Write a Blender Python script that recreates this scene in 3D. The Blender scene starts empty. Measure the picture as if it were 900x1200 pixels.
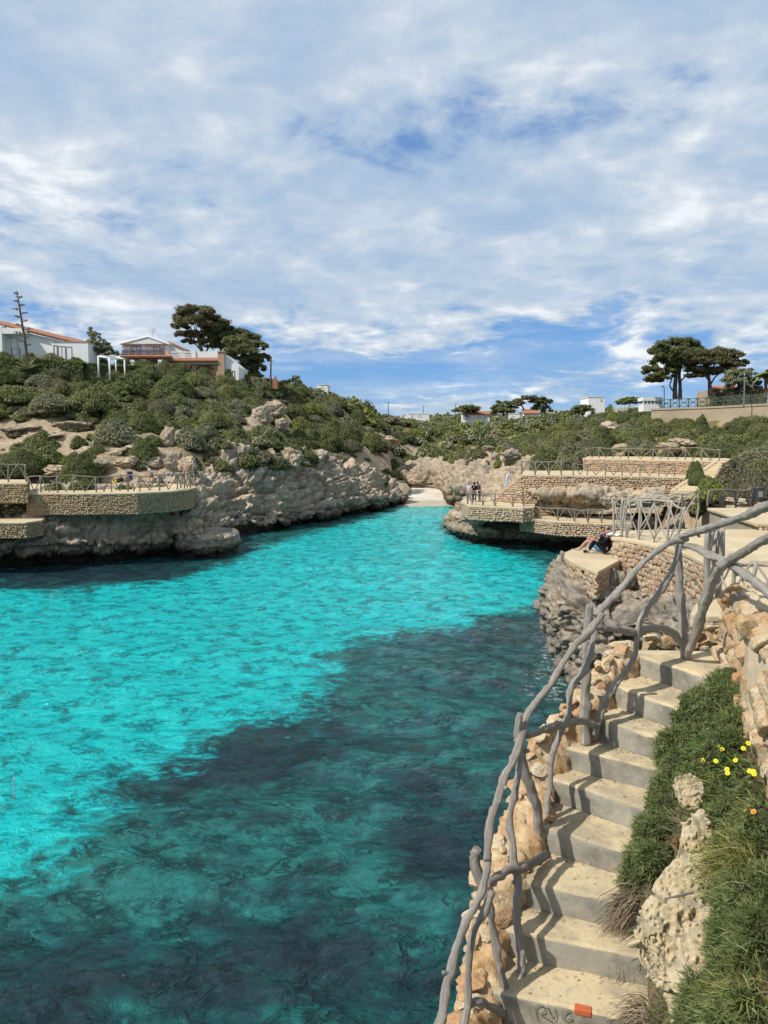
import bpy, bmesh, math, random
import numpy as np
from mathutils import Vector, Matrix
random.seed(7)
S = bpy.context.scene
COL = S.collection
# ------------------------------------------------------------------ camera, light, sky
E = 8.7                      # eye height above the sea
FPX = 900.0                  # focal length in pixels of the 900x1200 photograph
PITCH = math.atan(80 / 900)
cam_d = bpy.data.cameras.new('camera')
cam = bpy.data.objects.new('camera', cam_d)
COL.objects.link(cam)
cam.location = (0, 0, E)
cam.rotation_euler = (math.pi / 2 - PITCH, 0, 0)
cam_d.sensor_fit = 'VERTICAL'
cam_d.sensor_height = 24
cam_d.lens = 24 * FPX / 1200
cam_d.clip_start = 0.05
cam_d.clip_end = 5000
S.camera = cam
S.view_settings.view_transform = 'Standard'
S.view_settings.look = 'None'
S.view_settings.exposure = 0.14
S.view_settings.gamma = 1.0
S.render.resolution_x, S.render.resolution_y = 768, 1024
SUN_EL = math.radians(50)
SUN_TO = Vector((-0.87, -0.49, 0)).normalized() * math.cos(SUN_EL) + Vector((0, 0, math.sin(SUN_EL)))
sun_d = bpy.data.lights.new('sun', 'SUN')
sun_d.energy = 4.4
sun_d.angle = math.radians(0.6)
sun_d.color = (1.0, 0.95, 0.87)
sun = bpy.data.objects.new('sun', sun_d)
COL.objects.link(sun)
sun.rotation_euler = (-SUN_TO).to_track_quat('-Z', 'Y').to_euler()


def node(nt, typ, ins=None, **props):
    n = nt.nodes.new(typ)
    for k, v in props.items():
        setattr(n, k, v)
    for k, v in (ins or {}).items():
        s = n.inputs[k]
        if isinstance(v, bpy.types.NodeSocket):
            nt.links.new(v, s)
        else:
            s.default_value = v
    return n


def mth(nt, op, a, b=0.0, c=0.0, clamp=False):
    n = node(nt, 'ShaderNodeMath', {0: a, 1: b, 2: c}, operation=op)
    n.use_clamp = clamp
    return n.outputs[0]


def ramp(nt, fac, stops, interp='LINEAR'):
    n = node(nt, 'ShaderNodeValToRGB', {0: fac})
    cr = n.color_ramp
    cr.interpolation = interp
    while len(cr.elements) < len(stops):
        cr.elements.new(0.5)
    for e, (p, c) in zip(cr.elements, stops):
        e.position = p
        e.color = (c[0], c[1], c[2], 1) if hasattr(c, '__len__') else (c, c, c, 1)
    return n.outputs[0]


def mix(nt, fac, a, b, blend='MIX'):
    n = nt.nodes.new('ShaderNodeMix')
    n.data_type = 'RGBA'
    n.blend_type = blend
    for s, v in ((n.inputs[0], fac), (n.inputs[6], a), (n.inputs[7], b)):
        if isinstance(v, bpy.types.NodeSocket):
            nt.links.new(v, s)
        elif hasattr(v, '__len__'):
            s.default_value = (v[0], v[1], v[2], 1)
        else:
            s.default_value = v
    return n.outputs[2]


def noise(nt, vec, scale, detail=4, rough=0.55, dist=0.0, out=0):
    return node(nt, 'ShaderNodeTexNoise', {'Vector': vec, 'Scale': scale, 'Detail': detail, 'Roughness': rough, 'Distortion': dist}).outputs[out]


def smooth(nt, v, lo, hi, to0=0.0, to1=1.0):
    n = node(nt, 'ShaderNodeMapRange', {0: v, 1: lo, 2: hi, 3: to0, 4: to1})
    n.interpolation_type = 'SMOOTHSTEP'
    return n.outputs[0]


def mapping(nt, vec, scale=(1, 1, 1), loc=(0, 0, 0), rot=(0, 0, 0)):
    return node(nt, 'ShaderNodeMapping', {'Vector': vec, 'Location': loc, 'Rotation': rot, 'Scale': scale}).outputs[0]


W = bpy.data.worlds.new('World')
S.world = W
W.use_nodes = True
wt = W.node_tree
wt.nodes.clear()
sky = node(wt, 'ShaderNodeTexSky', sky_type='NISHITA')
sky.sun_disc = False
sky.sun_elevation = SUN_EL
sky.sun_rotation = math.atan2(SUN_TO.x, SUN_TO.y)
sky.air_density = 1.0
sky.dust_density = 0.3
sky.ozone_density = 2.5
tcw = node(wt, 'ShaderNodeTexCoord').outputs['Generated']
sx = node(wt, 'ShaderNodeSeparateXYZ', {0: tcw})
zc = mth(wt, 'ADD', mth(wt, 'MAXIMUM', sx.outputs[2], 0.0), 0.20)
pv = node(wt, 'ShaderNodeCombineXYZ', {0: mth(wt, 'DIVIDE', sx.outputs[0], zc), 1: mth(wt, 'DIVIDE', sx.outputs[1], zc), 2: 0.0}).outputs[0]
el = sx.outputs[2]
n_big = noise(wt, mapping(wt, pv, (1, 1, 1), (5.3, 1.1, 0)), 1.25, 3, 0.45, 0.3)
n_mid = noise(wt, mapping(wt, pv, (1.0, 1.0, 1), (1.7, 5.1, 0)), 3.6, 8, 0.56, 0.6)
n_puff = noise(wt, mapping(wt, pv, (1.0, 1.0, 1), (8.2, 2.6, 0)), 10.0, 5, 0.6, 0.25)
# cover: a sheet of cloud overhead that thins and breaks towards the horizon
cov = mth(wt, 'ADD', mth(wt, 'MULTIPLY', n_big, 1.1), mth(wt, 'MULTIPLY', n_mid, 0.65))
cov = mth(wt, 'ADD', cov, mth(wt, 'MULTIPLY', n_puff, 0.30))
cov = mth(wt, 'ADD', cov, smooth(wt, el, 0.06, 0.24, -0.11, 0.26))
cloud = smooth(wt, cov, 0.83, 1.13)
haze_w = smooth(wt, noise(wt, mapping(wt, pv, (0.45, 1.5, 1), (0, 3, 0)), 2.0, 6, 0.6, 0.5), 0.36, 0.72, 0.10, 0.55)
cloud = mth(wt, 'MAXIMUM', cloud, haze_w)
cloud = mth(wt, 'MAXIMUM', cloud, smooth(wt, el, 0.0, 0.06, 0.30, 0.0))
tone = mth(wt, 'ADD', mth(wt, 'MULTIPLY', n_puff, 0.50), mth(wt, 'MULTIPLY', n_mid, 0.80))
tone = mth(wt, 'ADD', tone, mth(wt, 'MULTIPLY', mth(wt, 'SUBTRACT', noise(wt, mapping(wt, pv, (1, 1, 1), (4.4, 9.1, 0)), 1.7, 3, 0.5, 0.4), 0.5), 0.75))
tone = mth(wt, 'SUBTRACT', tone, mth(wt, 'MULTIPLY', smooth(wt, cov, 1.15, 1.6), 0.12))
ccol = ramp(wt, smooth(wt, tone, 0.42, 0.92), [(0.0, (0.37, 0.50, 0.66)), (0.38, (0.48, 0.58, 0.70)), (0.62, (0.57, 0.645, 0.73)), (0.82, (0.70, 0.755, 0.81)), (1.0, (0.90, 0.92, 0.94))])
nish = node(wt, 'ShaderNodeVectorMath', {0: sky.outputs[0], 1: (0.085, 0.096, 0.112)}, operation='MULTIPLY').outputs[0]
blue = mix(wt, 0.72, nish, ramp(wt, el, [(0.0, (0.26, 0.44, 0.70)), (0.05, (0.15, 0.36, 0.70)), (0.12, (0.03, 0.26, 0.69)), (0.3, (0.03, 0.19, 0.56)), (1.0, (0.02, 0.10, 0.38))]))
skyc = mix(wt, mth(wt, 'MULTIPLY', cloud, 0.95), blue, ccol)
bg = node(wt, 'ShaderNodeBackground', {0: skyc, 1: 1.0})
wo = node(wt, 'ShaderNodeOutputWorld', {0: bg.outputs[0]})
S.render.film_transparent = False
try:
    S.cycles.max_bounces = 5
    S.cycles.diffuse_bounces = 3
    S.cycles.glossy_bounces = 2
    S.cycles.transparent_max_bounces = 4
    S.cycles.use_denoising = True
except Exception:
    pass


# ------------------------------------------------------------------ picture -> place
def ray(px, py):
    a = (px - 450) / FPX
    b = (600 - py) / FPX
    c, s = math.cos(PITCH), math.sin(PITCH)
    return np.array([a, c + b * s, -s + b * c])


def U(px, py, d):
    r = ray(px, py)
    return np.array([0, 0, E]) + r * (d / r[1])


def G(px, py, z=0.0):
    r = ray(px, py)
    return np.array([0, 0, E]) + r * ((z - E) / r[2])


def project(P):
    P = np.asarray(P, float)
    c, s = math.cos(PITCH), math.sin(PITCH)
    y, z = P[..., 1], P[..., 2] - E
    f = y * c - z * s
    u = y * s + z * c
    return 450 + FPX * P[..., 0] / f, 600 - FPX * u / f


# ------------------------------------------------------------------ numeric noise
def _hash(ix, iy, iz, seed):
    h = (ix.astype(np.int64) * 374761393 + iy.astype(np.int64) * 668265263 + iz.astype(np.int64) * 2147483647 + seed * 974711) & 0xFFFFFFFF
    h = ((h ^ (h >> 13)) * 1274126177) & 0xFFFFFFFF
    h = ((h ^ (h >> 16)) * 2246822519) & 0xFFFFFFFF
    return ((h ^ (h >> 15)) & 0xFFFFFF) / 16777215.0


def vnoise(p, seed=0):
    p = np.asarray(p, float)
    i = np.floor(p).astype(np.int64)
    f = p - i
    f = f * f * f * (f * (f * 6 - 15) + 10)
    x, y, z = i[..., 0], i[..., 1], i[..., 2]
    r = 0
    for dx in (0, 1):
        wx = f[..., 0] if dx else 1 - f[..., 0]
        for dy in (0, 1):
            wy = f[..., 1] if dy else 1 - f[..., 1]
            for dz in (0, 1):
                wz = f[..., 2] if dz else 1 - f[..., 2]
                r = r + wx * wy * wz * _hash(x + dx, y + dy, z + dz, seed)
    return r * 2 - 1


def fbm(p, octv=4, seed=0, gain=0.5):
    p = np.asarray(p, float)
    a, r, t = 1.0, 0, 0
    for k in range(octv):
        r = r + a * vnoise(p, seed + k * 17)
        t += a
        a *= gain
        p = p * 2.03 + 11.3
    return r / t


def ridged(p, octv=4, seed=0):
    p = np.asarray(p, float)
    a, r, t = 1.0, 0, 0
    for k in range(octv):
        r = r + a * (1 - np.abs(vnoise(p, seed + k * 13)) * 2)
        t += a
        a *= 0.5
        p = p * 2.07 + 5.7
    return r / t


def worley(p, seed=0, cell=False):
    p = np.asarray(p, float)
    i = np.floor(p).astype(np.int64)
    f1 = np.full(p.shape[:-1], 9.0)
    f2 = np.full(p.shape[:-1], 9.0)
    cid = np.zeros(p.shape[:-1])
    for dx in (-1, 0, 1):
        for dy in (-1, 0, 1):
            for dz in (-1, 0, 1):
                x, y, z = i[..., 0] + dx, i[..., 1] + dy, i[..., 2] + dz
                q = np.stack([x + _hash(x, y, z, seed), y + _hash(x, y, z, seed + 5), z + _hash(x, y, z, seed + 9)], -1)
                d = np.sqrt(((q - p) ** 2).sum(-1))
                f2 = np.minimum(f2, np.maximum(f1, d))
                if cell:
                    cid = np.where(d < f1, _hash(x, y, z, seed + 21), cid)
                f1 = np.minimum(f1, d)
    return (f1, f2, cid) if cell else (f1, f2)


# ------------------------------------------------------------------ object helpers
def mesh_np(name, V, Fc, smooth_=True, rnd=None, mats=None, midx=None, attrs=None):
    V = np.asarray(V, np.float32)
    me = bpy.data.meshes.new(name)
    if isinstance(Fc, np.ndarray):
        n, k = Fc.shape
        me.vertices.add(len(V))
        me.vertices.foreach_set('co', V.ravel())
        me.loops.add(n * k)
        me.loops.foreach_set('vertex_index', Fc.astype(np.int32).ravel())
        me.polygons.add(n)
        me.polygons.foreach_set('loop_start', np.arange(0, n * k, k, dtype=np.int32))
    else:
        me.from_pydata([tuple(map(float, v)) for v in V], [], Fc)
    me.update(calc_edges=True)
    me.validate()
    if smooth_:
        me.polygons.foreach_set('use_smooth', np.ones(len(me.polygons), bool))
    if rnd is not None:
        a = me.attributes.new('rnd', 'FLOAT', 'POINT')
        a.data.foreach_set('value', np.asarray(rnd, np.float32))
    for k, v in (attrs or {}).items():
        a = me.attributes.new(k, 'FLOAT', 'POINT')
        a.data.foreach_set('value', np.asarray(v, np.float32))
    for m in mats or []:
        me.materials.append(m)
    if midx is not None:
        me.polygons.foreach_set('material_index', np.asarray(midx, np.int32))
    return me


def link(name, me, parent=None, label=None, cat=None, group=None, kind=None, mat=None):
    o = bpy.data.objects.new(name, me)
    COL.objects.link(o)
    if mat is not None and me is not None and len(me.materials) == 0:
        me.materials.append(mat)
    if parent is not None:
        o.parent = parent
        L = parent.get('_org')
        par = parent
        off = Vector((0, 0, 0))
        while par is not None:
            off += Vector(par.location)
            par = par.parent
        o.matrix_parent_inverse = Matrix.Translation(-off)
    if label:
        o['label'] = label
    if cat:
        o['category'] = cat
    if group:
        o['group'] = group
    if kind:
        o['kind'] = kind
    return o


def thing(name, label, cat, loc=(0, 0, 0), group=None):
    o = link(name, None, None, label, cat, group)
    o.location = tuple(float(v) for v in loc)
    o.empty_display_size = 0.2
    return o


class MB:
    """collects polygons for one mesh"""
    def __init__(s):
        s.V, s.F, s.R, s.M = [], [], [], []

    def add(s, V, F, r=0.5, m=0):
        b = len(s.V)
        s.V += [tuple(map(float, v)) for v in V]
        s.F += [tuple(b + i for i in f) for f in F]
        s.R += [r] * len(V)
        s.M += [m] * len(F)

    def box(s, lo, hi, r=0.5, m=0, rz=0.0, piv=None):
        x0, y0, z0 = lo
        x1, y1, z1 = hi
        V = [(x0, y0, z0), (x1, y0, z0), (x1, y1, z0), (x0, y1, z0), (x0, y0, z1), (x1, y0, z1), (x1, y1, z1), (x0, y1, z1)]
        if rz:
            px, py = piv if piv else ((x0 + x1) / 2, (y0 + y1) / 2)
            c, n = math.cos(rz), math.sin(rz)
            V = [(px + (x - px) * c - (y - py) * n, py + (x - px) * n + (y - py) * c, z) for x, y, z in V]
        s.add(V, [(0, 3, 2, 1), (4, 5, 6, 7), (0, 1, 5, 4), (1, 2, 6, 5), (2, 3, 7, 6), (3, 0, 4, 7)], r, m)

    def prism(s, poly, z0, z1, r=0.5, m=0):
        n = len(poly)
        area = sum(poly[i][0] * poly[(i + 1) % n][1] - poly[(i + 1) % n][0] * poly[i][1] for i in range(n))
        if area < 0:
            poly = list(poly)[::-1]
        V = [(p[0], p[1], z0) for p in poly] + [(p[0], p[1], z1) for p in poly]
        Fc = [tuple(range(n - 1, -1, -1)), tuple(range(n, 2 * n))] + [(i, (i + 1) % n, n + (i + 1) % n, n + i) for i in range(n)]
        s.add(V, Fc, r, m)

    def mesh(s, name, smooth_=False, mats=None):
        return mesh_np(name, np.array(s.V), s.F, smooth_, s.R, mats, s.M if mats and len(mats) > 1 else None)

    def obj(s, name, mat, parent=None, smooth_=False, bevel=0, **k):
        mats = mat if isinstance(mat, list) else [mat]
        o = link(name, s.mesh(name, smooth_, mats), parent, **k)
        if bevel:
            b = o.modifiers.new('bevel', 'BEVEL')
            b.width = bevel
            b.segments = 2
            b.limit_method = 'ANGLE'
        return o


def catmull(P, n):
    """n points on a smooth curve through P (rows)"""
    P = np.asarray(P, float)
    if len(P) == 2:
        t = np.linspace(0, 1, n)[:, None]
        return P[0] * (1 - t) + P[1] * t
    Q = np.vstack([2 * P[0] - P[1], P, 2 * P[-1] - P[-2]])
    seg = np.r_[0, np.cumsum(np.sqrt(((P[1:, :3] - P[:-1, :3]) ** 2).sum(1)))]
    u = np.linspace(0, seg[-1], n)
    k = np.clip(np.searchsorted(seg, u, 'right') - 1, 0, len(P) - 2)
    t = ((u - seg[k]) / np.maximum(seg[k + 1] - seg[k], 1e-9))[:, None]
    a, b, c, d = Q[k], Q[k + 1], Q[k + 2], Q[k + 3]
    return 0.5 * (2 * b + (c - a) * t + (2 * a - 5 * b + 4 * c - d) * t ** 2 + (3 * b - a - 3 * c + d) * t ** 3)


def tube_mesh(name, P, rad, n=14, sides=8, rough=0.12, seed=0, mats=None, knots=0):
    """a crooked pole through the points P; rad: one number, (r0, r1) or one per control point"""
    P = np.asarray(P, float)
    if np.isscalar(rad):
        rad = [rad] * len(P)
    elif len(rad) == 2 and len(P) != 2:
        rad = list(np.linspace(rad[0], rad[1], len(P)))
    C = catmull(np.c_[P, np.asarray(rad, float)], n)
    R = C[:, 3]
    C = C[:, :3]
    T = np.gradient(C, axis=0)
    T /= np.linalg.norm(T, axis=1)[:, None]
    up = np.array([0.31, 0.17, 0.93])
    if abs(T[0] @ up) > 0.95:
        up = np.array([1.0, 0.1, 0])
    A = np.cross(T, up)
    A /= np.linalg.norm(A, axis=1)[:, None]
    B = np.cross(T, A)
    ang = np.linspace(0, 2 * np.pi, sides, endpoint=False)
    dirs = A[:, None, :] * np.cos(ang)[None, :, None] + B[:, None, :] * np.sin(ang)[None, :, None]
    V = C[:, None, :] + dirs * R[:, None, None]
    if rough:
        m = R.mean()
        w = 1 + rough * fbm(V / (m * 2.2) * np.array([1, 1, 0.7]), 3, seed) * 2
        if knots:
            rk = np.random.RandomState(seed + 77)
            w = w + rough * .55 * fbm(V / (m * 0.9), 2, seed + 5)
            Ls = np.r_[0, np.cumsum(np.linalg.norm(np.diff(C, axis=0), axis=1))]
            for _ in range(knots):
                s0, a0 = rk.uniform(.03, .97) * Ls[-1], rk.uniform(0, 6.28)
                da = np.abs((ang - a0 + np.pi) % (2 * np.pi) - np.pi)
                w = w + rk.uniform(.18, .5) * np.exp(-((Ls - s0) / (m * rk.uniform(.7, 1.3))) ** 2)[:, None] * np.exp(-(da / .9) ** 2)[None]
        V = C[:, None, :] + dirs * (R[:, None] * w)[..., None]
    L = np.r_[0, np.cumsum(np.linalg.norm(np.diff(C, axis=0), axis=1))]
    V2 = V.reshape(-1, 3)
    i = np.arange(n - 1)[:, None] * sides
    j = np.arange(sides)[None, :]
    j2 = (j + 1) % sides
    Fq = np.stack([i + j, i + j2, i + sides + j2, i + sides + j], -1).reshape(-1, 4)
    faces = [tuple(f) for f in Fq.tolist()]
    faces += [tuple(range(sides - 1, -1, -1)), tuple(range((n - 1) * sides, n * sides))]
    me = mesh_np(name, V2, faces, True, np.full(len(V2), random.random()), mats,
                 attrs={'alo': np.repeat(L, sides), 'rou': np.tile(np.cos(ang), n), 'rov': np.tile(np.sin(ang), n)})
    me.polygons[len(faces) - 1].use_smooth = False
    me.polygons[len(faces) - 2].use_smooth = False
    return me


def ico(sub):
    bm = bmesh.new()
    bmesh.ops.create_icosphere(bm, subdivisions=sub, radius=1)
    V = np.array([v.co[:] for v in bm.verts])
    Fc = np.array([[v.index for v in f.verts] for f in bm.faces])
    bm.free()
    return V, Fc


ICO1, ICO2, ICO3, ICO4B = ico(1), ico(2), ico(4), ico(5)


def stones_np(cent, nrm, size, seed, tmpl=ICO1, flat=0.55, rough=0.16, square=0.35):
    """many stones as one (V, F, rnd): centres, outward normals, sizes (n x 2: along, up)"""
    rs = np.random.RandomState(seed)
    TV, TF = tmpl
    TV = np.sign(TV) * np.abs(TV) ** (1 - square)
    n, m = len(cent), len(TV)
    cent, nrm = np.asarray(cent, float), np.asarray(nrm, float)
    up = np.array([0, 0, 1.0])
    a = np.cross(up, nrm)
    ln = np.linalg.norm(a, axis=1)
    a[ln < 1e-3] = (1, 0, 0)
    a /= np.linalg.norm(a, axis=1)[:, None]
    b = np.cross(nrm, a)
    th = rs.normal(0, 0.22, n)
    a2 = a * np.cos(th)[:, None] + b * np.sin(th)[:, None]
    b2 = -a * np.sin(th)[:, None] + b * np.cos(th)[:, None]
    size = np.asarray(size, float)
    dep = size.min(1) * flat * rs.uniform(0.75, 1.25, n)
    loc = TV[None] * (1 + rs.normal(0, rough, (n, m, 1)))
    V = cent[:, None] + loc[..., 0:1] * (a2 * size[:, 0:1])[:, None] + loc[..., 1:2] * (b2 * size[:, 1:2])[:, None] + loc[..., 2:3] * (nrm * dep[:, None])[:, None]
    Fc = (TF[None] + (np.arange(n) * m)[:, None, None]).reshape(-1, TF.shape[1])
    return V.reshape(-1, 3), Fc, np.repeat(rs.rand(n), m)


def rockify_stone(V, seed):
    n = V / np.linalg.norm(V, axis=1)[:, None]
    f1, f2, cid = worley(V * 1.9 + .3 * fbm(V * 2, 3, seed)[:, None], seed, True)
    return V + n * (.22 * (cid - .5) + .16 * (np.clip((f2 - f1) / .15, 0, 1) - 1) + .14 * fbm(V * 4, 4, seed + 3, .6))[:, None]


def grid_faces(nu, nv):
    i = np.arange(nu - 1)[:, None] * nv
    j = np.arange(nv - 1)[None, :]
    return np.stack([i + j, i + nv + j, i + nv + j + 1, i + j + 1], -1).reshape(-1, 4)


def resample(Gd, nu, nv):
    """control grid (a, b, 3) -> (nu, nv, 3), smooth along the first axis, nearly straight along the second"""
    Gd = np.asarray(Gd, float)
    a, b, _ = Gd.shape
    rows = np.stack([catmull(Gd[:, j], nu) if a > 2 else np.stack([np.linspace(Gd[0, j, k], Gd[1, j, k], nu) for k in range(3)], -1) for j in range(b)], 1)
    out = np.empty((nu, nv, 3))
    ln = np.linalg.norm(np.diff(Gd, axis=1), axis=2).mean(0)
    s = np.r_[0, np.cumsum(ln)]
    s /= s[-1]
    v = np.linspace(0, 1, nv)
    for k in range(3):
        for i in range(nu):
            out[i, :, k] = np.interp(v, s, rows[i, :, k])
    # soften the corners a little
    for _ in range(2):
        out[:, 1:-1] = 0.25 * out[:, :-2] + 0.5 * out[:, 1:-1] + 0.25 * out[:, 2:]
    return out


def normals(Pg):
    du = np.gradient(Pg, axis=0)
    dv = np.gradient(Pg, axis=1)
    n = np.cross(du, dv)
    return n / np.maximum(np.linalg.norm(n, axis=-1, keepdims=True), 1e-9)


def rockify(Pg, amp, seed, block=(2.2, 2.2, 1.1), strata=0.5, pits=0.0, pitscale=2.0, flip=1):
    """displace a sheet into blocky, layered, weathered limestone"""
    N = normals(Pg) * flip
    warp = np.stack([fbm(Pg * 0.35, 3, seed + 1), fbm(Pg * 0.35 + 31, 3, seed + 2), fbm(Pg * 0.35 + 67, 3, seed + 3)], -1)
    warp2 = np.stack([fbm(Pg * 1.7, 3, seed + 4), fbm(Pg * 1.7 + 31, 3, seed + 5), fbm(Pg * 1.7 + 67, 3, seed + 6)], -1)
    blk = np.array(block)
    Q = Pg + warp * 0.9 + warp2 * 0.22
    f1, f2, cid = worley(Q / blk, seed, True)
    e1, e2, cid2 = worley((Q + warp2 * 0.15) / (blk * np.array([0.42, 0.42, 0.36])), seed + 7, True)
    crack = np.clip((f2 - f1) / 0.13, 0, 1) ** 0.7
    crack2 = np.clip((e2 - e1) / 0.22, 0, 1)
    big = fbm(Pg * 0.28, 3, seed + 20)
    zz = Pg[..., 2] + 0.55 * fbm(Pg * np.array([0.16, 0.16, 0.3]), 3, seed + 40) + 0.12 * warp2[..., 2]
    st = np.abs(((zz * 1.15 + 0.15 * big) % 1.0) - 0.5) * 2
    st = np.clip((st - 0.10) / 0.35, 0, 1)
    sid = _hash(np.floor(zz * 1.15 + 0.15 * big + .5), 0 * zz, 0 * zz, seed)
    d = amp * (0.8 * big + 0.85 * (cid - 0.5) + 0.75 * (crack - 1) + 0.42 * (cid2 - 0.5) + 0.34 * (crack2 - 1) + strata * (0.75 * (st - 0.7) + 0.7 * (sid - 0.5))
               + 0.28 * fbm(Pg * 2.2, 4, seed + 60, 0.65) + 0.20 * ridged(Pg * 3.1, 4, seed + 70))
    if pits:
        g1, g2 = worley((Pg + 0.25 * warp) * pitscale, seed + 90)
        d = d - pits * np.clip(1 - g1 / 0.5, 0, 1) ** 0.8
        h1, h2 = worley(Pg * pitscale * 2.7, seed + 91)
        d = d - pits * 0.4 * np.clip(1 - h1 / 0.5, 0, 1)
    return Pg + N * d[..., None]


def leaf_quads(C, Nn, size, rs, asp=1.7, jit=0.55, rnd=None):
    """small pointed leaf quads at C facing roughly Nn"""
    n = len(C)
    N = Nn + rs.normal(0, jit, (n, 3))
    N /= np.linalg.norm(N, axis=1)[:, None]
    a = np.cross(N, rs.normal(size=(n, 3)))
    a /= np.maximum(np.linalg.norm(a, axis=1)[:, None], 1e-6)
    b = np.cross(N, a)
    s = (size * rs.uniform(.6, 1.35, n))[:, None]
    V = np.stack([C - a * s * asp * .5, C + b * s * .5, C + a * s * asp * .5, C - b * s * .5], 1).reshape(-1, 3)
    Fc = np.arange(4 * n).reshape(n, 4)
    r = rs.rand(n) if rnd is None else rnd
    return V, Fc, np.repeat(r, 4)


# ------------------------------------------------------------------ materials
def newmat(name):
    m = bpy.data.materials.new(name)
    m.use_nodes = True
    nt = m.node_tree
    b = nt.nodes['Principled BSDF']
    return m, nt, b


def setp(nt, b, color=None, rough=None, bump=None, bstr=0.4, bdist=0.05, spec=None, metal=None):
    def put(k, v):
        if isinstance(v, bpy.types.NodeSocket):
            nt.links.new(v, b.inputs[k])
        elif hasattr(v, '__len__'):
            b.inputs[k].default_value = (v[0], v[1], v[2], 1)
        else:
            b.inputs[k].default_value = v
    if color is not None:
        put('Base Color', color)
    if rough is not None:
        put('Roughness', rough)
    if spec is not None:
        put('Specular IOR Level', spec)
    if metal is not None:
        put('Metallic', metal)
    if bump is not None:
        bn = node(nt, 'ShaderNodeBump', {'Height': bump, 'Strength': bstr, 'Distance': bdist})
        nt.links.new(bn.outputs[0], b.inputs['Normal'])


def pos(nt):
    return node(nt, 'ShaderNodeNewGeometry').outputs['Position']


def attr(nt, name):
    return node(nt, 'ShaderNodeAttribute', attribute_name=name).outputs['Fac']


def objco(nt):
    return node(nt, 'ShaderNodeTexCoord').outputs['Object']


def orand(nt):
    return node(nt, 'ShaderNodeObjectInfo').outputs['Random']


def mat_rock(name, pale, warm, grey, greyness=0.5, fine=1.0, weed_dark=True, bstr=0.7, pitty=0.0):
    m, nt, b = newmat(name)
    p = pos(nt)
    n1 = noise(nt, p, 0.35 * fine, 5, 0.6, 0.3)
    n2 = noise(nt, p, 1.7 * fine, 6, 0.65, 0.4)
    n3 = noise(nt, p, 9.0 * fine, 4, 0.7)
    lay = noise(nt, mapping(nt, p, (0.35, 0.35, 2.6)), 1.2 * fine, 5, 0.6, 0.4)
    c = mix(nt, smooth(nt, n2, 0.38, 0.66), pale, warm)
    g = mth(nt, 'ADD', mth(nt, 'MULTIPLY', n1, 0.55), mth(nt, 'MULTIPLY', lay, 0.55))
    c = mix(nt, smooth(nt, g, 0.62 - 0.28 * greyness, 0.80 - 0.28 * greyness), c, grey)
    # lichen freckles and mineral staining
    stv = noise(nt, mapping(nt, p, (2.4, 2.4, 0.28)), 0.7 * fine, 5, 0.62, 0.5)
    c = mix(nt, mth(nt, 'MULTIPLY', smooth(nt, stv, 0.50, 0.66), 0.62), c, (grey[0] * 0.40, grey[1] * 0.39, grey[2] * 0.37))
    c = mix(nt, mth(nt, 'MULTIPLY', smooth(nt, n3, 0.52, 0.70), 0.55), c, (grey[0] * 0.42, grey[1] * 0.42, grey[2] * 0.40))
    c = mix(nt, mth(nt, 'MULTIPLY', smooth(nt, n3, 0.30, 0.45, 1.0, 0.0), 0.4), c, (min(pale[0] * 1.2, .7), min(pale[1] * 1.2, .64), min(pale[2] * 1.2, .52)))
    if weed_dark:
        z = node(nt, 'ShaderNodeSeparateXYZ', {0: p}).outputs[2]
        zz = mth(nt, 'ADD', z, mth(nt, 'MULTIPLY', mth(nt, 'SUBTRACT', n2, 0.5), 1.2))
        c = mix(nt, smooth(nt, zz, 0.35, 1.25, 0.93, 0.0), c, (0.012, 0.011, 0.008))
        c = mix(nt, smooth(nt, zz, 0.7, 2.6, 0.45, 0.0), c, (0.07, 0.06, 0.042))
    h = mth(nt, 'ADD', mth(nt, 'MULTIPLY', n2, 0.6), mth(nt, 'MULTIPLY', n3, 0.35))
    if pitty:
        v = node(nt, 'ShaderNodeTexVoronoi', {'Vector': p, 'Scale': pitty}).outputs[0]
        h = mth(nt, 'ADD', h, mth(nt, 'MULTIPLY', smooth(nt, v, 0.1, 0.5), 0.6))
    setp(nt, b, c, 0.92, h, bstr, 0.12 / fine, 0.2)
    return m


M_ROCK = mat_rock('limestone', (0.51, 0.435, 0.335), (0.45, 0.315, 0.19), (0.30, 0.265, 0.215), 0.5, bstr=1.0)
M_ROCKWARM = mat_rock('limestone_warm', (0.46, 0.38, 0.27), (0.40, 0.275, 0.165), (0.25, 0.215, 0.17), 0.5, 1.3)
M_ROCKGREY = mat_rock('limestone_weathered', (0.36, 0.315, 0.25), (0.31, 0.235, 0.155), (0.185, 0.165, 0.14), 0.55, 2.2, True, 0.9, 3.5)
M_PIT = mat_rock('limestone_pitted', (0.50, 0.425, 0.285), (0.48, 0.37, 0.205), (0.30, 0.26, 0.195), 0.26, 9.0, False, 0.9)


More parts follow.
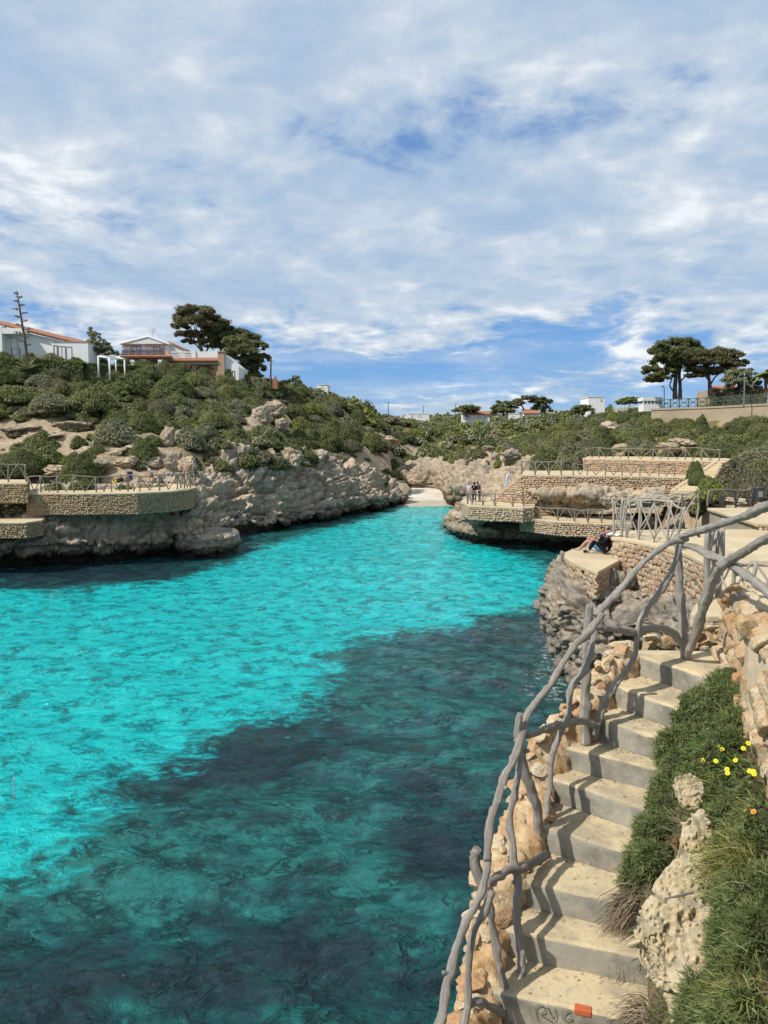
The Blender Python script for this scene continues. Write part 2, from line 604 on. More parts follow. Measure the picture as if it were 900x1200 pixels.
def mat_stone(name, stops, fine=1.0):
    m, nt, b = newmat(name)
    p = pos(nt)
    n2 = noise(nt, p, 7.0 * fine, 5, 0.65, 0.3)
    n3 = noise(nt, p, 30.0 * fine, 4, 0.7)
    c = ramp(nt, attr(nt, 'rnd'), stops)
    c = mix(nt, mth(nt, 'MULTIPLY', smooth(nt, n2, 0.42, 0.68), 0.65), c, (0.52, 0.30, 0.13))
    c = mix(nt, mth(nt, 'MULTIPLY', smooth(nt, n3, 0.46, 0.66), 0.6), c, (0.20, 0.15, 0.10))
    c = mix(nt, mth(nt, 'MULTIPLY', smooth(nt, n2, 0.26, 0.40, 1, 0), 0.6), c, (0.62, 0.54, 0.40))
    h = mth(nt, 'ADD', mth(nt, 'MULTIPLY', n2, 0.7), mth(nt, 'MULTIPLY', n3, 0.4))
    setp(nt, b, c, 0.92, h, 1.0, 0.05 / fine, 0.15)
    return m


ORANGE = [(0.0, (0.46, 0.31, 0.17)), (0.25, (0.55, 0.43, 0.27)), (0.5, (0.60, 0.52, 0.37)), (0.72, (0.50, 0.37, 0.23)), (0.86, (0.44, 0.23, 0.115)), (1.0, (0.58, 0.48, 0.33))]
RUBBLE = [(0.0, (0.40, 0.31, 0.21)), (0.35, (0.52, 0.44, 0.33)), (0.6, (0.45, 0.27, 0.17)), (0.8, (0.56, 0.47, 0.36)), (1.0, (0.34, 0.27, 0.20))]
DRAB = [(0.0, (0.25, 0.19, 0.12)), (0.5, (0.34, 0.27, 0.17)), (1.0, (0.42, 0.34, 0.23))]
M_ORANGE = mat_stone('orange_stone', ORANGE, 1.6)
M_RUBBLE = mat_stone('rubble_stone', RUBBLE, 0.8)
M_DRAB = mat_stone('drab_stone', DRAB, 0.8)


def mat_orange_rock():
    m, nt, b = newmat('orange_mortar_rock')
    p = pos(nt)
    n1 = noise(nt, p, 3.2, 5, 0.6, 0.6)
    n2 = noise(nt, p, 13, 6, 0.7, 0.3)
    n3 = noise(nt, p, 60, 4, 0.7)
    c = mix(nt, smooth(nt, n1, 0.40, 0.62), (0.52, 0.33, 0.17), (0.60, 0.47, 0.30))
    c = mix(nt, mth(nt, 'MULTIPLY', smooth(nt, n2, 0.50, 0.68), 0.75), c, (0.38, 0.19, 0.085))
    c = mix(nt, mth(nt, 'MULTIPLY', smooth(nt, n3, 0.55, 0.72), 0.5), c, (0.17, 0.11, 0.07))
    h = mth(nt, 'ADD', n2, mth(nt, 'MULTIPLY', n3, 0.4))
    setp(nt, b, c, 0.93, h, 0.9, 0.02, 0.15)
    return m


M_OROCK = mat_orange_rock()


def mat_concrete(name, a, c2, stain, fine=1.0, moss=0.0, bstr=0.35):
    m, nt, b = newmat(name)
    p = pos(nt)
    n1 = noise(nt, p, 0.8 * fine, 5, 0.6, 0.4)
    n2 = noise(nt, p, 6 * fine, 6, 0.65, 0.2)
    n3 = noise(nt, p, 70 * fine, 3, 0.8)
    c = mix(nt, smooth(nt, n1, 0.38, 0.64), a, c2)
    c = mix(nt, mth(nt, 'MULTIPLY', smooth(nt, n2, 0.52, 0.72), 0.6), c, stain)
    c = mix(nt, mth(nt, 'MULTIPLY', smooth(nt, n3, 0.58, 0.75), 0.45), c, (stain[0] * 0.5, stain[1] * 0.5, stain[2] * 0.5))
    # hairline cracks
    v = node(nt, 'ShaderNodeTexVoronoi', {'Vector': mix(nt, 0.08, p, node(nt, 'ShaderNodeTexNoise', {'Vector': p, 'Scale': 3.0 * fine}).outputs[1], 'ADD'), 'Scale': 1.3 * fine}, feature='DISTANCE_TO_EDGE').outputs[0]
    ck = mth(nt, 'MULTIPLY', smooth(nt, v, 0.0, 0.008, 1, 0), smooth(nt, n1, 0.56, 0.66))
    c = mix(nt, mth(nt, 'MULTIPLY', ck, 0.6), c, (0.10, 0.085, 0.065))
    h = mth(nt, 'SUBTRACT', mth(nt, 'ADD', n2, mth(nt, 'MULTIPLY', n3, 0.5)), mth(nt, 'MULTIPLY', ck, 0.6))
    setp(nt, b, c, 0.9, h, bstr, 0.02 / fine, 0.2)
    return m


M_DECK = mat_concrete('sandy_concrete', (0.55, 0.45, 0.29), (0.48, 0.38, 0.24), (0.40, 0.31, 0.19), 0.8)
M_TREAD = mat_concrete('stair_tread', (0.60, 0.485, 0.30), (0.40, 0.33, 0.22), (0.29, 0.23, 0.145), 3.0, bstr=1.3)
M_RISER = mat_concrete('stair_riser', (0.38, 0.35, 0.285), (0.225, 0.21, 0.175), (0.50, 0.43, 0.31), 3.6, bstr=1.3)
M_RETAIN = mat_concrete('retaining_render', (0.40, 0.33, 0.23), (0.33, 0.27, 0.19), (0.26, 0.21, 0.14), 0.5)
M_MORTAR = mat_concrete('mortar', (0.40, 0.32, 0.225), (0.33, 0.26, 0.175), (0.24, 0.185, 0.125), 1.5, bstr=0.8)
M_WALLPALE = mat_concrete('pale_render', (0.52, 0.42, 0.29), (0.46, 0.35, 0.23), (0.36, 0.26, 0.16), 2.0)


def mat_wood(name, pale, dark, scale=1.0):
    m, nt, b = newmat(name)
    cv = node(nt, 'ShaderNodeCombineXYZ', {0: attr(nt, 'rou'), 1: attr(nt, 'rov'), 2: mth(nt, 'MULTIPLY', attr(nt, 'alo'), 1.6)}).outputs[0]
    off = node(nt, 'ShaderNodeVectorMath', {0: cv, 1: node(nt, 'ShaderNodeCombineXYZ', {2: mth(nt, 'MULTIPLY', attr(nt, 'rnd'), 40.0)}).outputs[0]}, operation='ADD').outputs[0]
    gr = noise(nt, mapping(nt, off, (6, 6, 1.0)), 2.6 * scale, 8, 0.75, 0.5)
    bl = noise(nt, off, 2.0, 4, 0.6)
    sp = noise(nt, pos(nt), 85, 3, 0.7)
    c = mix(nt, smooth(nt, gr, 0.36, 0.66), dark, pale)
    c = mix(nt, mth(nt, 'MULTIPLY', smooth(nt, bl, 0.54, 0.72), 0.5), c, (pale[0] * 1.35, pale[1] * 1.3, pale[2] * 1.2))
    kn = noise(nt, mapping(nt, off, (9, 9, .5)), 3.5, 3, 0.5, 1.0)
    c = mix(nt, mth(nt, 'MULTIPLY', smooth(nt, kn, 0.60, 0.68), 0.75), c, (0.075, 0.062, 0.05))
    c = mix(nt, mth(nt, 'MULTIPLY', smooth(nt, sp, 0.58, 0.7), 0.5), c, (0.10, 0.085, 0.07))
    c = mix(nt, mth(nt, 'MULTIPLY', smooth(nt, attr(nt, 'rnd'), 0.3, 1.0), 0.22), c, (0.25, 0.19, 0.13))
    setp(nt, b, c, 0.88, mth(nt, 'ADD', mth(nt, 'ADD', gr, mth(nt, 'MULTIPLY', bl, 0.6)), mth(nt, 'MULTIPLY', sp, 0.4)), 1.0, 0.016, 0.2)
    return m


M_WOOD = mat_wood('weathered_wood', (0.62, 0.575, 0.51), (0.23, 0.20, 0.17))
M_WOODFAR = mat_wood('weathered_wood_far', (0.30, 0.26, 0.215), (0.16, 0.135, 0.11))


def mat_leaf(name, cols, transl=0.25, orng=True, rough=0.6):
    """foliage: a ramp over each leaf's own number, shifted by each plant's own number"""
    m, nt, b = newmat(name)
    r = attr(nt, 'rnd')
    if orng:
        r = mth(nt, 'ADD', mth(nt, 'MULTIPLY', r, 0.75), mth(nt, 'MULTIPLY', orand(nt), 0.25))
    k = len(cols) - 1
    c = ramp(nt, r, [(i / k, cc) for i, cc in enumerate(cols)])
    setp(nt, b, c, rough, spec=0.25)
    tr = node(nt, 'ShaderNodeBsdfTranslucent', {0: mix(nt, 0.5, c, (0.30, 0.34, 0.06), 'MIX')})
    ms = node(nt, 'ShaderNodeMixShader', {0: transl, 1: b.outputs[0], 2: tr.outputs[0]})
    out = [n for n in nt.nodes if n.type == 'OUTPUT_MATERIAL'][0]
    nt.links.new(ms.outputs[0], out.inputs[0])
    return m


def flat(name, col, rough=0.7, metal=0.0, spec=0.4, var=0.0, vs=3.0):
    m, nt, b = newmat(name)
    c = col
    if var:
        n = noise(nt, pos(nt), vs, 5, 0.6)
        c = mix(nt, mth(nt, 'MULTIPLY', smooth(nt, n, 0.4, 0.7), var), col, tuple(v * 0.55 for v in col))
    setp(nt, b, c, rough, spec=spec, metal=metal)
    return m


LEAVES = {
    'dark green': mat_leaf('leaf_dark', [(0.064, 0.084, 0.028), (0.113, 0.140, 0.045), (0.175, 0.210, 0.068), (0.260, 0.281, 0.098)]),
    'olive green': mat_leaf('leaf_olive', [(0.098, 0.109, 0.037), (0.168, 0.183, 0.062), (0.245, 0.260, 0.087), (0.344, 0.337, 0.127)]),
    'grey-green': mat_leaf('leaf_grey', [(0.147, 0.152, 0.093), (0.231, 0.238, 0.140), (0.323, 0.323, 0.197), (0.421, 0.407, 0.267)]),
    'yellow-green': mat_leaf('leaf_yellow', [(0.120, 0.147, 0.031), (0.204, 0.238, 0.047), (0.308, 0.330, 0.063), (0.421, 0.407, 0.084)]),
    'brownish dry': mat_leaf('leaf_brown', [(0.133, 0.107, 0.076), (0.210, 0.175, 0.123), (0.287, 0.245, 0.168), (0.378, 0.330, 0.231)]),
}
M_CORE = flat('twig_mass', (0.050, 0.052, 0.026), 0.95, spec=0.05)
M_PINE = mat_leaf('pine_needles', [(0.060, 0.066, 0.026), (0.110, 0.120, 0.045), (0.17, 0.175, 0.066), (0.24, 0.23, 0.10)], 0.2)
M_PINEB = mat_leaf('pine_needles_brown', [(0.060, 0.052, 0.028), (0.115, 0.098, 0.048), (0.17, 0.145, 0.072), (0.23, 0.195, 0.10)], 0.2)
M_BARK = flat('bark', (0.13, 0.095, 0.07), 0.95, var=0.6, vs=6)
M_WHITE = flat('white_render', (0.78, 0.77, 0.74), 0.85, var=0.10, vs=0.8)
M_TILE = flat('terracotta_tile', (0.38, 0.165, 0.095), 0.8, var=0.45, vs=5)
M_GLASS = flat('window_glass', (0.03, 0.045, 0.05), 0.08, spec=0.6)
M_GLASSPALE = flat('pale_window_glass', (0.16, 0.27, 0.27), 0.1, spec=0.6)
M_FRAME = flat('window_frame', (0.12, 0.12, 0.115), 0.5)
M_DARKM = flat('dark_metal', (0.03, 0.032, 0.034), 0.5, spec=0.5)
M_GREYM = flat('grey_metal', (0.30, 0.30, 0.30), 0.45, metal=0.6)
M_SOLAR = flat('solar_cell', (0.035, 0.040, 0.065), 0.2, spec=0.6)
M_BEIGE = flat('beige_stone', (0.40, 0.32, 0.23), 0.9, var=0.4, vs=3)
M_GREENF = flat('green_painted_wood', (0.085, 0.115, 0.075), 0.7, var=0.3)
M_BROWNW = flat('brown_timber', (0.16, 0.075, 0.04), 0.8, var=0.3)


def mat_water():
    m, nt, b = newmat('sea_water')
    p = pos(nt)
    sd = attr(nt, 'sand')
    dk = attr(nt, 'weed_dark')
    px = mapping(nt, p, (0.85, 1.0, 1.0), rot=(0, 0, math.radians(-14)))
    px2 = mapping(nt, p, (0.70, 1.1, 1.0), rot=(0, 0, math.radians(16)))
    chop = noise(nt, px, 1.0, 6, 0.58, 0.5)
    rip = noise(nt, px2, 3.4, 6, 0.64, 0.6)
    fine = noise(nt, px, 12.0, 3, 0.6, 0.3)
    lull = noise(nt, p, 0.11, 3, 0.5)

    def crease_shade(n, lo, hi):
        return smooth(nt, mth(nt, 'SUBTRACT', 1.0, mth(nt, 'ABSOLUTE', mth(nt, 'MULTIPLY', mth(nt, 'SUBTRACT', n, 0.5), 2.0))), lo, hi)
    cr1 = crease_shade(noise(nt, px, 1.15, 4, 0.55, 0.7), 0.90, 0.975)
    cr2 = crease_shade(noise(nt, px2, 2.9, 4, 0.58, 0.7), 0.86, 0.965)
    brk = smooth(nt, noise(nt, px, 1.3, 5, 0.6), 0.46, 0.60)
    line = mth(nt, 'MULTIPLY', mth(nt, 'MAXIMUM', mth(nt, 'MULTIPLY', cr1, 0.9), mth(nt, 'MULTIPLY', cr2, 0.75)), brk)
    w = mth(nt, 'ADD', mth(nt, 'MULTIPLY', mth(nt, 'SUBTRACT', chop, 0.5), 1.0), mth(nt, 'MULTIPLY', mth(nt, 'SUBTRACT', rip, 0.5), 0.85))
    # what lies on the bed, seen through the moving surface; wave shade painted in
    big = noise(nt, p, 0.16, 4, 0.55, 0.6)
    e = mth(nt, 'ADD', sd, mth(nt, 'MULTIPLY', mth(nt, 'SUBTRACT', big, 0.5), 3.5))
    e = mth(nt, 'ADD', e, mth(nt, 'MULTIPLY', w, 6.0))
    sand = smooth(nt, e, -1.2, 1.0)
    bed2 = noise(nt, mapping(nt, p, (1, 1, 1), (7, 3, 0)), 0.50, 7, 0.66, 1.2)
    dd = mth(nt, 'ADD', mth(nt, 'ADD', mth(nt, 'MULTIPLY', mth(nt, 'SUBTRACT', bed2, 0.23), 1.45), dk), mth(nt, 'MULTIPLY', w, 0.9))
    deep = ramp(nt, smooth(nt, dd, 0.18, 0.98), [(0.0, (0.018, 0.150, 0.135)), (0.28, (0.010, 0.080, 0.079)), (0.60, (0.010, 0.050, 0.055)), (1.0, (0.013, 0.029, 0.040))])
    turq = ramp(nt, smooth(nt, w, -0.36, 0.26), [(0.0, (0.0, 0.25, 0.255)), (0.22, (0.0, 0.375, 0.38)), (0.42, (0.001, 0.43, 0.435)), (1.0, (0.012, 0.475, 0.475))])  # light and dark of the wave faces painted into the turquoise
    far = smooth(nt, node(nt, 'ShaderNodeSeparateXYZ', {0: p}).outputs[1], 75, 108)
    turq = mix(nt, mth(nt, 'MULTIPLY', far, 0.6), turq, (0.10, 0.42, 0.37))
    c = mix(nt, sand, deep, turq)
    c = mix(nt, mth(nt, 'MULTIPLY', line, 0.88), c, mix(nt, sand, (0.004, 0.018, 0.022), (0.0, 0.10, 0.115)))  # shade of the wave facets painted into the colour as dark lines
    # broken water along the rocks
    fo = mth(nt, 'MULTIPLY', attr(nt, 'foam'), smooth(nt, mth(nt, 'ADD', rip, mth(nt, 'MULTIPLY', fine, 0.35)), 0.70, 0.84))
    c = mix(nt, fo, c, (0.75, 0.80, 0.80))
    h = mth(nt, 'ADD', mth(nt, 'ADD', mth(nt, 'MULTIPLY', chop, 1.0), mth(nt, 'MULTIPLY', rip, 0.60)), mth(nt, 'MULTIPLY', fine, 0.09))
    h = mth(nt, 'SUBTRACT', h, mth(nt, 'MULTIPLY', line, 0.12))
    setp(nt, b, c, 0.05, h, 1.0, 0.36, 0.5)
    b.inputs['IOR'].default_value = 1.33
    return m


M_WATER = mat_water()


def mat_ground():
    m, nt, b = newmat('hill_ground')
    p = pos(nt)
    n1 = noise(nt, p, 0.12, 5, 0.6, 0.3)
    n2 = noise(nt, p, 0.9, 6, 0.65, 0.4)
    n3 = noise(nt, p, 5, 4, 0.7)
    rk = attr(nt, 'rock')
    soil = mix(nt, smooth(nt, n1, 0.40, 0.60), (0.085, 0.088, 0.036), (0.17, 0.135, 0.065))
    soil = mix(nt, mth(nt, 'MULTIPLY', smooth(nt, n3, 0.5, 0.7), 0.5), soil, (0.05, 0.05, 0.02))
    rock = mix(nt, smooth(nt, n2, 0.38, 0.64), (0.44, 0.36, 0.25), (0.36, 0.25, 0.15))
    rock = mix(nt, mth(nt, 'MULTIPLY', smooth(nt, n3, 0.42, 0.62), 0.7), rock, (0.19, 0.16, 0.12))
    c = mix(nt, smooth(nt, mth(nt, 'ADD', rk, mth(nt, 'MULTIPLY', mth(nt, 'SUBTRACT', n2, 0.5), 1.2)), 0.35, 0.65), soil, rock)
    setp(nt, b, c, 0.95, mth(nt, 'ADD', n2, mth(nt, 'MULTIPLY', n3, 0.3)), 0.8, 0.25, 0.1)
    return m


M_GROUND = mat_ground()


def mat_sand():
    m, nt, b = newmat('beach_sand')
    p = pos(nt)
    n1 = noise(nt, p, 0.25, 5, 0.6)
    n3 = noise(nt, p, 8, 4, 0.7)
    c = mix(nt, smooth(nt, n1, 0.4, 0.6), (0.62, 0.57, 0.47), (0.54, 0.48, 0.38))
    c = mix(nt, mth(nt, 'MULTIPLY', smooth(nt, n3, 0.5, 0.7), 0.25), c, (0.30, 0.25, 0.18))
    z = node(nt, 'ShaderNodeSeparateXYZ', {0: p}).outputs[2]
    c = mix(nt, smooth(nt, z, 0.05, 0.22, 0.5, 0.0), c, (0.25, 0.22, 0.15))
    setp(nt, b, c, 0.95, n3, 0.4, 0.1, 0.1)
    return m


M_SAND = mat_sand()
# ------------------------------------------------------------------ coast line, terrain, sea
COAST = [G(a, b)[:2] for a, b in [(-420, 700), (-300, 688), (-100, 674), (0, 667), (100, 661), (200, 651), (255, 646), (284, 640), (284, 629), (330, 622),
                                  (380, 611), (430, 602), (466, 594), (470, 592), (500, 591), (528, 592), (548, 593), (575, 597)]]
COAST += [np.array(v) for v in [(14.0, 92), (10.5, 84), (7.5, 78)]]
COAST += [G(a, b)[:2] for a, b in [(520, 622), (540, 634), (600, 640), (650, 643), (705, 644)]]
COAST += [np.array(v) for v in [(21, 55), (18, 44), (13, 36), (8.6, 31.5), (6.6, 28.6), (6.2, 26), (6.4, 23.5), (7.0, 22), (8.2, 21.6), (7.6, 19.6), (6.2, 16.6), (5.2, 14), (4.2, 11),
                                (3.0, 8.4), (1.9, 6.9), (1.2, 5.8), (.5, 4.6), (.1, 3.6), (-.5, 2.4), (-.8, 0), (-1.0, -12), (-90, -12), (-90, 45)]]
COAST = np.array(COAST)


def seg_dist(P, A, B):
    ab = B - A
    t = np.clip(((P - A) @ ab) / max(ab @ ab, 1e-9), 0, 1)
    return np.linalg.norm(P - (A + t[:, None] * ab), axis=1)


def sdf(P, poly):
    """signed distance to a polygon: positive inside"""
    P = np.asarray(P, float)
    poly = np.asarray(poly, float)
    d = np.full(len(P), 1e9)
    ins = np.zeros(len(P), bool)
    n = len(poly)
    for i in range(n):
        A, B = poly[i], poly[(i + 1) % n]
        d = np.minimum(d, seg_dist(P, A, B))
        c = (A[1] > P[:, 1]) != (B[1] > P[:, 1])
        with np.errstate(divide='ignore', invalid='ignore'):
            xi = (B[0] - A[0]) * (P[:, 1] - A[1]) / (B[1] - A[1]) + A[0]
        ins ^= c & (P[:, 0] < xi)
    return np.where(ins, d, -d)


CTRL = []
for px, py, d, dz in [
    (0, 566, 66, 0), (60, 566, 66, 0), (120, 566, 66, 0), (190, 562, 68, 0), (-150, 566, 62, 0), (-150, 520, 70, 0),
    (0, 530, 70, -.3), (100, 525, 71, -.3), (200, 520, 74, -.3), (250, 530, 74, -.5), (0, 492, 77, -.3), (100, 488, 79, -.8), (200, 484, 83, -1),
    (300, 492, 88, -.5), (350, 510, 90, -1), (-150, 480, 80, -1), (-150, 432, 95, .2),
    (0, 432, 88, .1), (100, 436, 90, .1), (180, 441, 100, .1), (260, 449, 105, .1), (310, 455, 112, .1), (360, 463, 127, -.5),
    (400, 471, 140, -1), (430, 477, 160, -1), (460, 486, 200, -1),
    (240, 560, 68, 0), (280, 548, 76, -.5), (330, 530, 84, -.5), (380, 538, 94, -.8), (420, 541, 102, -.8), (455, 552, 114, -.5), (470, 552, 128, -.5),
    (380, 505, 108, -1), (430, 510, 125, -1), (465, 520, 150, -1),
    (497, 583, 120, 0), (495, 572, 142, 0), (500, 560, 160, 0), (508, 532, 190, -1), (522, 508, 230, -1), (540, 494, 270, -1), (560, 489, 320, 0),
    (515, 562, 146, 0), (535, 545, 134, -1.6), (545, 538, 120, -2.2), (575, 531, 114, -2.0), (602, 530, 108, -1.6), (630, 538, 100, -1.0), (600, 562, 86, 0), (620, 556, 80, -.4),
    (640, 522, 100, -1), (700, 512, 104, -1), (760, 503, 106, -1), (640, 502, 130, -1.2), (700, 492, 130, -1), (560, 502, 190, -1.2), (620, 494, 200, -1), (690, 486, 190, -.5),
    (740, 486, 140, -.3), (800, 500, 101, -.7), (850, 512, 90, -1), (890, 522, 77, -1.3), (880, 545, 61, -1.5), (855, 566, 52, -1), (905, 562, 48, -.8), (960, 520, 66, -1), (1000, 560, 40, -.5),
    (700, 537, 84, -.3), (760, 537, 80, -.3), (805, 533, 74, -.4), (660, 553, 76, -.4), (740, 553, 70, -.4),
    (900, 578, 41, 0), (850, 583, 43, 0), (815, 585, 46, -.2), (770, 590, 50, -.4), (740, 600, 52, -1)]:
    q = U(px, py, d)
    q[2] += dz
    CTRL.append(q)
CTRL += [np.array(v, float) for v in [
    (-60, 120, 18.5), (-40, 150, 18), (-110, 100, 18.5), (-45, 100, 18.3), (-28, 118, 18.2), (-110, 60, 9), (-80, 50, 5), (-150, 150, 18), (-170, 60, 12), (-20, 190, 16), (-60, 240, 17), (-170, 300, 18), (0, 330, 18), (0, 430, 19),
    (-170, 430, 19), (60, 430, 19), (190, 430, 19), (70, 250, 17.5), (50, 200, 15), (45, 120, 13.2), (60, 108, 13.2), (80, 108, 13.2), (60, 150, 13.6), (100, 150, 14), (190, 150, 15), (190, 60, 13), (120, 90, 13),
    (60, 60, 9.5), (90, 40, 9), (190, 10, 10), (60, 15, 6), (30, 10, 5.4), (30, 20, 5.2), (12, 14, 4.9), (12, 20, 4.9), (20, 28, 5.2), (14, 27, 4.9), (28, 34, 5.5), (60, 0, 7), (14, 10, 5.2), (8, 12, 5.0)]]
CTRL = np.array(CTRL)


def rbf_fit(P, reg=0.6):
    n = len(P)
    r = np.linalg.norm(P[:, None, :2] - P[None, :, :2], axis=2)
    A = np.zeros((n + 3, n + 3))
    A[:n, :n] = -r + 0 * r
    A[:n, :n] -= np.eye(n) * reg
    A[:n, n] = 1
    A[:n, n + 1:] = P[:, :2]
    A[n:, :n] = A[:n, n:].T
    return np.linalg.solve(A, np.r_[P[:, 2], 0, 0, 0])


RBFW = rbf_fit(CTRL)


def land(P):
    P = np.asarray(P, float)
    out = np.empty(len(P))
    for i in range(0, len(P), 20000):
        q = P[i:i + 20000]
        r = np.linalg.norm(q[:, None] - CTRL[None, :, :2], axis=2)
        out[i:i + 20000] = -r @ RBFW[:-3] + RBFW[-3] + q @ RBFW[-2:]
    return out


# terraces: outline on the plane of their deck
def gp(z, pts):
    return [tuple(G(a, b, z)[:2]) for a, b in pts]


Z_LT, Z_LU, Z_LS, Z_LEDGE = 5.25, 6.0, 3.5, 1.7
P_LT = gp(Z_LT, [(30, 578), (100, 578), (160, 577.5), (200, 575.5), (222, 573), (230, 570.5), (226, 568), (200, 566.6), (100, 567), (36, 567)])
P_LU = [tuple(G(a, b, Z_LU)[:2]) for a, b in [(-160, 567), (31, 566), (34, 562), (-160, 561.5)]]
P_LS = gp(Z_LS, [(-160, 614), (30, 612), (48, 609.5), (52, 607), (-160, 606)])
P_LEDGE = gp(Z_LEDGE, [(206, 628), (232, 630.5), (262, 627), (276, 624), (279, 620.5), (262, 617), (236, 617), (210, 621)])
Z_M, Z_L, Z_M2, Z_M3 = 3.6, 2.65, 6.05, 7.28
P_M = gp(Z_M, [(541, 587), (549, 592.5), (580, 594), (612, 595), (625, 594.5), (629, 585), (600, 583), (566, 582), (548, 582.5)])
P_L = gp(Z_L, [(609, 606), (650, 611), (720, 614), (740, 614), (742, 602), (640, 600), (618, 601)])
P_M2 = gp(Z_M2, [(611, 556.5), (690, 557.5), (760, 558.2), (806, 559.2), (806, 552.5), (700, 551.5), (615, 551.5)])
P_M3 = gp(Z_M3, [(683, 537), (760, 538.5), (820, 540), (853, 541), (856, 537), (760, 535), (690, 534.6)])
Z_P, Z_D2, Z_D1, Z_D3 = 4.95, 5.65, 5.9, 5.5
P_P = gp(Z_P, [(700, 669.5), (683, 663), (670, 656.5), (663, 651), (665, 646.5), (676, 643.5), (700, 641.5), (718, 642)]) + [(7.9, 25.2)]
P_D2 = gp(Z_D2, [(718, 629), (745, 633), (775, 640), (805, 648), (828, 659)]) + [(8.6, 19.9), (22, 20.2), (22, 27.0)] + gp(Z_D2, [(800, 620), (760, 621), (724, 622)])
P_D1 = [(13.2, 27.0), (22.0, 27.0), (22, 33.5), (14.2, 33.5)]
P_D3 = gp(Z_D3, [(834, 670), (824, 696), (812, 719), (830, 721)]) + [(8.6, 14.2), (15, 14.6), (15, 19.9), (8.6, 19.9)]
TERR = [(P_LT, Z_LT), (P_LU, Z_LU), (P_LS, Z_LS), (P_LEDGE, Z_LEDGE), (P_M, Z_M), (P_L, Z_L), (P_M2, Z_M2), (P_M3, Z_M3), (P_P, Z_P), (P_D2, Z_D2), (P_D1, Z_D1), (P_D3, Z_D3)]

# the ground sheet
xs = np.linspace(-175, 195, 371)
ys = 10 + np.cumsum(np.r_[0, np.geomspace(0.42, 4.0, 269)])
NX, NY = len(xs), len(ys)
XX, YY = np.meshgrid(xs, ys, indexing='ij')
PXY = np.stack([XX.ravel(), YY.ravel()], -1)
ZL = land(PXY)
inl = -sdf(PXY, COAST)
q3 = np.c_[PXY, np.zeros(len(PXY))]
ZL = ZL + 0.5 * fbm(q3 * 0.13, 4, 3) + 0.35 * fbm(q3 * 0.5, 3, 8)
t = np.clip((inl - 1.5) / 5.5, 0, 1)
t = t * t * (3 - 2 * t)
ZG = -2.5 + (np.maximum(ZL, 0.3) + 2.5) * t
for poly, z in TERR:
    s = sdf(PXY, poly)
    ZG = np.where(s > -1.6, np.minimum(ZG, z - 0.35), ZG)
# open rock on the slopes (ellipses of bare ground, world metres via the picture)
BARE = []


def bare(px, py, d, wpx, hpx):
    q = U(px, py, d)
    BARE.append((q[0], q[1], wpx / 900 * d, None, px, py, wpx, hpx))


for a in [(40, 505, 77, 75, 16), (105, 520, 74, 60, 22), (185, 530, 73, 45, 24), (150, 555, 70, 90, 14), (225, 530, 73, 16, 18), (20, 520, 75, 50, 14), (318, 492, 90, 26, 26), (300, 500, 88, 22, 12), (430, 520, 120, 25, 10),
          (470, 530, 145, 30, 12), (575, 535, 112, 42, 14), (600, 560, 84, 22, 26), (540, 560, 112, 40, 30), (790, 520, 84, 30, 12), (735, 528, 90, 25, 8), (810, 522, 80, 22, 10), (715, 503, 108, 12, 8), (860, 497, 96, 22, 6), (405, 545, 100, 60, 14), (340, 545, 84, 60, 18)]:
    bare(*a)


def bareness(P3):
    px, py = project(P3)
    r = np.zeros(len(P3))
    for b in BARE:
        e = ((px - b[4]) / b[6]) ** 2 + ((py - b[5]) / b[7]) ** 2
        r = np.maximum(r, np.clip(1.35 - e, 0, 1))
    return r


EF = np.array([U(a, b, d)[:2] for a, b, d in [(460, 572, 150), (503, 572, 146), (514, 580, 126), (521, 592, 112), (530, 595, 107), (545, 597, 105), (575, 601, 100), (620, 604, 96), (650, 534, 106), (615, 532, 111), (596, 529, 115), (571, 530, 119), (547, 534, 125), (539, 536, 139), (512, 538, 158), (468, 541, 158)]])
se = sdf(PXY, EF)
ZG = ZG - 3.2 * np.clip((se + .5) / 2.0, 0, 1)
bm_ = (XX.ravel() > -4) & (XX.ravel() < 15) & (YY.ravel() > 96) & (YY.ravel() < 146)
ZG = np.where(bm_ & (inl < 60) & (project(np.c_[PXY, ZG])[0] > 460) & (project(np.c_[PXY, ZG])[0] < 540), np.minimum(ZG, -1.1 + (YY.ravel() - 98) * .028), ZG)
VG = np.c_[PXY, ZG]
rock_a = bareness(VG)
slope_z = ZG.reshape(NX, NY)
gx, gy = np.gradient(slope_z, xs, ys)
steep = np.clip((np.hypot(gx, gy).ravel() - 0.55) / 0.5, 0, 1)
rock_a = np.maximum(rock_a, steep)
rock_a = np.maximum(rock_a, np.clip(1.2 - inl / 9, 0, 1) * (inl > 0))
fw1, fw2, fcid = worley(np.c_[PXY + 0.8 * np.stack([fbm(q3 * .4, 2, 1), fbm(q3 * .4, 2, 2)], -1), ZL] * np.array([.36, .36, .5]), 9, True)
ZG = ZG + rock_a * (0.55 * ridged(q3 * 0.45, 4, 77) - 0.25 + 0.35 * fbm(q3 * 1.3, 3, 5) + 0.9 * (fcid - .5) + .5 * (np.clip((fw2 - fw1) / .15, 0, 1) - 1))
for poly, z in TERR:
    ZG = np.where(sdf(PXY, poly) > -0.8, np.minimum(ZG, z - 0.25), ZG)
ZGRID = ZG.reshape(NX, NY)
link('hill_ground', mesh_np('hill_ground', np.c_[PXY, ZG], grid_faces(NX, NY), True, None, [M_GROUND], attrs={'rock': rock_a}), kind='structure')
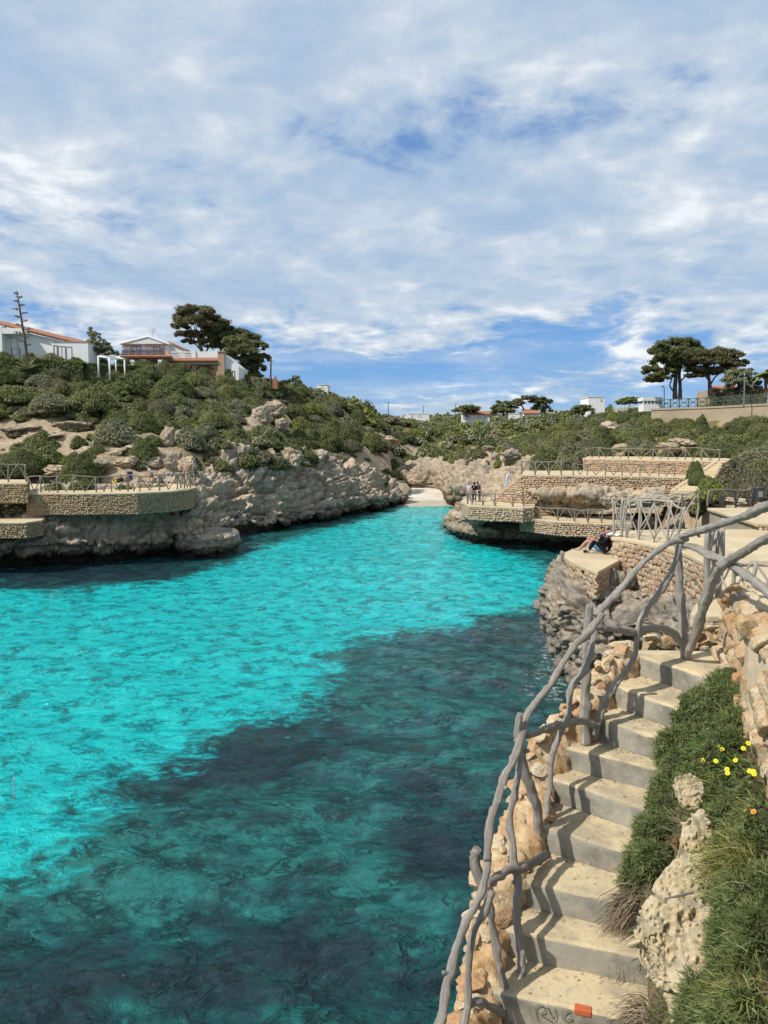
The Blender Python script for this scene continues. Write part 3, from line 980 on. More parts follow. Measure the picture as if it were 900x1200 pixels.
# land to the horizon
far = MB()
far.prism([(-2500, 428), (2500, 428), (2500, 3200), (-2500, 3200)], 8, 14.5)
far.prism([(-2500, -200), (-173, -200), (-173, 429), (-2500, 429)], 6, 11.0)
far.prism([(193, -200), (2500, -200), (2500, 429), (193, 429)], 5, 9)
far.obj('far_land', M_GROUND, kind='structure')


def hgt(x, y):
    fi = np.clip(np.interp(x, xs, np.arange(NX)), 0, NX - 1.001)
    fj = np.clip(np.interp(y, ys, np.arange(NY)), 0, NY - 1.001)
    i, j = np.floor(fi).astype(int), np.floor(fj).astype(int)
    u, v = fi - i, fj - j
    return (ZGRID[i, j] * (1 - u) * (1 - v) + ZGRID[i + 1, j] * u * (1 - v) + ZGRID[i, j + 1] * (1 - u) * v + ZGRID[i + 1, j + 1] * u * v)


# the sea: a real chop over the whole bay
wy = 3 + np.cumsum(np.r_[0, np.geomspace(0.075, 0.62, 400)])
wy = wy[wy < 125]
wx = np.r_[-170, -130, -100, -80, np.linspace(-66, 24, 420), 40]
WX, WY = np.meshgrid(wx, wy, indexing='ij')
WP = np.stack([WX.ravel(), WY.ravel()], -1)
qw = np.c_[WP, np.zeros(len(WP))]
rs = np.random.RandomState(5)
H = np.zeros(len(WP))
for k in range(26):
    lam = 0.55 * 1.16 ** (k * 0.72)
    th = rs.normal(math.radians(78), 0.55)
    H += 0.0085 * lam ** 0.85 * np.sin(2 * np.pi * (WP[:, 0] * math.cos(th) + WP[:, 1] * math.sin(th)) / lam + rs.rand() * 7 + 1.3 * fbm(qw * 0.15, 2, k))
H *= 0.75 + 0.5 * fbm(qw * 0.08, 2, 50)
SAND = np.array([G(a, b)[:2] for a, b in [(-300, 706), (0, 692), (100, 690), (200, 682), (285, 656), (312, 640), (372, 623), (430, 609), (470, 597), (470, 585), (535, 585), (530, 597), (524, 608), (516, 622), (545, 636), (600, 650), (640, 668), (656, 690),
                                          (640, 710), (560, 722), (500, 738), (430, 750), (388, 766), (376, 800), (340, 838), (255, 856), (200, 882), (130, 908), (95, 960), (60, 1000), (0, 1026), (-60, 1060), (-300, 1100)]])
sand = np.clip(sdf(WP, SAND), -12, 12)


def blob(px, py, rx, ry, rot=0):
    c = G(px, py)
    ex = abs(G(px + rx, py)[0] - c[0])
    ey = abs(G(px, py - ry)[1] - c[1])
    dx, dy = WP[:, 0] - c[0], WP[:, 1] - c[1]
    return np.exp(-((dx / ex) ** 2 + (dy / ey) ** 2))


weed_dark = (-0.02 + 0.42 * blob(250, 893, 130, 32) + 0.30 * blob(330, 845, 70, 25) + 0.40 * blob(90, 1150, 160, 50) + 0.42 * blob(330, 1120, 120, 60) + 0.25 * blob(500, 960, 60, 60) + 0.22 * blob(600, 740, 120, 18) + 0.14 * blob(560, 880, 160, 120) + .07 + 0.45 * blob(90, 672, 170, 14)  # final blob here paints the left cliff's shadow and reflection as darker water
        + 0.3 * blob(520, 1010, 60, 40) - 0.30 * blob(430, 1050, 60, 45) - 0.25 * blob(150, 1020, 120, 50) - 0.25 * blob(340, 1160, 60, 25) - 0.2 * blob(520, 830, 100, 60) - 0.1 * blob(400, 960, 120, 60))
dsh = sdf(WP, COAST)
foam = np.clip(1 - np.abs(dsh) / 1.6, 0, 1)
pxw, pyw = project(np.c_[WP, H])
foam = np.maximum(foam * 0.75, np.exp(-(((pxw - 655) / 25) ** 2 + ((pyw - 775) / 50) ** 2)) * 0.95) * np.where(pxw < 500, 0.35, 1)
link('sea_water', mesh_np('sea_water', np.c_[WP, H], grid_faces(len(wx), len(wy)), True, None, [M_WATER], attrs={'sand': sand, 'weed_dark': weed_dark, 'foam': foam}), kind='structure')
sea = MB()
sea.box((-2000, -1500, -6), (300, 3.05, -0.25))
sea.obj('open_sea', M_WATER, kind='structure')

# beach at the head of the inlet
bx, by = np.linspace(-4, 16, 60), np.linspace(98, 160, 90)
BX, BY = np.meshgrid(bx, by, indexing='ij')
BZ = -0.42 + (BY - 98) * 0.030 + 0.10 * fbm(np.stack([BX, BY, BX * 0], -1) * 0.3, 4, 4)
BZ = np.where(BY > 140, BZ + (BY - 140) * 0.05, BZ)
link('beach', mesh_np('beach', np.stack([BX, BY, BZ], -1).reshape(-1, 3), grid_faces(60, 90), True, None, [M_SAND]), kind='structure')


# ------------------------------------------------------------------ cliffs
def cliff(name, st, nu, nv, amp, seed, mat, flip=1, **k):
    Pg = resample(st, nu, nv)
    N = normals(Pg)
    Q = rockify(Pg, amp, seed, flip=flip, **k)
    o = link(name, mesh_np(name, Q.reshape(-1, 3), grid_faces(nu, nv), True, None, [mat]), kind='structure')
    return o


def pr(*pts):
    """profile of (px, py, d) or world (x, y, z, None)"""
    return [np.array(p[:3], float) if len(p) == 4 else U(*p) for p in pts]


# left: the ledge under the terraces
stA = []
for px, wl in [(-330, 690), (-200, 680), (-100, 673), (-40, 670), (20, 666), (70, 663), (120, 660), (160, 656), (200, 651), (236, 648)]:
    d = -E / (ray(px, wl)[2] / ray(px, wl)[1])
    if px < 60:
        top = 3.35
    elif px < 180:
        top = 4.1
    else:
        top = 3.7
    x = G(px, wl)[0]
    k = (px - 450) / 900
    def at(dd, z, k=k):
        return np.array([k * dd, dd, z])
    back = 0.0 if px < 40 else -0.0
    stA.append([at(d + 2.2, -1.2), at(d + 1.5, 0.2), at(d - 0.3, 0.95), at(d - 0.7, 1.7), at(d - 0.3, 2.6), at(d - 0.25, top - 0.4), at(d + 0.35, top), at(d + 4, top + (1.3 if px >= 40 else 0.8))])
cliff('shore_cliff', stA, 420, 84, 0.62, 11, M_ROCK, strata=0.75, block=(2.6, 2.6, 1.0))
# left: cliff running to the beach
stB = []
for px, wl, top, dd1, ux in [(232, 642, 566, 1.5, 0), (250, 640, 562, 1.0, 0), (272, 634, 556, 1.5, 0), (284, 629, 545, 3.5, 0), (310, 625, 528, 5, 0), (335, 621, 518, 5.5, 0), (362, 615, 526, 5, 0), (385, 610, 533, 5, 0),
                        (405, 606, 528, 5, 0), (428, 602, 540, 5, 0), (448, 598, 546, 5, 0), (466, 593.5, 560, 4, 0), (470, 590, 562, 5, 0), (470, 578, 556, 5, 0), (474, 572, 548, 6, 0)]:
    g = G(px, wl)
    d = g[1]
    k0 = g[0] / g[1]
    zt = U(px, top, d + dd1)[2]
    # this coast faces the water: step inland is to the left and away
    inx = np.array([-0.75, 0.66])
    def at(s, z, d=d, k0=k0):
        return np.array([k0 * d + inx[0] * s, d + inx[1] * s, z])
    stB.append([at(2.2, -1.2), at(1.3, 0.25), at(-0.1, 0.8), at(-0.2, 1.6), at(0.7, zt * 0.42), at(1.5, zt * 0.62), at(2.9, zt * 0.80), at(4.0, zt - 0.1), at(7.5, zt + 0.7), at(11, zt + 0.2)])
cliff('inlet_cliff', stB, 900, 210, 1.35, 23, M_ROCK, strata=0.4, block=(4.2, 4.2, 2.6))
# rocks at the back of the beach and the headland right of it
stE = [pr((462, 573, 140), (462, 560, 140), (463, 552, 140), (466, 545, 142), (468, 540, 160)), pr((484, 573, 138), (484, 562, 138), (485, 550, 139), (486, 543, 141), (486, 538, 160)),
       pr((512, 575, 136), (512, 562, 136), (513, 550, 137), (516, 543, 140), (518, 537, 160)),
       pr((518, 584, 124), (520, 566, 124), (524, 553, 125), (533, 540, 127), (543, 535, 140)), pr((523, 593, 112), (524, 575, 111), (528, 559, 112), (538, 544, 115), (552, 533, 126)),
       pr((532, 595, 107), (533, 574, 106), (536, 558, 107), (552, 543, 110), (572, 529, 120)), pr((545, 597, 105), (548, 576, 104), (558, 560, 105), (578, 546, 108), (596, 528, 116)),
       pr((575, 601, 100), (577, 582, 99), (588, 566, 100), (602, 550, 104), (616, 531, 112)), pr((620, 604, 96), (624, 582, 95), (632, 566, 96), (642, 550, 100), (652, 533, 108))]
cliff('headland_rock', stE, 260, 90, 0.75, 37, M_ROCKWARM, strata=0.35, block=(3.5, 3.5, 2.0), pits=0.25, pitscale=0.9)
# rock below the middle terraces
stC = []
for i, (px, wl, tx, ty, tz) in enumerate([(560, 600, 560, 582, 3.2), (530, 612, 546, 583, 3.25), (520, 622, 541, 588, 3.2), (524, 629, 546, 593, 3.2), (540, 635, 560, 594, 3.15), (570, 639, 580, 595, 3.1), (600, 641, 606, 597, 2.6), (630, 642, 630, 610, 2.2), (660, 643.5, 660, 614, 2.15),
                                         (700, 645, 700, 616, 2.15), (740, 645, 735, 617, 2.2), (770, 640, 770, 612, 2.6)]):
    g = G(px, wl)
    tp = G(tx, ty, tz)
    low = g + np.array([0, 0, 0.0])
    out = (g - tp) * np.array([1, 1, 0])
    mid = 0.5 * g + 0.5 * tp
    far_ = tp + (tp - np.array([9, 75, tp[2]])) * np.array([0, 0, 0])
    inn = np.array([14.0, 74.0, tz]) if px < 600 else tp + np.array([0, 4.0, 0])
    inn = tp + (inn - tp) / np.linalg.norm(inn - tp) * 3
    stC.append([g * np.array([1, 1, 0]) + (inn - tp) * 0.55 + np.array([0, 0, -1.2]), g + (inn - tp) * 0.35 + np.array([0, 0, .2]), g + np.array([0, 0, .75]), g * .85 + tp * .15 + np.array([0, 0, 0.85]), g * .45 + tp * .55 + np.array([0, 0, .3]), tp, inn])
cliff('terrace_rock', stC, 320, 76, 0.5, 51, M_ROCK, strata=0.35, block=(1.9, 1.9, 1.2))
# the ledge of bedrock in front of the middle wall
stF = [pr((600, 588, 70.5), (600, 583, 70), (606, 578, 70.3), (610, 572, 71)), pr((615, 588, 67.5), (613, 578, 66.5), (618, 574, 66.5), (622, 568, 68)), pr((640, 600, 64.5), (638, 588, 64.5), (640, 578, 62.8), (644, 570, 64.8)), pr((662, 602, 63), (660, 590, 63.6), (664, 576, 61.8), (668, 570, 64)),
       pr((690, 602, 62), (690, 590, 62), (692, 579, 61), (695, 570, 62.6)), pr((730, 602, 60), (730, 590, 60), (732, 578, 60.5), (735, 570, 61.5)), pr((775, 600, 56), (775, 588, 57), (778, 578, 58), (780, 570, 60))]
cliff('ledge_rock', stF, 220, 44, 0.42, 63, M_ROCKWARM, strata=0.9, block=(2.4, 2.4, 0.9))
# the overhanging rock under the sitting place
wp = lambda *a: [np.array(v, float) for v in a]
stD = [wp((10.4, 33.5, -1), (10.2, 33.5, .2), (9.6, 33.6, 1.2), (9.2, 33.4, 2.6), (9.2, 33, 3.6), (9.6, 32.6, 4.5), (12, 32, 4.9)),
       wp((8.2, 29.8, -1), (7.8, 29.7, .2), (6.9, 29.8, 1.2), (6.4, 29.6, 2.4), (6.4, 29.3, 3.8), (7.0, 28.8, 4.75), (9.5, 28.4, 4.8)),
       wp((7.3, 27.4, -1), (6.9, 27.3, .2), (6.1, 27.3, 1.2), (5.6, 27.3, 2.5), (5.55, 27.2, 3.9), (6.25, 27, 4.78), (8, 26.5, 4.8)),
       wp((7.2, 25.2, -1), (6.7, 25.2, .2), (5.9, 25.1, 1.2), (5.35, 25.1, 2.6), (5.3, 25, 3.8), (6.05, 25.2, 4.72), (7.6, 25.3, 4.8)),
       wp((7.6, 23.2, -1), (7.1, 23.1, .2), (6.2, 22.9, 1.2), (5.65, 22.8, 2.6), (5.6, 22.8, 3.7), (6.15, 23.1, 4.6), (7.4, 24, 4.8)),
       wp((8.0, 22.4, -1), (7.7, 22.2, .2), (6.9, 21.9, 1.2), (6.4, 21.5, 2.6), (6.4, 21.5, 3.5), (6.75, 22.2, 4.2), (7.6, 23.6, 4.3)),
       wp((8.8, 22.6, -1), (8.5, 22.4, .2), (8.0, 21.9, 1.2), (7.5, 21.3, 2.5), (7.5, 21.4, 3.5), (7.75, 22.4, 4.2), (8.2, 24.2, 4.3)),
       wp((8.9, 20.4, -1), (8.5, 20.3, .2), (8.0, 20.1, 1.2), (7.6, 19.9, 2.5), (7.65, 19.9, 3.6), (8.05, 20.2, 4.6), (9.4, 20.8, 4.9)),
       wp((7.8, 17.4, -1), (7.2, 17.4, .2), (6.7, 17.3, 1.2), (6.4, 17.2, 2.5), (6.5, 17.2, 3.7), (6.85, 17.2, 4.7), (8.4, 17.2, 5.0)),
       wp((6.9, 14.4, -1), (6.2, 14.5, .2), (5.7, 14.5, 1.2), (5.4, 14.4, 2.5), (5.45, 14.4, 3.8), (5.75, 14.2, 4.75), (7.6, 14.2, 5.0)),
       wp((5.9, 11.2, -1), (5.2, 11.4, .2), (4.7, 11.5, 1.2), (4.4, 11.4, 2.6), (4.4, 11.3, 4.2), (4.7, 11.1, 5.4), (6.8, 11.1, 5.9)),
       wp((4.6, 8.2, -1), (3.9, 8.4, .2), (3.5, 8.6, 1.2), (3.2, 8.6, 2.8), (3.2, 8.5, 4.8), (3.4, 8.3, 6.2), (5, 8.2, 6.5)),
       wp((3.6, 7.4, -1), (3.1, 7.5, .2), (2.8, 7.7, 1.2), (2.55, 7.75, 2.8), (2.5, 7.7, 4.8), (2.6, 7.65, 6.35), (3.4, 7.6, 6.5))]
cliff('overhang_rock', stD, 520, 170, 0.36, 71, M_ROCKGREY, strata=0.25, block=(1.3, 1.3, 0.9), pits=0.16, pitscale=2.2)
# ------------------------------------------------------------------ terraces of rubble masonry
def offset_poly(poly, d):
    P = np.array(poly, float)
    n = len(P)
    area = sum(P[i][0] * P[(i + 1) % n][1] - P[(i + 1) % n][0] * P[i][1] for i in range(n))
    s = 1 if area > 0 else -1
    out = []
    for i in range(n):
        a, b, c = P[i - 1], P[i], P[(i + 1) % n]
        e1, e2 = (b - a) / max(np.linalg.norm(b - a), 1e-6), (c - b) / max(np.linalg.norm(c - b), 1e-6)
        nn = np.array([e1[1] + e2[1], -(e1[0] + e2[0])]) * s
        nn /= max(np.linalg.norm(nn), 1e-6)
        co = max(0.45, abs(nn @ (np.array([e1[1], -e1[0]]) * s)))
        out.append(tuple(b + nn * d / co))
    return out


def rubble(line, z0, z1, size, seed, tmpl=ICO1, zfun=None, flat=0.5):
    """stones over the face that runs along `line` (xy points; outward is on its right hand) from z0 up to z1"""
    rs = np.random.RandomState(seed)
    L = np.array(line, float)
    C, Nn, Sz = [], [], []
    for a, b in zip(L[:-1], L[1:]):
        ln = np.linalg.norm(b - a)
        if ln < 1e-3:
            continue
        t = (b - a) / ln
        nrm = np.array([t[1], -t[0], 0])
        rows = max(1, int(round((z1 - z0) / (size * 0.78))))
        for r in range(rows):
            x = rs.uniform(0, size * 0.5)
            while x < ln:
                w = size * rs.uniform(0.65, 1.45)
                h = (z1 - z0) / rows * rs.uniform(0.85, 1.2)
                zc = z0 + (r + 0.5 + rs.normal(0, 0.13)) * (z1 - z0) / rows
                xc = min(x + w / 2, ln)
                zt = zfun(xc / ln) if zfun else z1
                if zc < zt - h * 0.2:
                    p = a + t * xc
                    C.append((p[0] + nrm[0] * rs.normal(0, .012), p[1] + nrm[1] * rs.normal(0, .012), zc))
                    Nn.append(nrm)
                    Sz.append((w * 0.56, h * 0.58))
                x += w
    return stones_np(np.array(C), np.array(Nn), np.array(Sz), seed + 1, tmpl, flat)


def terrace(name, label, poly, z, base, face, size, seed, mat=M_RUBBLE, thick=0.13, deckmat=M_DECK, cat='terrace', tmpl=ICO1, over=0.05):
    c = np.mean(np.array(poly), 0)
    th = thing(name, label, cat, (c[0], c[1], z))
    d = MB()
    d.prism(offset_poly(poly, over), z - thick, z)
    d.obj('deck', deckmat, th, bevel=0.03)
    w = MB()
    w.prism(offset_poly(poly, -0.05), base, z - thick)
    w.obj('mortar_wall', M_MORTAR, th)
    if face:
        line = [poly[i] for i in face]
        V, Fc, R = rubble(line, base + 0.02, z - thick, size, seed, tmpl)
        link('masonry', mesh_np('masonry', V, Fc, True, R, [mat]), th, kind='stuff')
    return th


terrace('stone_terrace', 'long sandy terrace with a rail where people rest, over the dark sea ledge', P_LT, Z_LT, 3.7, list(range(0, 7)), 0.16, 1, M_DRAB)
terrace('stone_terrace', 'short upper terrace with crossed rails beside the long seaside terrace', P_LU, Z_LU, 4.6, [0, 1, 2], 0.18, 2, M_DRAB)
terrace('stone_terrace', 'low pale bathing slab at the frame edge under the railed terraces', P_LS, Z_LS, 2.4, [0, 1, 2, 3], 0.18, 3, M_DRAB)
jt = thing('rock_jetty', 'low flat rock shelf beside the water at the end of the dark ledge', 'rock shelf', tuple(np.mean(np.array(P_LEDGE), 0)) + (Z_LEDGE,))
cj = np.mean(np.array(P_LEDGE), 0)
ring = catmull(np.array([(p[0], p[1], 0) for p in P_LEDGE + P_LEDGE[:1]]), 120)[:, :2]
stJ = []
for q in ring:
    def sc(f, z):
        return np.array([cj[0] + (q[0] - cj[0]) * f, cj[1] + (q[1] - cj[1]) * f, z])
    stJ.append([sc(.8, -1), sc(.86, .2), sc(.97, .6), sc(1.0, 1.0), sc(1.0, 1.45), sc(.93, 1.66), sc(.55, 1.72), sc(.02, 1.74)])
PJ = resample(np.array(stJ), 240, 64)
QJ = rockify(PJ, .30, 91, block=(1.3, 1.3, .7), strata=.6, flip=1)
QJ[..., 2] = np.minimum(QJ[..., 2], 1.72 + .04 * fbm(QJ * 1.5, 3, 3))
link('rock_shelf', mesh_np('rock_shelf', QJ.reshape(-1, 3), grid_faces(240, 64), True, None, [M_ROCK]), jt)
terrace('stone_terrace', 'rounded lookout terrace where three people stand at a rail', P_M, Z_M, 2.4, [0, 1, 2, 3, 4], 0.22, 5)
terrace('stone_terrace', 'lower railed terrace at the foot of the small flight of steps', P_L, Z_L, 1.5, [0, 1, 2, 3], 0.22, 6)
terrace('stone_terrace', 'middle walkway on a tall rubble wall above the overhanging rock ledge', P_M2, Z_M2, 3.6, [0, 1, 2, 3, 4], 0.22, 7)
terrace('stone_terrace', 'topmost walkway with a low rubble wall below the scrub slope', P_M3, Z_M3, 5.7, [0, 1, 2, 3, 4], 0.22, 8)
terrace('stone_terrace', 'pale sitting platform with a couple on top of the overhanging grey rock', P_P, Z_P, 4.1, [8, 0, 1, 2, 3, 4, 5], 0.19, 9, tmpl=ICO2)
terrace('stone_terrace', 'wide railed terrace whose rubble wall backs the seated couple', P_D2, Z_D2, 3.9, [0, 1, 2, 3, 4, 5], 0.2, 10, tmpl=ICO2)
terrace('stone_terrace', 'sandy terrace in front of the round green bush and litter bin', P_D1, Z_D1, 5.0, [0, 1], 0.24, 11)
terrace('stone_terrace', 'nearest sandy terrace below the thick slanting rails', P_D3, Z_D3, 4.5, [0, 1, 2, 3, 4], 0.2, 12, tmpl=ICO2)
# face of the wide terrace's step down to the nearest one
th = thing('terrace_step', 'low red and grey stone step between the two nearest sandy terraces', 'step', (11, 19.9, 5.5))
V, Fc, R = rubble([(8.4, 19.86), (15, 19.86)], 5.5, 5.64, 0.22, 31, ICO1)
link('masonry', mesh_np('masonry', V, Fc, True, R, [M_RUBBLE]), th, kind='stuff')

# sloping wall of the ramp between the lookout and the walkway
a, b = G(574, 587, Z_M), G(611, 556.5, Z_M2)
th = thing('ramp', 'sloping rubble wall of the ramp climbing from the lookout to the walkway', 'ramp', tuple((a + b) / 2))
mb = MB()
dx = np.array([0.9, 1.6])
P0, P1 = a[:2], b[:2]
mb.add([(P0[0], P0[1], 3.3), (P1[0], P1[1], 3.3), (P1[0] + dx[0], P1[1] + dx[1], 3.3), (P0[0] + dx[0], P0[1] + dx[1], 3.3), (P0[0], P0[1], Z_M + .05), (P1[0], P1[1], Z_M2 - .04), (P1[0] + dx[0], P1[1] + dx[1], Z_M2 - .04), (P0[0] + dx[0], P0[1] + dx[1], Z_M + .05)],
       [(0, 3, 2, 1), (4, 5, 6, 7), (0, 1, 5, 4), (1, 2, 6, 5), (2, 3, 7, 6), (3, 0, 4, 7)])
mb.obj('ramp_body', M_WALLPALE, th)
V, Fc, R = rubble([P0, P1], 3.4, Z_M2 - .05, 0.27, 33, ICO1, zfun=lambda t: Z_M + (Z_M2 - Z_M) * t)
link('masonry', mesh_np('masonry', V, Fc, True, R, [M_RUBBLE]), th, kind='stuff')


def flight(name, label, a, b, n, width, sidew, mat=M_TREAD):
    """n steps from the point a up to b"""
    a, b = np.array(a, float), np.array(b, float)
    th = thing(name, label, 'steps', a)
    d = (b - a)[:2]
    run = np.linalg.norm(d)
    t = d / run
    s = np.array([t[1], -t[0]]) * width / 2
    for k in range(n):
        z = a[2] + (b[2] - a[2]) * (k + 1) / n
        q0, q1 = a[:2] + d * k / n, a[:2] + d * (k + 1.02) / n
        mb = MB()
        mb.prism([tuple(q0 - s), tuple(q1 - s), tuple(q1 + s), tuple(q0 + s)], min(a[2], b[2]) - 0.8, z)
        mb.obj('step', mat, th, bevel=0.015)
    if sidew:
        for sg in (-1, 1):
            o0 = a[:2] + s * sg * (1 + sidew / width)
            o1 = b[:2] + s * sg * (1 + sidew / width)
            w = np.array([t[1], -t[0]]) * sidew / 2
            mb = MB()
            zb = min(a[2], b[2]) - 0.8
            V = []
            for p, z in ((o0, a[2] + .12), (o1, b[2] + .16)):
                V += [(*(p - w), zb), (*(p + w), zb), (*(p + w), z), (*(p - w), z)]
            mb.add(V, [(0, 1, 2, 3), (7, 6, 5, 4), (0, 4, 5, 1), (1, 5, 6, 2), (2, 6, 7, 3), (3, 7, 4, 0)])
            mb.obj('side_wall', M_WALLPALE, th)
    return th


qa, qb = G(640, 605, Z_L), G(627, 592, Z_M)
flight('stone_steps', 'short flight of five steps beside the lookout terrace', (qa[0], qa[1] + 0.3, Z_L), (qb[0] + 0.1, qa[1] + 1.9, Z_M), 5, 1.5, 0.0, M_DECK)
qa = U(799, 577, 55)
qb = U(852, 541.5, 62)
flight('stone_steps', 'long pale flight climbing behind the round green bush to the top walkway', qa, qb, 13, 1.2, 0.28, M_DECK)

# retaining wall under the big pines
RW = [U(763, 490, 113), U(776, 490, 111), U(840, 490, 106), U(905, 488, 98), U(960, 488, 92)]
RWT = [U(763, 479, 113)[2], U(776, 478.5, 111)[2], U(840, 476, 106)[2], U(905, 472.5, 98)[2], U(960, 470, 92)[2]]
th = thing('retaining_wall', 'tall rendered beige retaining wall under the umbrella pines', 'wall', RW[2])
mb = MB()
for i in range(4):
    p, q = RW[i][:2], RW[i + 1][:2]
    t = (q - p) / np.linalg.norm(q - p)
    nn = np.array([-t[1], t[0]]) * 0.7
    V = [(*p, 7.5), (*q, 7.5), (*(q + nn), 7.5), (*(p + nn), 7.5), (*p, RWT[i] - .25), (*q, RWT[i + 1] - .25), (*(q + nn), RWT[i + 1] - .25), (*(p + nn), RWT[i] - .25)]
    mb.add(V, [(0, 1, 5, 4), (4, 5, 6, 7), (1, 2, 6, 5), (2, 3, 7, 6), (3, 0, 4, 7)])
mb.obj('wall_face', M_RETAIN, th)
mb = MB()
for i in range(4):
    p, q = RW[i][:2], RW[i + 1][:2]
    t = (q - p) / np.linalg.norm(q - p)
    nn = np.array([-t[1], t[0]])
    p, q = p - nn * .1, q - nn * .1
    nn = nn * 0.9
    V = []
    for z0, z1 in ((-.247, 0),):
        V = [(*p, RWT[i] + z0), (*q, RWT[i + 1] + z0), (*(q + nn), RWT[i + 1] + z0), (*(p + nn), RWT[i] + z0), (*p, RWT[i]), (*q, RWT[i + 1]), (*(q + nn), RWT[i + 1]), (*(p + nn), RWT[i])]
    mb.add(V, [(0, 3, 2, 1), (0, 1, 5, 4), (4, 5, 6, 7), (1, 2, 6, 5), (2, 3, 7, 6), (3, 0, 4, 7)])
mb.obj('coping', M_RETAIN, th)


# ------------------------------------------------------------------ rustic rails
def post_at(base, h, lean=0.04, rad=0.05, rs=random):
    return [base, (base[0] + rs.uniform(-lean, lean), base[1] + rs.uniform(-lean, lean), base[2] + h * .5), (base[0] + rs.uniform(-lean, lean), base[1] + rs.uniform(-lean, lean), base[2] + h)]


def rustic_fence(label, posts, h=1.1, rad=0.045, brace='v', seed=0, mat=None, jit=0.05, sides=6):
    """posts: base points; a rail along their tops and crooked braces between them"""
    rs = random.Random(seed)
    mat = mat or M_WOODFAR
    posts = [np.array(p, float) for p in posts]
    th = thing('rustic_fence', label, 'fence', posts[0])
    tops = []
    for i, p in enumerate(posts):
        hh = h * rs.uniform(0.95, 1.1)
        pts = post_at(p - np.array([0, 0, .05]), hh + .05, jit, rad, rs)
        link('post', tube_mesh('post', pts, rad * rs.uniform(.95, 1.25), 6, sides, .1, i, [mat]), th)
        tops.append(np.array(pts[-1]))
    for i in range(len(posts) - 1):
        a, b = tops[i], tops[i + 1]
        m = (a + b) / 2 + np.array([rs.uniform(-jit, jit), rs.uniform(-jit, jit), rs.uniform(-jit, jit)])
        link('rail', tube_mesh('rail', [a - (b - a) * .04 - (0, 0, .05), m - (0, 0, .05), b + (b - a) * .04 - (0, 0, .05)], rad * .9, 8, sides, .1, i + 30, [mat]), th)
        pa, pb = posts[i], posts[i + 1]
        kinds = {'v': [(0.02, .12, .5, .95), (.98, .12, .5, .95)], 'x': [(0.02, .1, .98, .95), (.98, .1, .02, .95)], 'a': [(.02, .95, .5, .05), (.98, .95, .5, .05)],
                 'arch': [(0.0, .08, .55, .97), (1.0, .08, .45, .97)], 'n': [(0.02, .1, .98, .9)]}[brace]
        for u0, h0, u1, h1 in kinds:
            s = pa + (pb - pa) * u0 + np.array([0, 0, h * h0])
            e = pa + (pb - pa) * u1 + np.array([0, 0, h * h1])
            bow = np.array([0, 0, (.14 if brace in ('v', 'arch') else rs.uniform(-.08, .08)) * h])
            mm = (s + e) / 2 + bow + np.array([rs.uniform(-jit, jit), rs.uniform(-jit, jit), 0])
            link('brace', tube_mesh('brace', [s, mm, e], rad * .72, 8, sides, .1, i + 60, [mat]), th)
    return th


gz = lambda z, pts: [G(a, b, z) for a, b in pts]
rustic_fence('crooked pole rail along the long seaside terrace where people rest', gz(Z_LT, [(33, 576.5), (48, 577.0), (68, 577.2), (87, 577), (113, 577), (131, 576.5), (150, 576), (164, 576), (187, 575), (208, 573.5)]), 1.15, .05, 'a', 1)
rustic_fence('arched pole rail on the short upper terrace beside the frame edge', gz(Z_LU, [(-60, 565.5), (-25, 565.5), (10, 565), (31, 565)]), 1.25, .055, 'arch', 2)
rustic_fence('curved end rail where a shirtless man leans on the seaside terrace', gz(Z_LT, [(208, 573.3), (216, 572.5), (223, 571.5), (228, 569.5)]), 1.15, .06, 'a', 3)
rustic_fence('pole rail round the lookout where three people stand', gz(Z_M, [(548, 590.5), (553, 592), (566, 592.5), (580, 593.2), (601, 594), (614, 594.2)]), 1.0, .05, 'v', 4)
rustic_fence('pole rail along the lower terrace below the small steps', gz(Z_L, [(615, 606), (633, 608), (654, 610), (673, 611.5), (689, 612.5), (705, 613)]), 1.0, .05, 'v', 5)
rustic_fence('dense arched pole rail on the ramp end of the middle walkway', gz(Z_M2, [(611, 556), (627, 556.5), (643, 556.8), (658, 557)]), 1.1, .055, 'arch', 6)
rustic_fence('pole rail along the middle walkway under the top rubble wall', gz(Z_M2, [(672, 557), (688, 557), (709, 557.2), (729, 557.4), (750, 557.6), (772, 558), (790, 558.5)]), 1.0, .05, 'a', 7)
rustic_fence('pole rail along the topmost walkway below the scrub', gz(Z_M3, [(686, 536.7), (702, 537), (718, 537.4), (736, 537.8), (765, 538.2), (783, 538.6), (803, 539), (822, 539.5), (843, 540.5)]), 1.0, .05, 'a', 8)
rustic_fence('short pole rail in front of the round green bush', [U(829, 594, 34), U(845, 594, 34.3), U(862, 594, 34.6), U(877, 592, 35)], 0.75, .05, 'v', 9)
# the maze of rails round the wide terrace
D2E = gz(Z_D2, [(719, 628), (729, 629.5), (735, 630.5), (749, 632.5), (766, 635.5), (783, 640), (798, 645)])
rustic_fence('tangled tall pole rail on the edge of the terrace above the seated couple', D2E, 1.25, .030, 'x', 10, M_WOOD, .08, 8)
rustic_fence('tall pole rail across the far side of the wide terrace', gz(Z_D2, [(719, 622), (730, 622.5), (749, 624), (767, 623.5), (783, 623), (797, 622), (815, 618)]), 1.3, .028, 'n', 11, M_WOOD, .1, 8)
rustic_fence('low pole rail along the nearest sandy terrace under the slanting rails', gz(Z_D3, [(834, 700), (857, 708), (880, 711), (912, 716)]), 0.95, .034, 'x', 12, M_WOOD, .06, 8)
rustic_fence('bundle of tall twisted poles at the corner of the nearest sandy terrace', gz(Z_D3, [(827, 697), (831, 703), (837, 694), (841, 699)]), 1.55, .05, 'n', 13, M_WOOD, .12, 8)
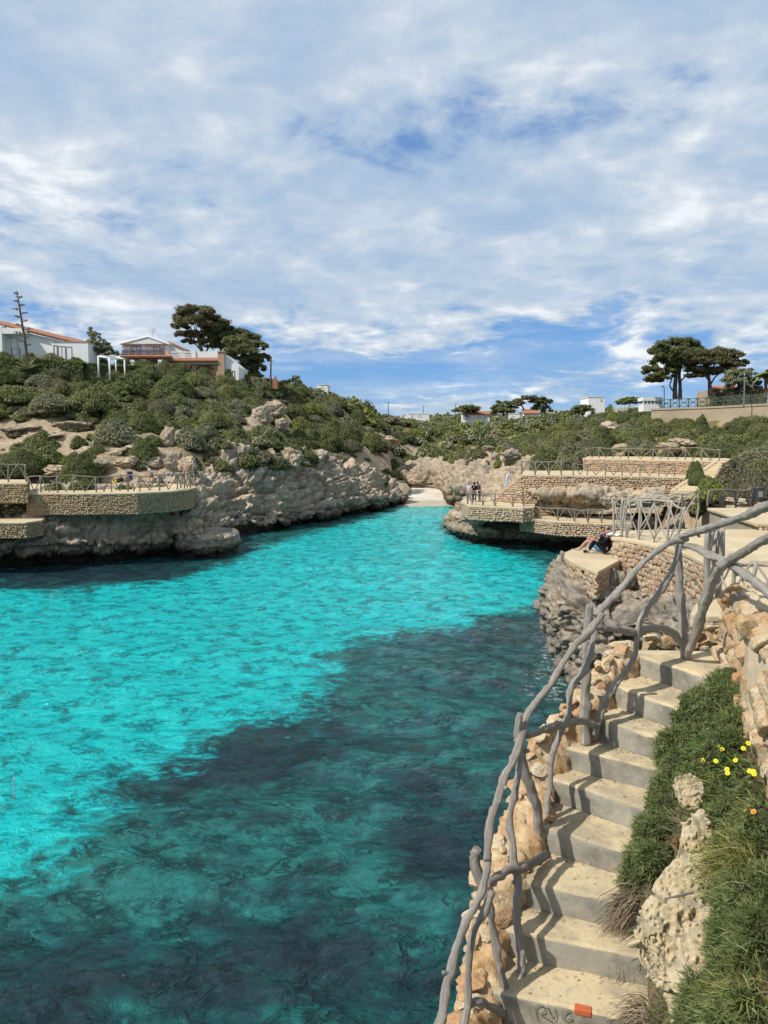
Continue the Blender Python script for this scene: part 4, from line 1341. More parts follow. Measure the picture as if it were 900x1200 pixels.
# a green timber fence with crossed bars on the retaining wall
ft = thing('timber_fence', 'green timber fence of crossed bars on top of the beige retaining wall', 'fence', RW[1])
pts = []
for i in range(1, 4):
    n = 6 if i == 1 else 7
    for k in range(n):
        t = k / n
        p = RW[i] * (1 - t) + RW[i + 1] * t
        pts.append((p[0], p[1] + .35, RWT[i] * (1 - t) + RWT[i + 1] * t))
for i, p in enumerate(pts):
    mb = MB()
    mb.box((p[0] - .06, p[1] - .06, p[2] - .05), (p[0] + .06, p[1] + .06, p[2] + 1.3))
    mb.obj('post', M_GREENF, ft)
    if i:
        q = pts[i - 1]
        for z0, z1, nm in ((1.22, 1.22, 'rail'), (.15, .15, 'rail'), (.15, 1.22, 'cross_bar'), (1.22, .15, 'cross_bar'), (.68, .68, 'rail')):
            dy = {'rail': 0.0, 'cross_bar': .05 if z0 < z1 else -.05}[nm]
            link(nm, tube_mesh(nm, [(q[0], q[1] + dy, q[2] + z0), (p[0], p[1] + dy, p[2] + z1)], .05, 2, 5, 0, 0, [M_GREENF]), ft)
# ------------------------------------------------------------------ the stair beside the lens
SL = [(752, 769), (720, 803), (705, 843), (665, 876), (649, 913), (645, 972), (611, 1032), (600, 1091), (590, 1164)]
SR = [(843, 800), (797, 832), (781, 868), (781, 904), (766, 952), (744, 1001), (733, 1058), (745, 1120), (735, 1196)]
SZ = [E - 2.0 - 0.19 * k for k in range(9)]
Lp = [G(a, b, z) for (a, b), z in zip(SL, SZ)]
Rp = [G(a, b, z) for (a, b), z in zip(SR, SZ)]
for k in range(9):       # the flight goes on below the frame
    Lp.append(Lp[-1] + np.array([-.17, -.30, -.19]))
    Rp.append(Rp[-1] + np.array([-.17, -.30, -.19]))
NS = len(Lp)
REX = []                 # right ends carried on under the plants
for l, r in zip(Lp, Rp):
    t = (r - l) / np.linalg.norm(r - l)
    REX.append(r + t * 0.32)
stair = thing('stone_staircase', 'worn concrete stair climbing along the sea wall beside the driftwood rail', 'staircase', Lp[4])


def step_mesh(k):
    l, r = Lp[k][:2], REX[k][:2]
    if k == 0:
        bl, br = G(752, 764.5, SZ[0])[:2], G(875, 764, SZ[0])[:2]
        r = Rp[0][:2] + np.array([.10, -.1])
        br = br + np.array([0.05, 0])
    else:
        bl, br = Lp[k - 1][:2], REX[k - 1][:2]
        dv = bl - l
        bl, br = l + dv * 1.04, r + (br - r) * 1.04
    t = (r - l) / np.linalg.norm(r - l)
    l = l - t * 0.10
    bl = bl - t * 0.10
    z = Lp[k][2]
    # a rounded, chipped nosing: sheet across tread, nosing and riser
    nu = 56
    prof = [('b', 1.0, 0.0), ('b', .8, 0.), ('b', .6, 0), ('b', .4, 0), ('b', .25, 0), ('b', .12, 0), ('b', .05, 0.0), ('b', .02, -.004), ('b', .004, -.014), ('b', -.002, -.03), ('b', -.002, -.06), ('b', -.002, -.1), ('b', -.002, -.14), ('b', -.002, -.19), ('b', -.002, -.3)]
    nv = len(prof)
    u = np.linspace(0, 1, nu)
    V = np.zeros((nu, nv, 3))
    for j, (_, f, dz) in enumerate(prof):
        p = l + np.outer(u, r - l) + f * ((bl - l)[None] * (1 - u)[:, None] + (br - r)[None] * u[:, None])
        V[:, j, :2] = p
        V[:, j, 2] = z + dz
    N = normals(V)
    chip = 0.006 * fbm(V * 9, 3, k) + 0.010 * np.minimum(0, fbm(V * 5, 3, k + 9) - 0.1)
    edge = np.exp(-((np.arange(nv) - 8) / 2.0) ** 2)
    wob = 0.012 * fbm(V * 1.7, 2, k + 30)
    V[..., 2] += chip * (0.4 + 2.2 * edge)[None]
    V[..., :2] += (wob + chip * 1.5)[..., None] * np.array([-0.5, -0.8])
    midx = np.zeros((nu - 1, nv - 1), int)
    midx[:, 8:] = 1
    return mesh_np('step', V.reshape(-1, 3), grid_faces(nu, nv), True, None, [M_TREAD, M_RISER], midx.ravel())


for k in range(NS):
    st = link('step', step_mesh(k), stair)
# scrap of red brick set in the lowest riser in view, and a scrawl on it
mb = MB()
rz = math.atan2((Rp[8] - Lp[8])[1], (Rp[8] - Lp[8])[0])
tt = (Rp[8] - Lp[8]) / np.linalg.norm(Rp[8] - Lp[8])
nn = np.array([tt[1], -tt[0], 0])


def on_riser(px, py, k=8, off=.004):
    r_ = ray(px, py)
    s_ = ((Lp[k] + nn * off - np.array([0, 0, E])) @ nn) / (r_ @ nn)
    return np.array([0, 0, E]) + r_ * s_


bp = on_riser(683, 1187)
mb.box((bp[0] - .052, bp[1] - .004, bp[2] - .020), (bp[0] + .052, bp[1] + .05, bp[2] + .020), rz=rz, piv=(bp[0], bp[1]))
mb.obj('brick', flat('red_brick', (0.50, 0.11, 0.04), 0.9, var=.4, vs=40), stair, bevel=.006)
pen = flat('faded_marker', (0.13, 0.12, 0.105), 0.9)
for j, pts in enumerate([[(630, 1196), (628, 1183), (632, 1178), (638, 1180), (638, 1186), (632, 1188), (640, 1193), (648, 1198)], [(641, 1180), (645, 1188), (649, 1195), (651, 1188), (650, 1181)], [(668, 1184), (661, 1187), (659, 1193), (664, 1196), (669, 1193), (671, 1199)]]):
    P = [on_riser(a, b, 8, .010) for a, b in pts]
    link('scrawl', tube_mesh('scrawl', P, .0028, 24, 5, 0, 0, [pen]), stair)
# grit, crumbs of stone and dead leaves swept into the corners of the treads
rg = np.random.RandomState(12)
B, Nn_, Sz = [], [], []
for k in range(1, NS - 3):
    for _ in range(46):
        u = rg.beta(.5, 1.6) if rg.rand() < .6 else rg.rand()
        f = 1 - abs(rg.normal(0, .22)) if rg.rand() < .6 else rg.rand()
        p = Lp[k] * (1 - u) + Rp[k] * u
        q = Lp[k - 1] * (1 - u) + Rp[k - 1] * u
        r_ = p + (q - p) * np.clip(f, .06, .97)
        B.append((r_[0], r_[1], Lp[k][2] + .004))
        Nn_.append((0.05, 0.02, 1))
        s_ = rg.uniform(.002, .007) * (1 if rg.rand() < .93 else 1.8)
        Sz.append((s_, s_ * rg.uniform(.6, 1)))
V, Fc, R = stones_np(B, Nn_, Sz, 5)
link('stone_grit', mesh_np('stone_grit', V, Fc, True, R, [M_RUBBLE]), kind='stuff')
B = np.array(B)[rg.rand(len(B)) < .5] + np.array([.01, .0, .004])
V, Fc, R = leaf_quads(B, np.tile([0, 0, 1.0], (len(B), 1)), .007, rg, 2.6, .35)
link('dead_leaf_litter', mesh_np('dead_leaf_litter', V, Fc, False, R, [flat('dead_leaf', (0.24, 0.17, 0.10), .9)]), kind='stuff')

# low sea wall left of the stair: crumbling orange rock and mortar
WOUT = [(722, 752), (703, 769), (693, 782), (681, 799), (660, 818), (637, 843), (618, 871), (598, 915), (580, 955), (562, 1010), (549, 1058), (542, 1091), (536, 1132), (531, 1164), (526, 1198), (515, 1262)]
py_l = [p[1] for p in SL] + [1250]
z_l = SZ + [SZ[-1] - .19]
rows = []
inner = np.array([[*p] for p in Lp])
prev = None
for i, (a, b) in enumerate(WOUT):
    z = np.interp(b, py_l, z_l) + 0.03
    o = G(a, b, z)
    # the matching point along the stair's left edge
    tpar = np.interp(b, py_l, np.arange(len(py_l)))
    k = int(min(tpar, NS - 2))
    f = tpar - k
    inn = inner[k] * (1 - f) + inner[k + 1] * f
    rows.append((o, inn))
for _ in range(3):
    o, inn = rows[-1]
    rows.append((o + np.array([-.20, -.36, -.24]), inn + np.array([-.20, -.36, -.24])))
stW = []
for o, inn in rows:
    acr = (inn - o) * np.array([1, 1, 0])
    acr = acr / np.linalg.norm(acr)
    zi = inn[2]
    stW.append([inn + acr * .06 + (0, 0, -.38), inn + acr * .03 + (0, 0, -.05), inn * 1 + (0, 0, .04) - acr * .03, inn * .62 + o * .38 + (0, 0, .05), inn * .25 + o * .75 + (0, 0, .03), o, o - acr * .02 + (0, 0, -.12), o + acr * .05 + (0, 0, -.8), o + acr * .18 + (0, 0, -2.2), o + acr * .1 + (0, 0, -4), o - acr * .4 + (0, 0, -6.6)])
wall_t = thing('sea_wall', 'crumbling orange stone wall between the concrete stair and the sea', 'wall', rows[6][0])
Pg = resample(stW, 330, 110)
N = normals(Pg)
f1, f2 = worley(Pg * np.array([5, 5, 5]), 5)
g1, g2 = worley(Pg * 13.0, 8)
d = 0.07 * fbm(Pg * 3.2, 4, 3) + 0.035 * np.clip((f2 - f1) / .25, 0, 1) + 0.012 * np.clip((g2 - g1) / .3, 0, 1) + .030 * fbm(Pg * 14, 4, 6, .65) + .022 * ridged(Pg * 7, 4, 16)
Pw = Pg + N * d[..., None]
link('rock_core', mesh_np('rock_core', Pw.reshape(-1, 3), grid_faces(330, 110), True, None, [M_OROCK]), wall_t)


def one_stone(seed, size, sub=ICO3):
    """a single angular field stone as a mesh about its own centre"""
    TV, TF = sub
    rs = np.random.RandomState(seed)
    V = TV.copy()
    for _ in range(15):                      # knock off flat facets
        n = rs.normal(size=3)
        n /= np.linalg.norm(n)
        h = rs.uniform(0.48, 0.86)
        dd = V @ n - h
        V -= np.clip(dd, 0, None)[:, None] * n
    V *= (1.12 + 0.12 * fbm(V * 2.6 + seed, 3, seed) + 0.07 * fbm(V * 7 + seed, 3, seed + 4, .6))[:, None]
    return V * np.array(size), TF


STONE_MESH = []
ICO3S = ico(4)
for s in range(14):
    V, Fc = one_stone(s, (1, 1, 1))
    STONE_MESH.append((V, Fc))


def put_stone(c, nrm, w, h, dpt, parent, mat, seed, name='stone', spin=None):
    rs = random.Random(seed)
    V, Fc = STONE_MESH[seed % 14]
    nrm = np.array(nrm, float)
    nrm /= np.linalg.norm(nrm)
    up = np.array([0, 0, 1.0]) if abs(nrm[2]) < .9 else np.array([.6, .8, 0])
    a = np.cross(up, nrm)
    a /= np.linalg.norm(a)
    b = np.cross(nrm, a)
    th = rs.uniform(-.5, .5) if spin is None else spin
    a, b = a * math.cos(th) + b * math.sin(th), -a * math.sin(th) + b * math.cos(th)
    Q = np.array(c) + V[:, 0:1] * a * w / 2 + V[:, 1:2] * b * h / 2 + V[:, 2:3] * nrm * dpt / 2
    return link(name, mesh_np(name, Q, Fc, True, np.full(len(Q), rs.random()), [mat]), parent)


# stones bedded along the top of the sea wall
sd = 100
npts = 46
for k in range(npts):
    fk = k / (npts - 1)
    i = int(8 + fk * (330 - 95))
    for j0 in (0.20, 0.30, 0.37, 0.44):
        sd += 1
        r = random.Random(sd)
        if r.random() < (0.42 if fk < .45 else 0.56):
            continue
        # find the crest columns of the sheet: between its inner and outer top edges
        jj = int(110 * 0.060) + int((0.45 - j0) * 3)
        zcol = Pw[i, :40, 2]
        top = np.where(zcol > zcol.max() - 0.10)[0]
        j = int(top[0] + (top[-1] - top[0]) * (j0 - .18) / .28)
        c = Pw[i, min(j, 60)]
        n = N[i, min(j, 60)]
        if n[2] < 0:
            n = -n
        s = r.uniform(.10, .20)
        put_stone(c - n * .012, n + np.array([0, 0, .5]), s * r.uniform(.8, 1.4), s * .85, s * .46, wall_t, M_ORANGE, sd)

# parapet of boulders behind the landing
par = thing('boulder_parapet', 'low row of orange boulders closing the landing at the top of the stair', 'wall', G(800, 765, SZ[0]))
for j, (a, b, w, h) in enumerate([(762, 757, 26, 20), (780, 754, 30, 24), (806, 757, 24, 19), (826, 752, 30, 18), (842, 758, 24, 18), (823, 761, 30, 14), (845, 747, 24, 11), (815, 744, 30, 9), (852, 740, 34, 11), (764, 747, 22, 9), (742, 768, 22, 14), (736, 758, 22, 14), (724, 760, 20, 16), (835, 735, 24, 8), (866, 736, 26, 10), (874, 742, 24, 12)]):
    z = 7.52
    c = U(a, b, z - (0.0 if j < 10 else -.1))
    put_stone(c, (-.1, -1, .25), w * z / 900, h * z / 900, .26, par, M_ORANGE if j not in (5, 4) else M_RUBBLE, 700 + j, spin=.0)
mb = MB()
c = U(863, 757, 7.15)
mb.box((c[0] - .07, c[1] - .12, SZ[0] - .05), (c[0] + .12, c[1] + .14, c[2] + .10), rz=.15)
mb.obj('concrete_block', M_RISER, par, bevel=.012)

# wall of orange and cream stones on the land side
WB = [np.array(v) for v in [(3.16, 7.15, 6.62), (3.02, 6.6, 6.66), (2.72, 5.7, 6.6), (2.44, 4.75, 6.55), (2.12, 3.7, 6.45), (1.72, 2.5, 6.4), (1.3, 1.2, 6.35)]]
rw = thing('rubble_wall', 'thick orange and cream stone wall rising above the green bank', 'wall', WB[2])
stR = []
for p in WB:
    nn = np.array([-.94, .34, 0])
    stR.append([p + nn * .0 + (0, 0, -.5), p + (0, 0, .1), p - nn * .03 + (0, 0, .45), p - nn * .07 + (0, 0, .70), p - nn * .25 + (0, 0, .74), p - nn * .7 + (0, 0, .72), p - nn * 1.3 + (0, 0, .70)])
Pg = resample(stR, 220, 60)
N2 = normals(Pg)
d = 0.04 * fbm(Pg * 4, 4, 13) + 0.02 * fbm(Pg * 14, 3, 16)
Pr = Pg + N2 * d[..., None]
link('mortar_core', mesh_np('mortar_core', Pr.reshape(-1, 3), grid_faces(220, 60), True, None, [M_WALLPALE]), rw)
r = random.Random(3)
sd = 900
s = 0.0
tot = 6.1
while s < tot:
    w = r.uniform(.16, .30)
    x = (s + w / 2) / tot
    zc = 0.02
    while zc < .66:
        h = r.uniform(.12, .24)
        sd += 1
        pp = catmull(np.array(WB), 200)[min(199, int(x * 199))]
        nn = np.array([-.94, .34, 0])
        ctr = pp + (0, 0, zc + h / 2) - nn * (.03 + .05 * zc) + np.array([r.uniform(-.02, .02), r.uniform(-.05, .05), 0])
        if not (zc + h / 2 > .40 and 0.2 < x < .36 and r.random() < .75):       # a patch of smooth render stays bare
            put_stone(ctr, nn + np.array([0, 0, r.uniform(-.1, .35)]), w * 1.08, h * 1.1, .17, rw, M_ORANGE if r.random() < .85 else M_RUBBLE, sd)
        zc += h
    s += w * .92
for k in range(9):
    pp = catmull(np.array(WB), 200)[6 + k * 9]
    put_stone(pp + (-.0 + .16, .02, .71), (-.2, 0, 1), .24, .30, .14, rw, M_ORANGE, 2000 + k)

# the steep earth bank between the stair and that wall
wb = catmull(np.array(WB), NS)
stK = []
for k in range(NS):
    a = REX[k] - (REX[k] - Lp[k]) / np.linalg.norm(REX[k] - Lp[k]) * .22
    tk = np.clip((7.0 - a[1]) / 5.8, 0, .995)
    b = catmull(np.array(WB), 200)[int(tk * 199)]
    stK.append([a + (0, 0, -.35), a + (0, 0, .02), a * .72 + b * .28 + (0, 0, .06), a * .4 + b * .6 + (0, 0, .10), b + (0, 0, .06), b + (.2, -.05, .05)])
PK = resample(stK, 120, 70)
NK = normals(PK)
if NK[..., 2].mean() < 0:
    NK = -NK
PK = PK + NK * (0.05 * fbm(PK * 3, 4, 21) + .02 * fbm(PK * 11, 3, 23))[..., None]
M_SOIL = mat_concrete('bank_soil', (0.16, 0.12, 0.075), (0.10, 0.075, 0.045), (0.22, 0.17, 0.11), 4, bstr=.9)
link('earth_bank', mesh_np('earth_bank', PK.reshape(-1, 3), grid_faces(120, 70), True, None, [M_SOIL]), kind='structure')


# ------------------------------------------------------------------ driftwood rail beside the stair
rail_t = thing('driftwood_railing', 'large driftwood railing of grey crooked branches along the concrete stair', 'railing', U(687, 868, 6.6))


def stick(name, pts, rad, n=None, sides=16, rough=.22, seed=0):
    P = [U(p[0], p[1], p[2] * .965) for p in pts]
    rad = [v * .80 for v in rad]
    L = sum(np.linalg.norm(P[i + 1] - P[i]) for i in range(len(P) - 1))
    n = max(24, int(L / .022))
    o = link(name, tube_mesh(name, P, rad, n, sides, rough, seed, [M_WOOD], int(3 + L * 4)), rail_t)
    C = catmull(np.c_[np.array(P), np.array(rad)], n)
    rk = np.random.RandomState(seed + 300)
    for _ in range(max(1, int(L * 1.1))):        # sawn stubs of side branches
        i = rk.randint(3, n - 3)
        t = C[i + 1, :3] - C[i - 1, :3]
        t /= np.linalg.norm(t)
        d = np.cross(t, rk.normal(size=3))
        d = d / np.linalg.norm(d) + t * rk.uniform(.2, .7)
        d /= np.linalg.norm(d)
        r = C[i, 3]
        link('branch_stub', tube_mesh('branch_stub', [C[i, :3], C[i, :3] + d * r * 1.3, C[i, :3] + d * r * rk.uniform(1.5, 2.3)], [r * .7, r * .5, r * .42], 8, 10, .15, seed, [M_WOOD]), rail_t)
    return o


stick('handrail', [(930, 580, 5.45), (900, 592, 5.75), (867, 607, 6.2), (832, 618, 6.7), (803, 627, 7.15), (790, 632, 7.28)], [.046, .044, .041, .038, .034, .03], 50, seed=1)
stick('handrail', [(806, 632, 7.22), (792, 634, 7.2), (780, 639, 7.1), (753, 660, 6.95), (727, 690, 6.75), (703, 716, 6.58), (698, 722, 6.55)], [.026, .032, .031, .031, .034, .037, .03], 50, seed=2)
stick('handrail', [(706, 718, 6.5), (700, 728, 6.5), (690, 741, 6.45), (675, 755, 6.38), (660, 776, 6.28), (645, 802, 6.15), (633, 817, 6.05), (621, 832, 5.95), (614, 848, 5.85), (609, 871, 5.7), (601, 894, 5.55), (590, 914, 5.42), (583, 940, 5.28), (576, 958, 5.15), (572, 987, 5.02), (571, 1009, 4.93)],
      [.034, .036, .037, .035, .032, .031, .033, .036, .037, .035, .036, .038, .037, .035, .033, .03], 90, seed=3)
stick('handrail', [(573, 1000, 4.98), (570, 1022, 4.9), (563, 1049, 4.8), (548, 1076, 4.68), (539, 1099, 4.6), (531, 1129, 4.48), (523, 1161, 4.36), (518, 1190, 4.25), (505, 1225, 4.1), (496, 1262, 3.95)], [.026, .029, .03, .031, .032, .033, .034, .034, .034, .034], 70, seed=4)
# posts
stick('post', [(804, 775, 7.3), (801, 745, 7.3), (799, 720, 7.3), (797, 690, 7.3), (795, 655, 7.28), (794, 626, 7.28)], [.05, .05, .048, .044, .042, .04], 40, seed=5)
stick('post', [(687, 872, 6.62), (686, 840, 6.62), (686, 800, 6.62), (687, 770, 6.62), (689, 735, 6.62), (691, 709, 6.62)], [.052, .051, .049, .046, .042, .036], 40, seed=6)
stick('post', [(631, 1000, 5.9), (631, 975, 5.88), (630, 951, 5.86), (622, 925, 5.82), (614, 902, 5.8), (609, 878, 5.79), (607, 858, 5.78), (610, 836, 5.78)], [.05, .051, .05, .046, .042, .042, .043, .03], 50, seed=7)
stick('post', [(598, 1192, 4.86), (594, 1170, 4.87), (587, 1139, 4.89), (581, 1111, 4.92), (577, 1084, 4.94), (573, 1058, 4.95), (565, 1040, 4.98), (560, 1025, 5.0), (556, 1004, 5.02), (560, 994, 5.02)], [.034, .034, .034, .033, .033, .033, .036, .042, .044, .032], 60, seed=8)
# long braces
stick('brace', [(797, 638, 7.2), (790, 662, 7.15), (780, 684, 7.1), (767, 702, 7.03), (752, 724, 6.96), (747, 742, 6.93), (745, 765, 6.9), (733, 787, 6.84), (720, 803, 6.78), (711, 820, 6.74), (703, 840, 6.68), (696, 862, 6.62)], [.028, .03, .032, .032, .032, .03, .028, .03, .036, .038, .037, .032], 70, seed=9)
stick('brace', [(697, 738, 6.6), (692, 766, 6.5), (684, 787, 6.45), (669, 806, 6.38), (666, 834, 6.3), (662, 846, 6.25), (654, 866, 6.2), (647, 886, 6.14), (645, 908, 6.1), (641, 952, 6.0), (638, 992, 5.9)], [.03, .032, .034, .031, .03, .029, .03, .029, .029, .029, .028], 70, seed=10)
stick('brace', [(610, 880, 5.72), (606, 915, 5.6), (600, 942, 5.52), (597, 965, 5.46), (601, 990, 5.38), (602, 1010, 5.33), (608, 1038, 5.25), (606, 1062, 5.18), (606, 1090, 5.12), (611, 1115, 5.06), (611, 1142, 5.0), (608, 1166, 4.95), (606, 1196, 4.9)], [.028, .031, .031, .034, .036, .036, .035, .033, .034, .037, .036, .033, .032], 80, seed=11)
stick('brace', [(577, 1044, 4.82), (569, 1067, 4.78), (558, 1084, 4.75), (552, 1107, 4.7), (549, 1138, 4.64), (549, 1168, 4.58), (546, 1190, 4.52), (538, 1222, 4.4)], [.03, .032, .031, .029, .028, .027, .031, .03], 50, seed=12)
stick('brace', [(549, 1178, 4.58), (560, 1173, 4.62), (570, 1177, 4.68), (580, 1183, 4.74), (602, 1193, 4.86)], [.024, .026, .026, .027, .028], 30, seed=13)
stick('crossbar', [(696, 734, 6.62), (715, 736, 6.74), (743, 740, 6.92), (770, 736, 7.1), (783, 739, 7.17), (794, 748, 7.22), (806, 764, 7.26)], [.034, .038, .038, .037, .042, .044, .036], 50, seed=14)
stick('crossbar', [(617, 863, 5.85), (630, 858, 5.95), (647, 852, 6.1), (666, 848, 6.28), (681, 845, 6.45), (699, 851, 6.6)], [.028, .033, .034, .036, .033, .026], 40, seed=15)
stick('crossbar', [(570, 1036, 4.98), (584, 1027, 5.1), (597, 1019, 5.22), (606, 1020, 5.3), (615, 1017, 5.4), (625, 1011, 5.55), (641, 1001, 5.72)], [.030, .034, .038, .035, .034, .037, .036], 40, seed=16)
# the end bay over the landing
stick('brace', [(804, 770, 7.22), (812, 752, 7.1), (817, 737, 7.02), (824, 714, 6.9), (830, 694, 6.8), (838, 674, 6.65), (850, 660, 6.45), (867, 650, 6.2), (884, 639, 5.95), (900, 630, 5.75), (930, 612, 5.4)], [.046, .05, .052, .052, .052, .048, .044, .042, .04, .038, .036], 70, seed=17)
stick('brace', [(797, 640, 7.25), (808, 640, 7.15), (820, 645, 7.0), (853, 660, 6.5), (880, 678, 6.05), (900, 693, 5.75), (925, 712, 5.45)], [.03, .035, .038, .042, .046, .047, .046], 50, seed=18)
# ------------------------------------------------------------------ shrubs
def shrub_geo(seed, nleaf=3200, leaf=0.06, flat_=0.75, nclump=26, lump=0.30):
    rs = np.random.RandomState(seed)
    ph = np.arange(nclump) * 2.39996 + rs.rand() * 6
    z = np.clip(1 - (np.arange(nclump) + .5) / nclump * 1.02, 0.0, 1)
    rr = np.sqrt(1 - z * z) * rs.uniform(.75, 1.05, nclump)
    cl = np.stack([rr * np.cos(ph) * .70, rr * np.sin(ph) * .70, z * flat_ * .78 * rs.uniform(.8, 1.1, nclump)], -1)
    cr = lump * rs.uniform(.7, 1.25, nclump)
    tone = rs.rand(nclump)
    k = rs.randint(0, nclump, nleaf)
    d = rs.normal(size=(nleaf, 3))
    d[:, 2] = np.abs(d[:, 2]) * .9 - .25
    d /= np.linalg.norm(d, axis=1)[:, None]
    sh = rs.uniform(.72, 1.10, nleaf)
    C = cl[k] + d * (cr[k] * sh)[:, None] * np.array([1, 1, .85])
    C[:, 2] = np.maximum(C[:, 2], 0.0)
    nn = d * .8 + np.array([0, 0, .35]) + .3 * cl[k]
    rnd = np.clip(.55 * tone[k] + .45 * rs.rand(nleaf), 0, 1)
    V, Fc, R = leaf_quads(C, nn, leaf, rs, rnd=rnd)
    TV, TF = ICO2
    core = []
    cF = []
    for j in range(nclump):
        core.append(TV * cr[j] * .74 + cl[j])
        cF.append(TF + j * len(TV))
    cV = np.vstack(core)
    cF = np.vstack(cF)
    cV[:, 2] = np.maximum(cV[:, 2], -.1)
    return V, Fc, R, cV, cF


def shrub_mesh(name, seed, mat, **k):
    V, Fc, R, cV, cF = shrub_geo(seed, **k)
    n = len(V)
    faces = [tuple(f) for f in Fc.tolist()] + [tuple(f) for f in (cF + n).tolist()]
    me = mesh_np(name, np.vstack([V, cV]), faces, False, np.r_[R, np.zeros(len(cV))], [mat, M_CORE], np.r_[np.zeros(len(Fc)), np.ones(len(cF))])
    return me


SH = {}
for i, (kd, m) in enumerate(LEAVES.items()):
    SH[kd] = [shrub_mesh('shrub', 10 * i + j, m, nleaf=9000, leaf=(.038 if kd != 'brownish dry' else .032), flat_=(.82, .66, .92)[j], nclump=(46, 38, 54)[j], lump=(.30, .34, .26)[j]) for j in range(3)]
rs_s = random.Random(11)
PLACED = []     # x, y, r of every shrub

SHRUBS = []     # (x, y, z, width, height, kind)


def add_shrub(x, y, w, h, kind, z=None, force=False):
    if not force:
        for (a, b, r) in PLACED:
            if (a - x) ** 2 + (b - y) ** 2 < (0.62 * (r + w / 2)) ** 2:
                return False
    PLACED.append((x, y, w / 2))
    SHRUBS.append((x, y, float(hgt(x, y)) - .08 if z is None else z, w, h, kind))
    return True


# shrubs read off the photograph: centre px, foot py, distance, width px, height px, kind
for px, py, d, wp, hp, kd in [
    (135, 522, 74, 60, 34, 'grey-green'), (95, 558, 67, 54, 46, 'dark green'), (25, 552, 68, 66, 34, 'dark green'), (42, 522, 73, 44, 20, 'olive green'), (130, 526, 75, 40, 18, 'olive green'), (168, 512, 78, 48, 26, 'dark green'),
    (250, 486, 84, 40, 22, 'olive green'), (222, 520, 77, 44, 26, 'grey-green'), (250, 552, 72, 44, 34, 'yellow-green'), (275, 562, 73, 40, 34, 'brownish dry'), (285, 520, 82, 46, 30, 'grey-green'), (262, 535, 75, 50, 30, 'olive green'),
    (240, 504, 80, 40, 20, 'grey-green'), (60, 488, 80, 60, 26, 'grey-green'), (20, 486, 81, 50, 24, 'olive green'), (110, 484, 82, 60, 30, 'olive green'), (205, 470, 92, 60, 24, 'dark green'), (155, 476, 88, 56, 26, 'dark green'),
    (300, 470, 96, 46, 20, 'olive green'), (312, 548, 80, 36, 26, 'dark green'), (352, 506, 95, 40, 26, 'dark green'), (385, 510, 106, 40, 28, 'olive green'), (410, 515, 115, 36, 28, 'dark green'), (435, 522, 124, 30, 24, 'olive green'),
    (205, 562, 69.5, 20, 10, 'olive green'), (240, 562, 69.5, 26, 22, 'olive green'),
    (832, 585, 38, 42, 30, 'yellow-green'), (858, 582, 44, 56, 50, 'brownish dry'), (880, 580, 42, 50, 40, 'brownish dry'), (818, 566, 52, 22, 18, 'dark green'), (895, 580, 44, 46, 60, 'olive green'), (885, 545, 62, 70, 40, 'brownish dry'), (815, 560, 58, 24, 22, 'dark green'), (840, 525, 80, 60, 22, 'dark green'),
    (800, 520, 92, 40, 22, 'olive green'), (770, 508, 100, 50, 22, 'olive green'), (725, 512, 100, 46, 18, 'olive green'), (690, 512, 103, 44, 24, 'grey-green'), (668, 552, 80, 36, 38, 'grey-green'), (640, 553, 82, 40, 42, 'dark green'), (702, 532, 88, 40, 26, 'dark green'),
    (750, 530, 88, 44, 20, 'grey-green'), (690, 528, 92, 36, 26, 'brownish dry'), (625, 540, 92, 40, 36, 'dark green'), (655, 530, 92, 36, 30, 'brownish dry'), (870, 500, 96, 46, 22, 'dark green'), (822, 487, 103, 16, 18, 'dark green'), (800, 500, 103, 40, 20, 'olive green'), (765, 499, 107, 36, 18, 'olive green'),
    (575, 540, 112, 34, 9, 'yellow-green'), (678, 492, 165, 30, 18, 'dark green'), (560, 562, 84, 0, 0, '')]:
    if not kd:
        continue
    p = U(px, py, d)
    add_shrub(p[0], p[1], wp / 900 * d, hp / 900 * d * 1.05, kd, p[2] - .1 if d < 60 else None, True)
# the green belt along the crest of the left hill (clipped garden hedge behind it)
for i in range(26):
    px = -20 + i * 13.5 + rs_s.uniform(-4, 4)
    d = np.interp(px, [-20, 100, 180, 260, 320], [88, 92, 101, 108, 114]) + rs_s.uniform(-2, 2)
    p = U(px, 440, d)
    add_shrub(p[0], p[1], rs_s.uniform(2.6, 4.2), rs_s.uniform(1.7, 2.5), rs_s.choice(['dark green', 'dark green', 'olive green', 'grey-green']))
n_try = 0
rsn = np.random.RandomState(77)
while len(SHRUBS) < 330 and n_try < 9000:
    n_try += 1
    x, y = rsn.uniform(-62, 62), 62 + 110 * rsn.rand() ** 1.25
    z = float(hgt(x, y))
    if z < 2.2:
        continue
    px, py = project(np.array([x, y, z]))
    if not (-60 < px < 960):
        continue
    if bareness(np.array([[x, y, z]]))[0] > .35 and rsn.rand() < .90:
        continue
    if any(sdf(np.array([[x, y]]), np.array(P))[0] > -1.3 for P, _ in TERR):
        continue
    if x > 30 and y > 104 and px > 760:
        continue
    if px < 285 and y > 92 + max(0, (px - 100) * .1):
        continue
    if sdf(np.array([[x, y]]), COAST)[0] > -6.5:
        continue
    kd = rsn.choice(['dark green', 'olive green', 'grey-green', 'yellow-green', 'brownish dry'], p=[.36, .33, .17, .07, .07])
    w = rsn.uniform(1.7, 4.2) * (1 + .004 * max(0, y - 70))
    add_shrub(x, y, w, w * rsn.uniform(.42, .68), kd)
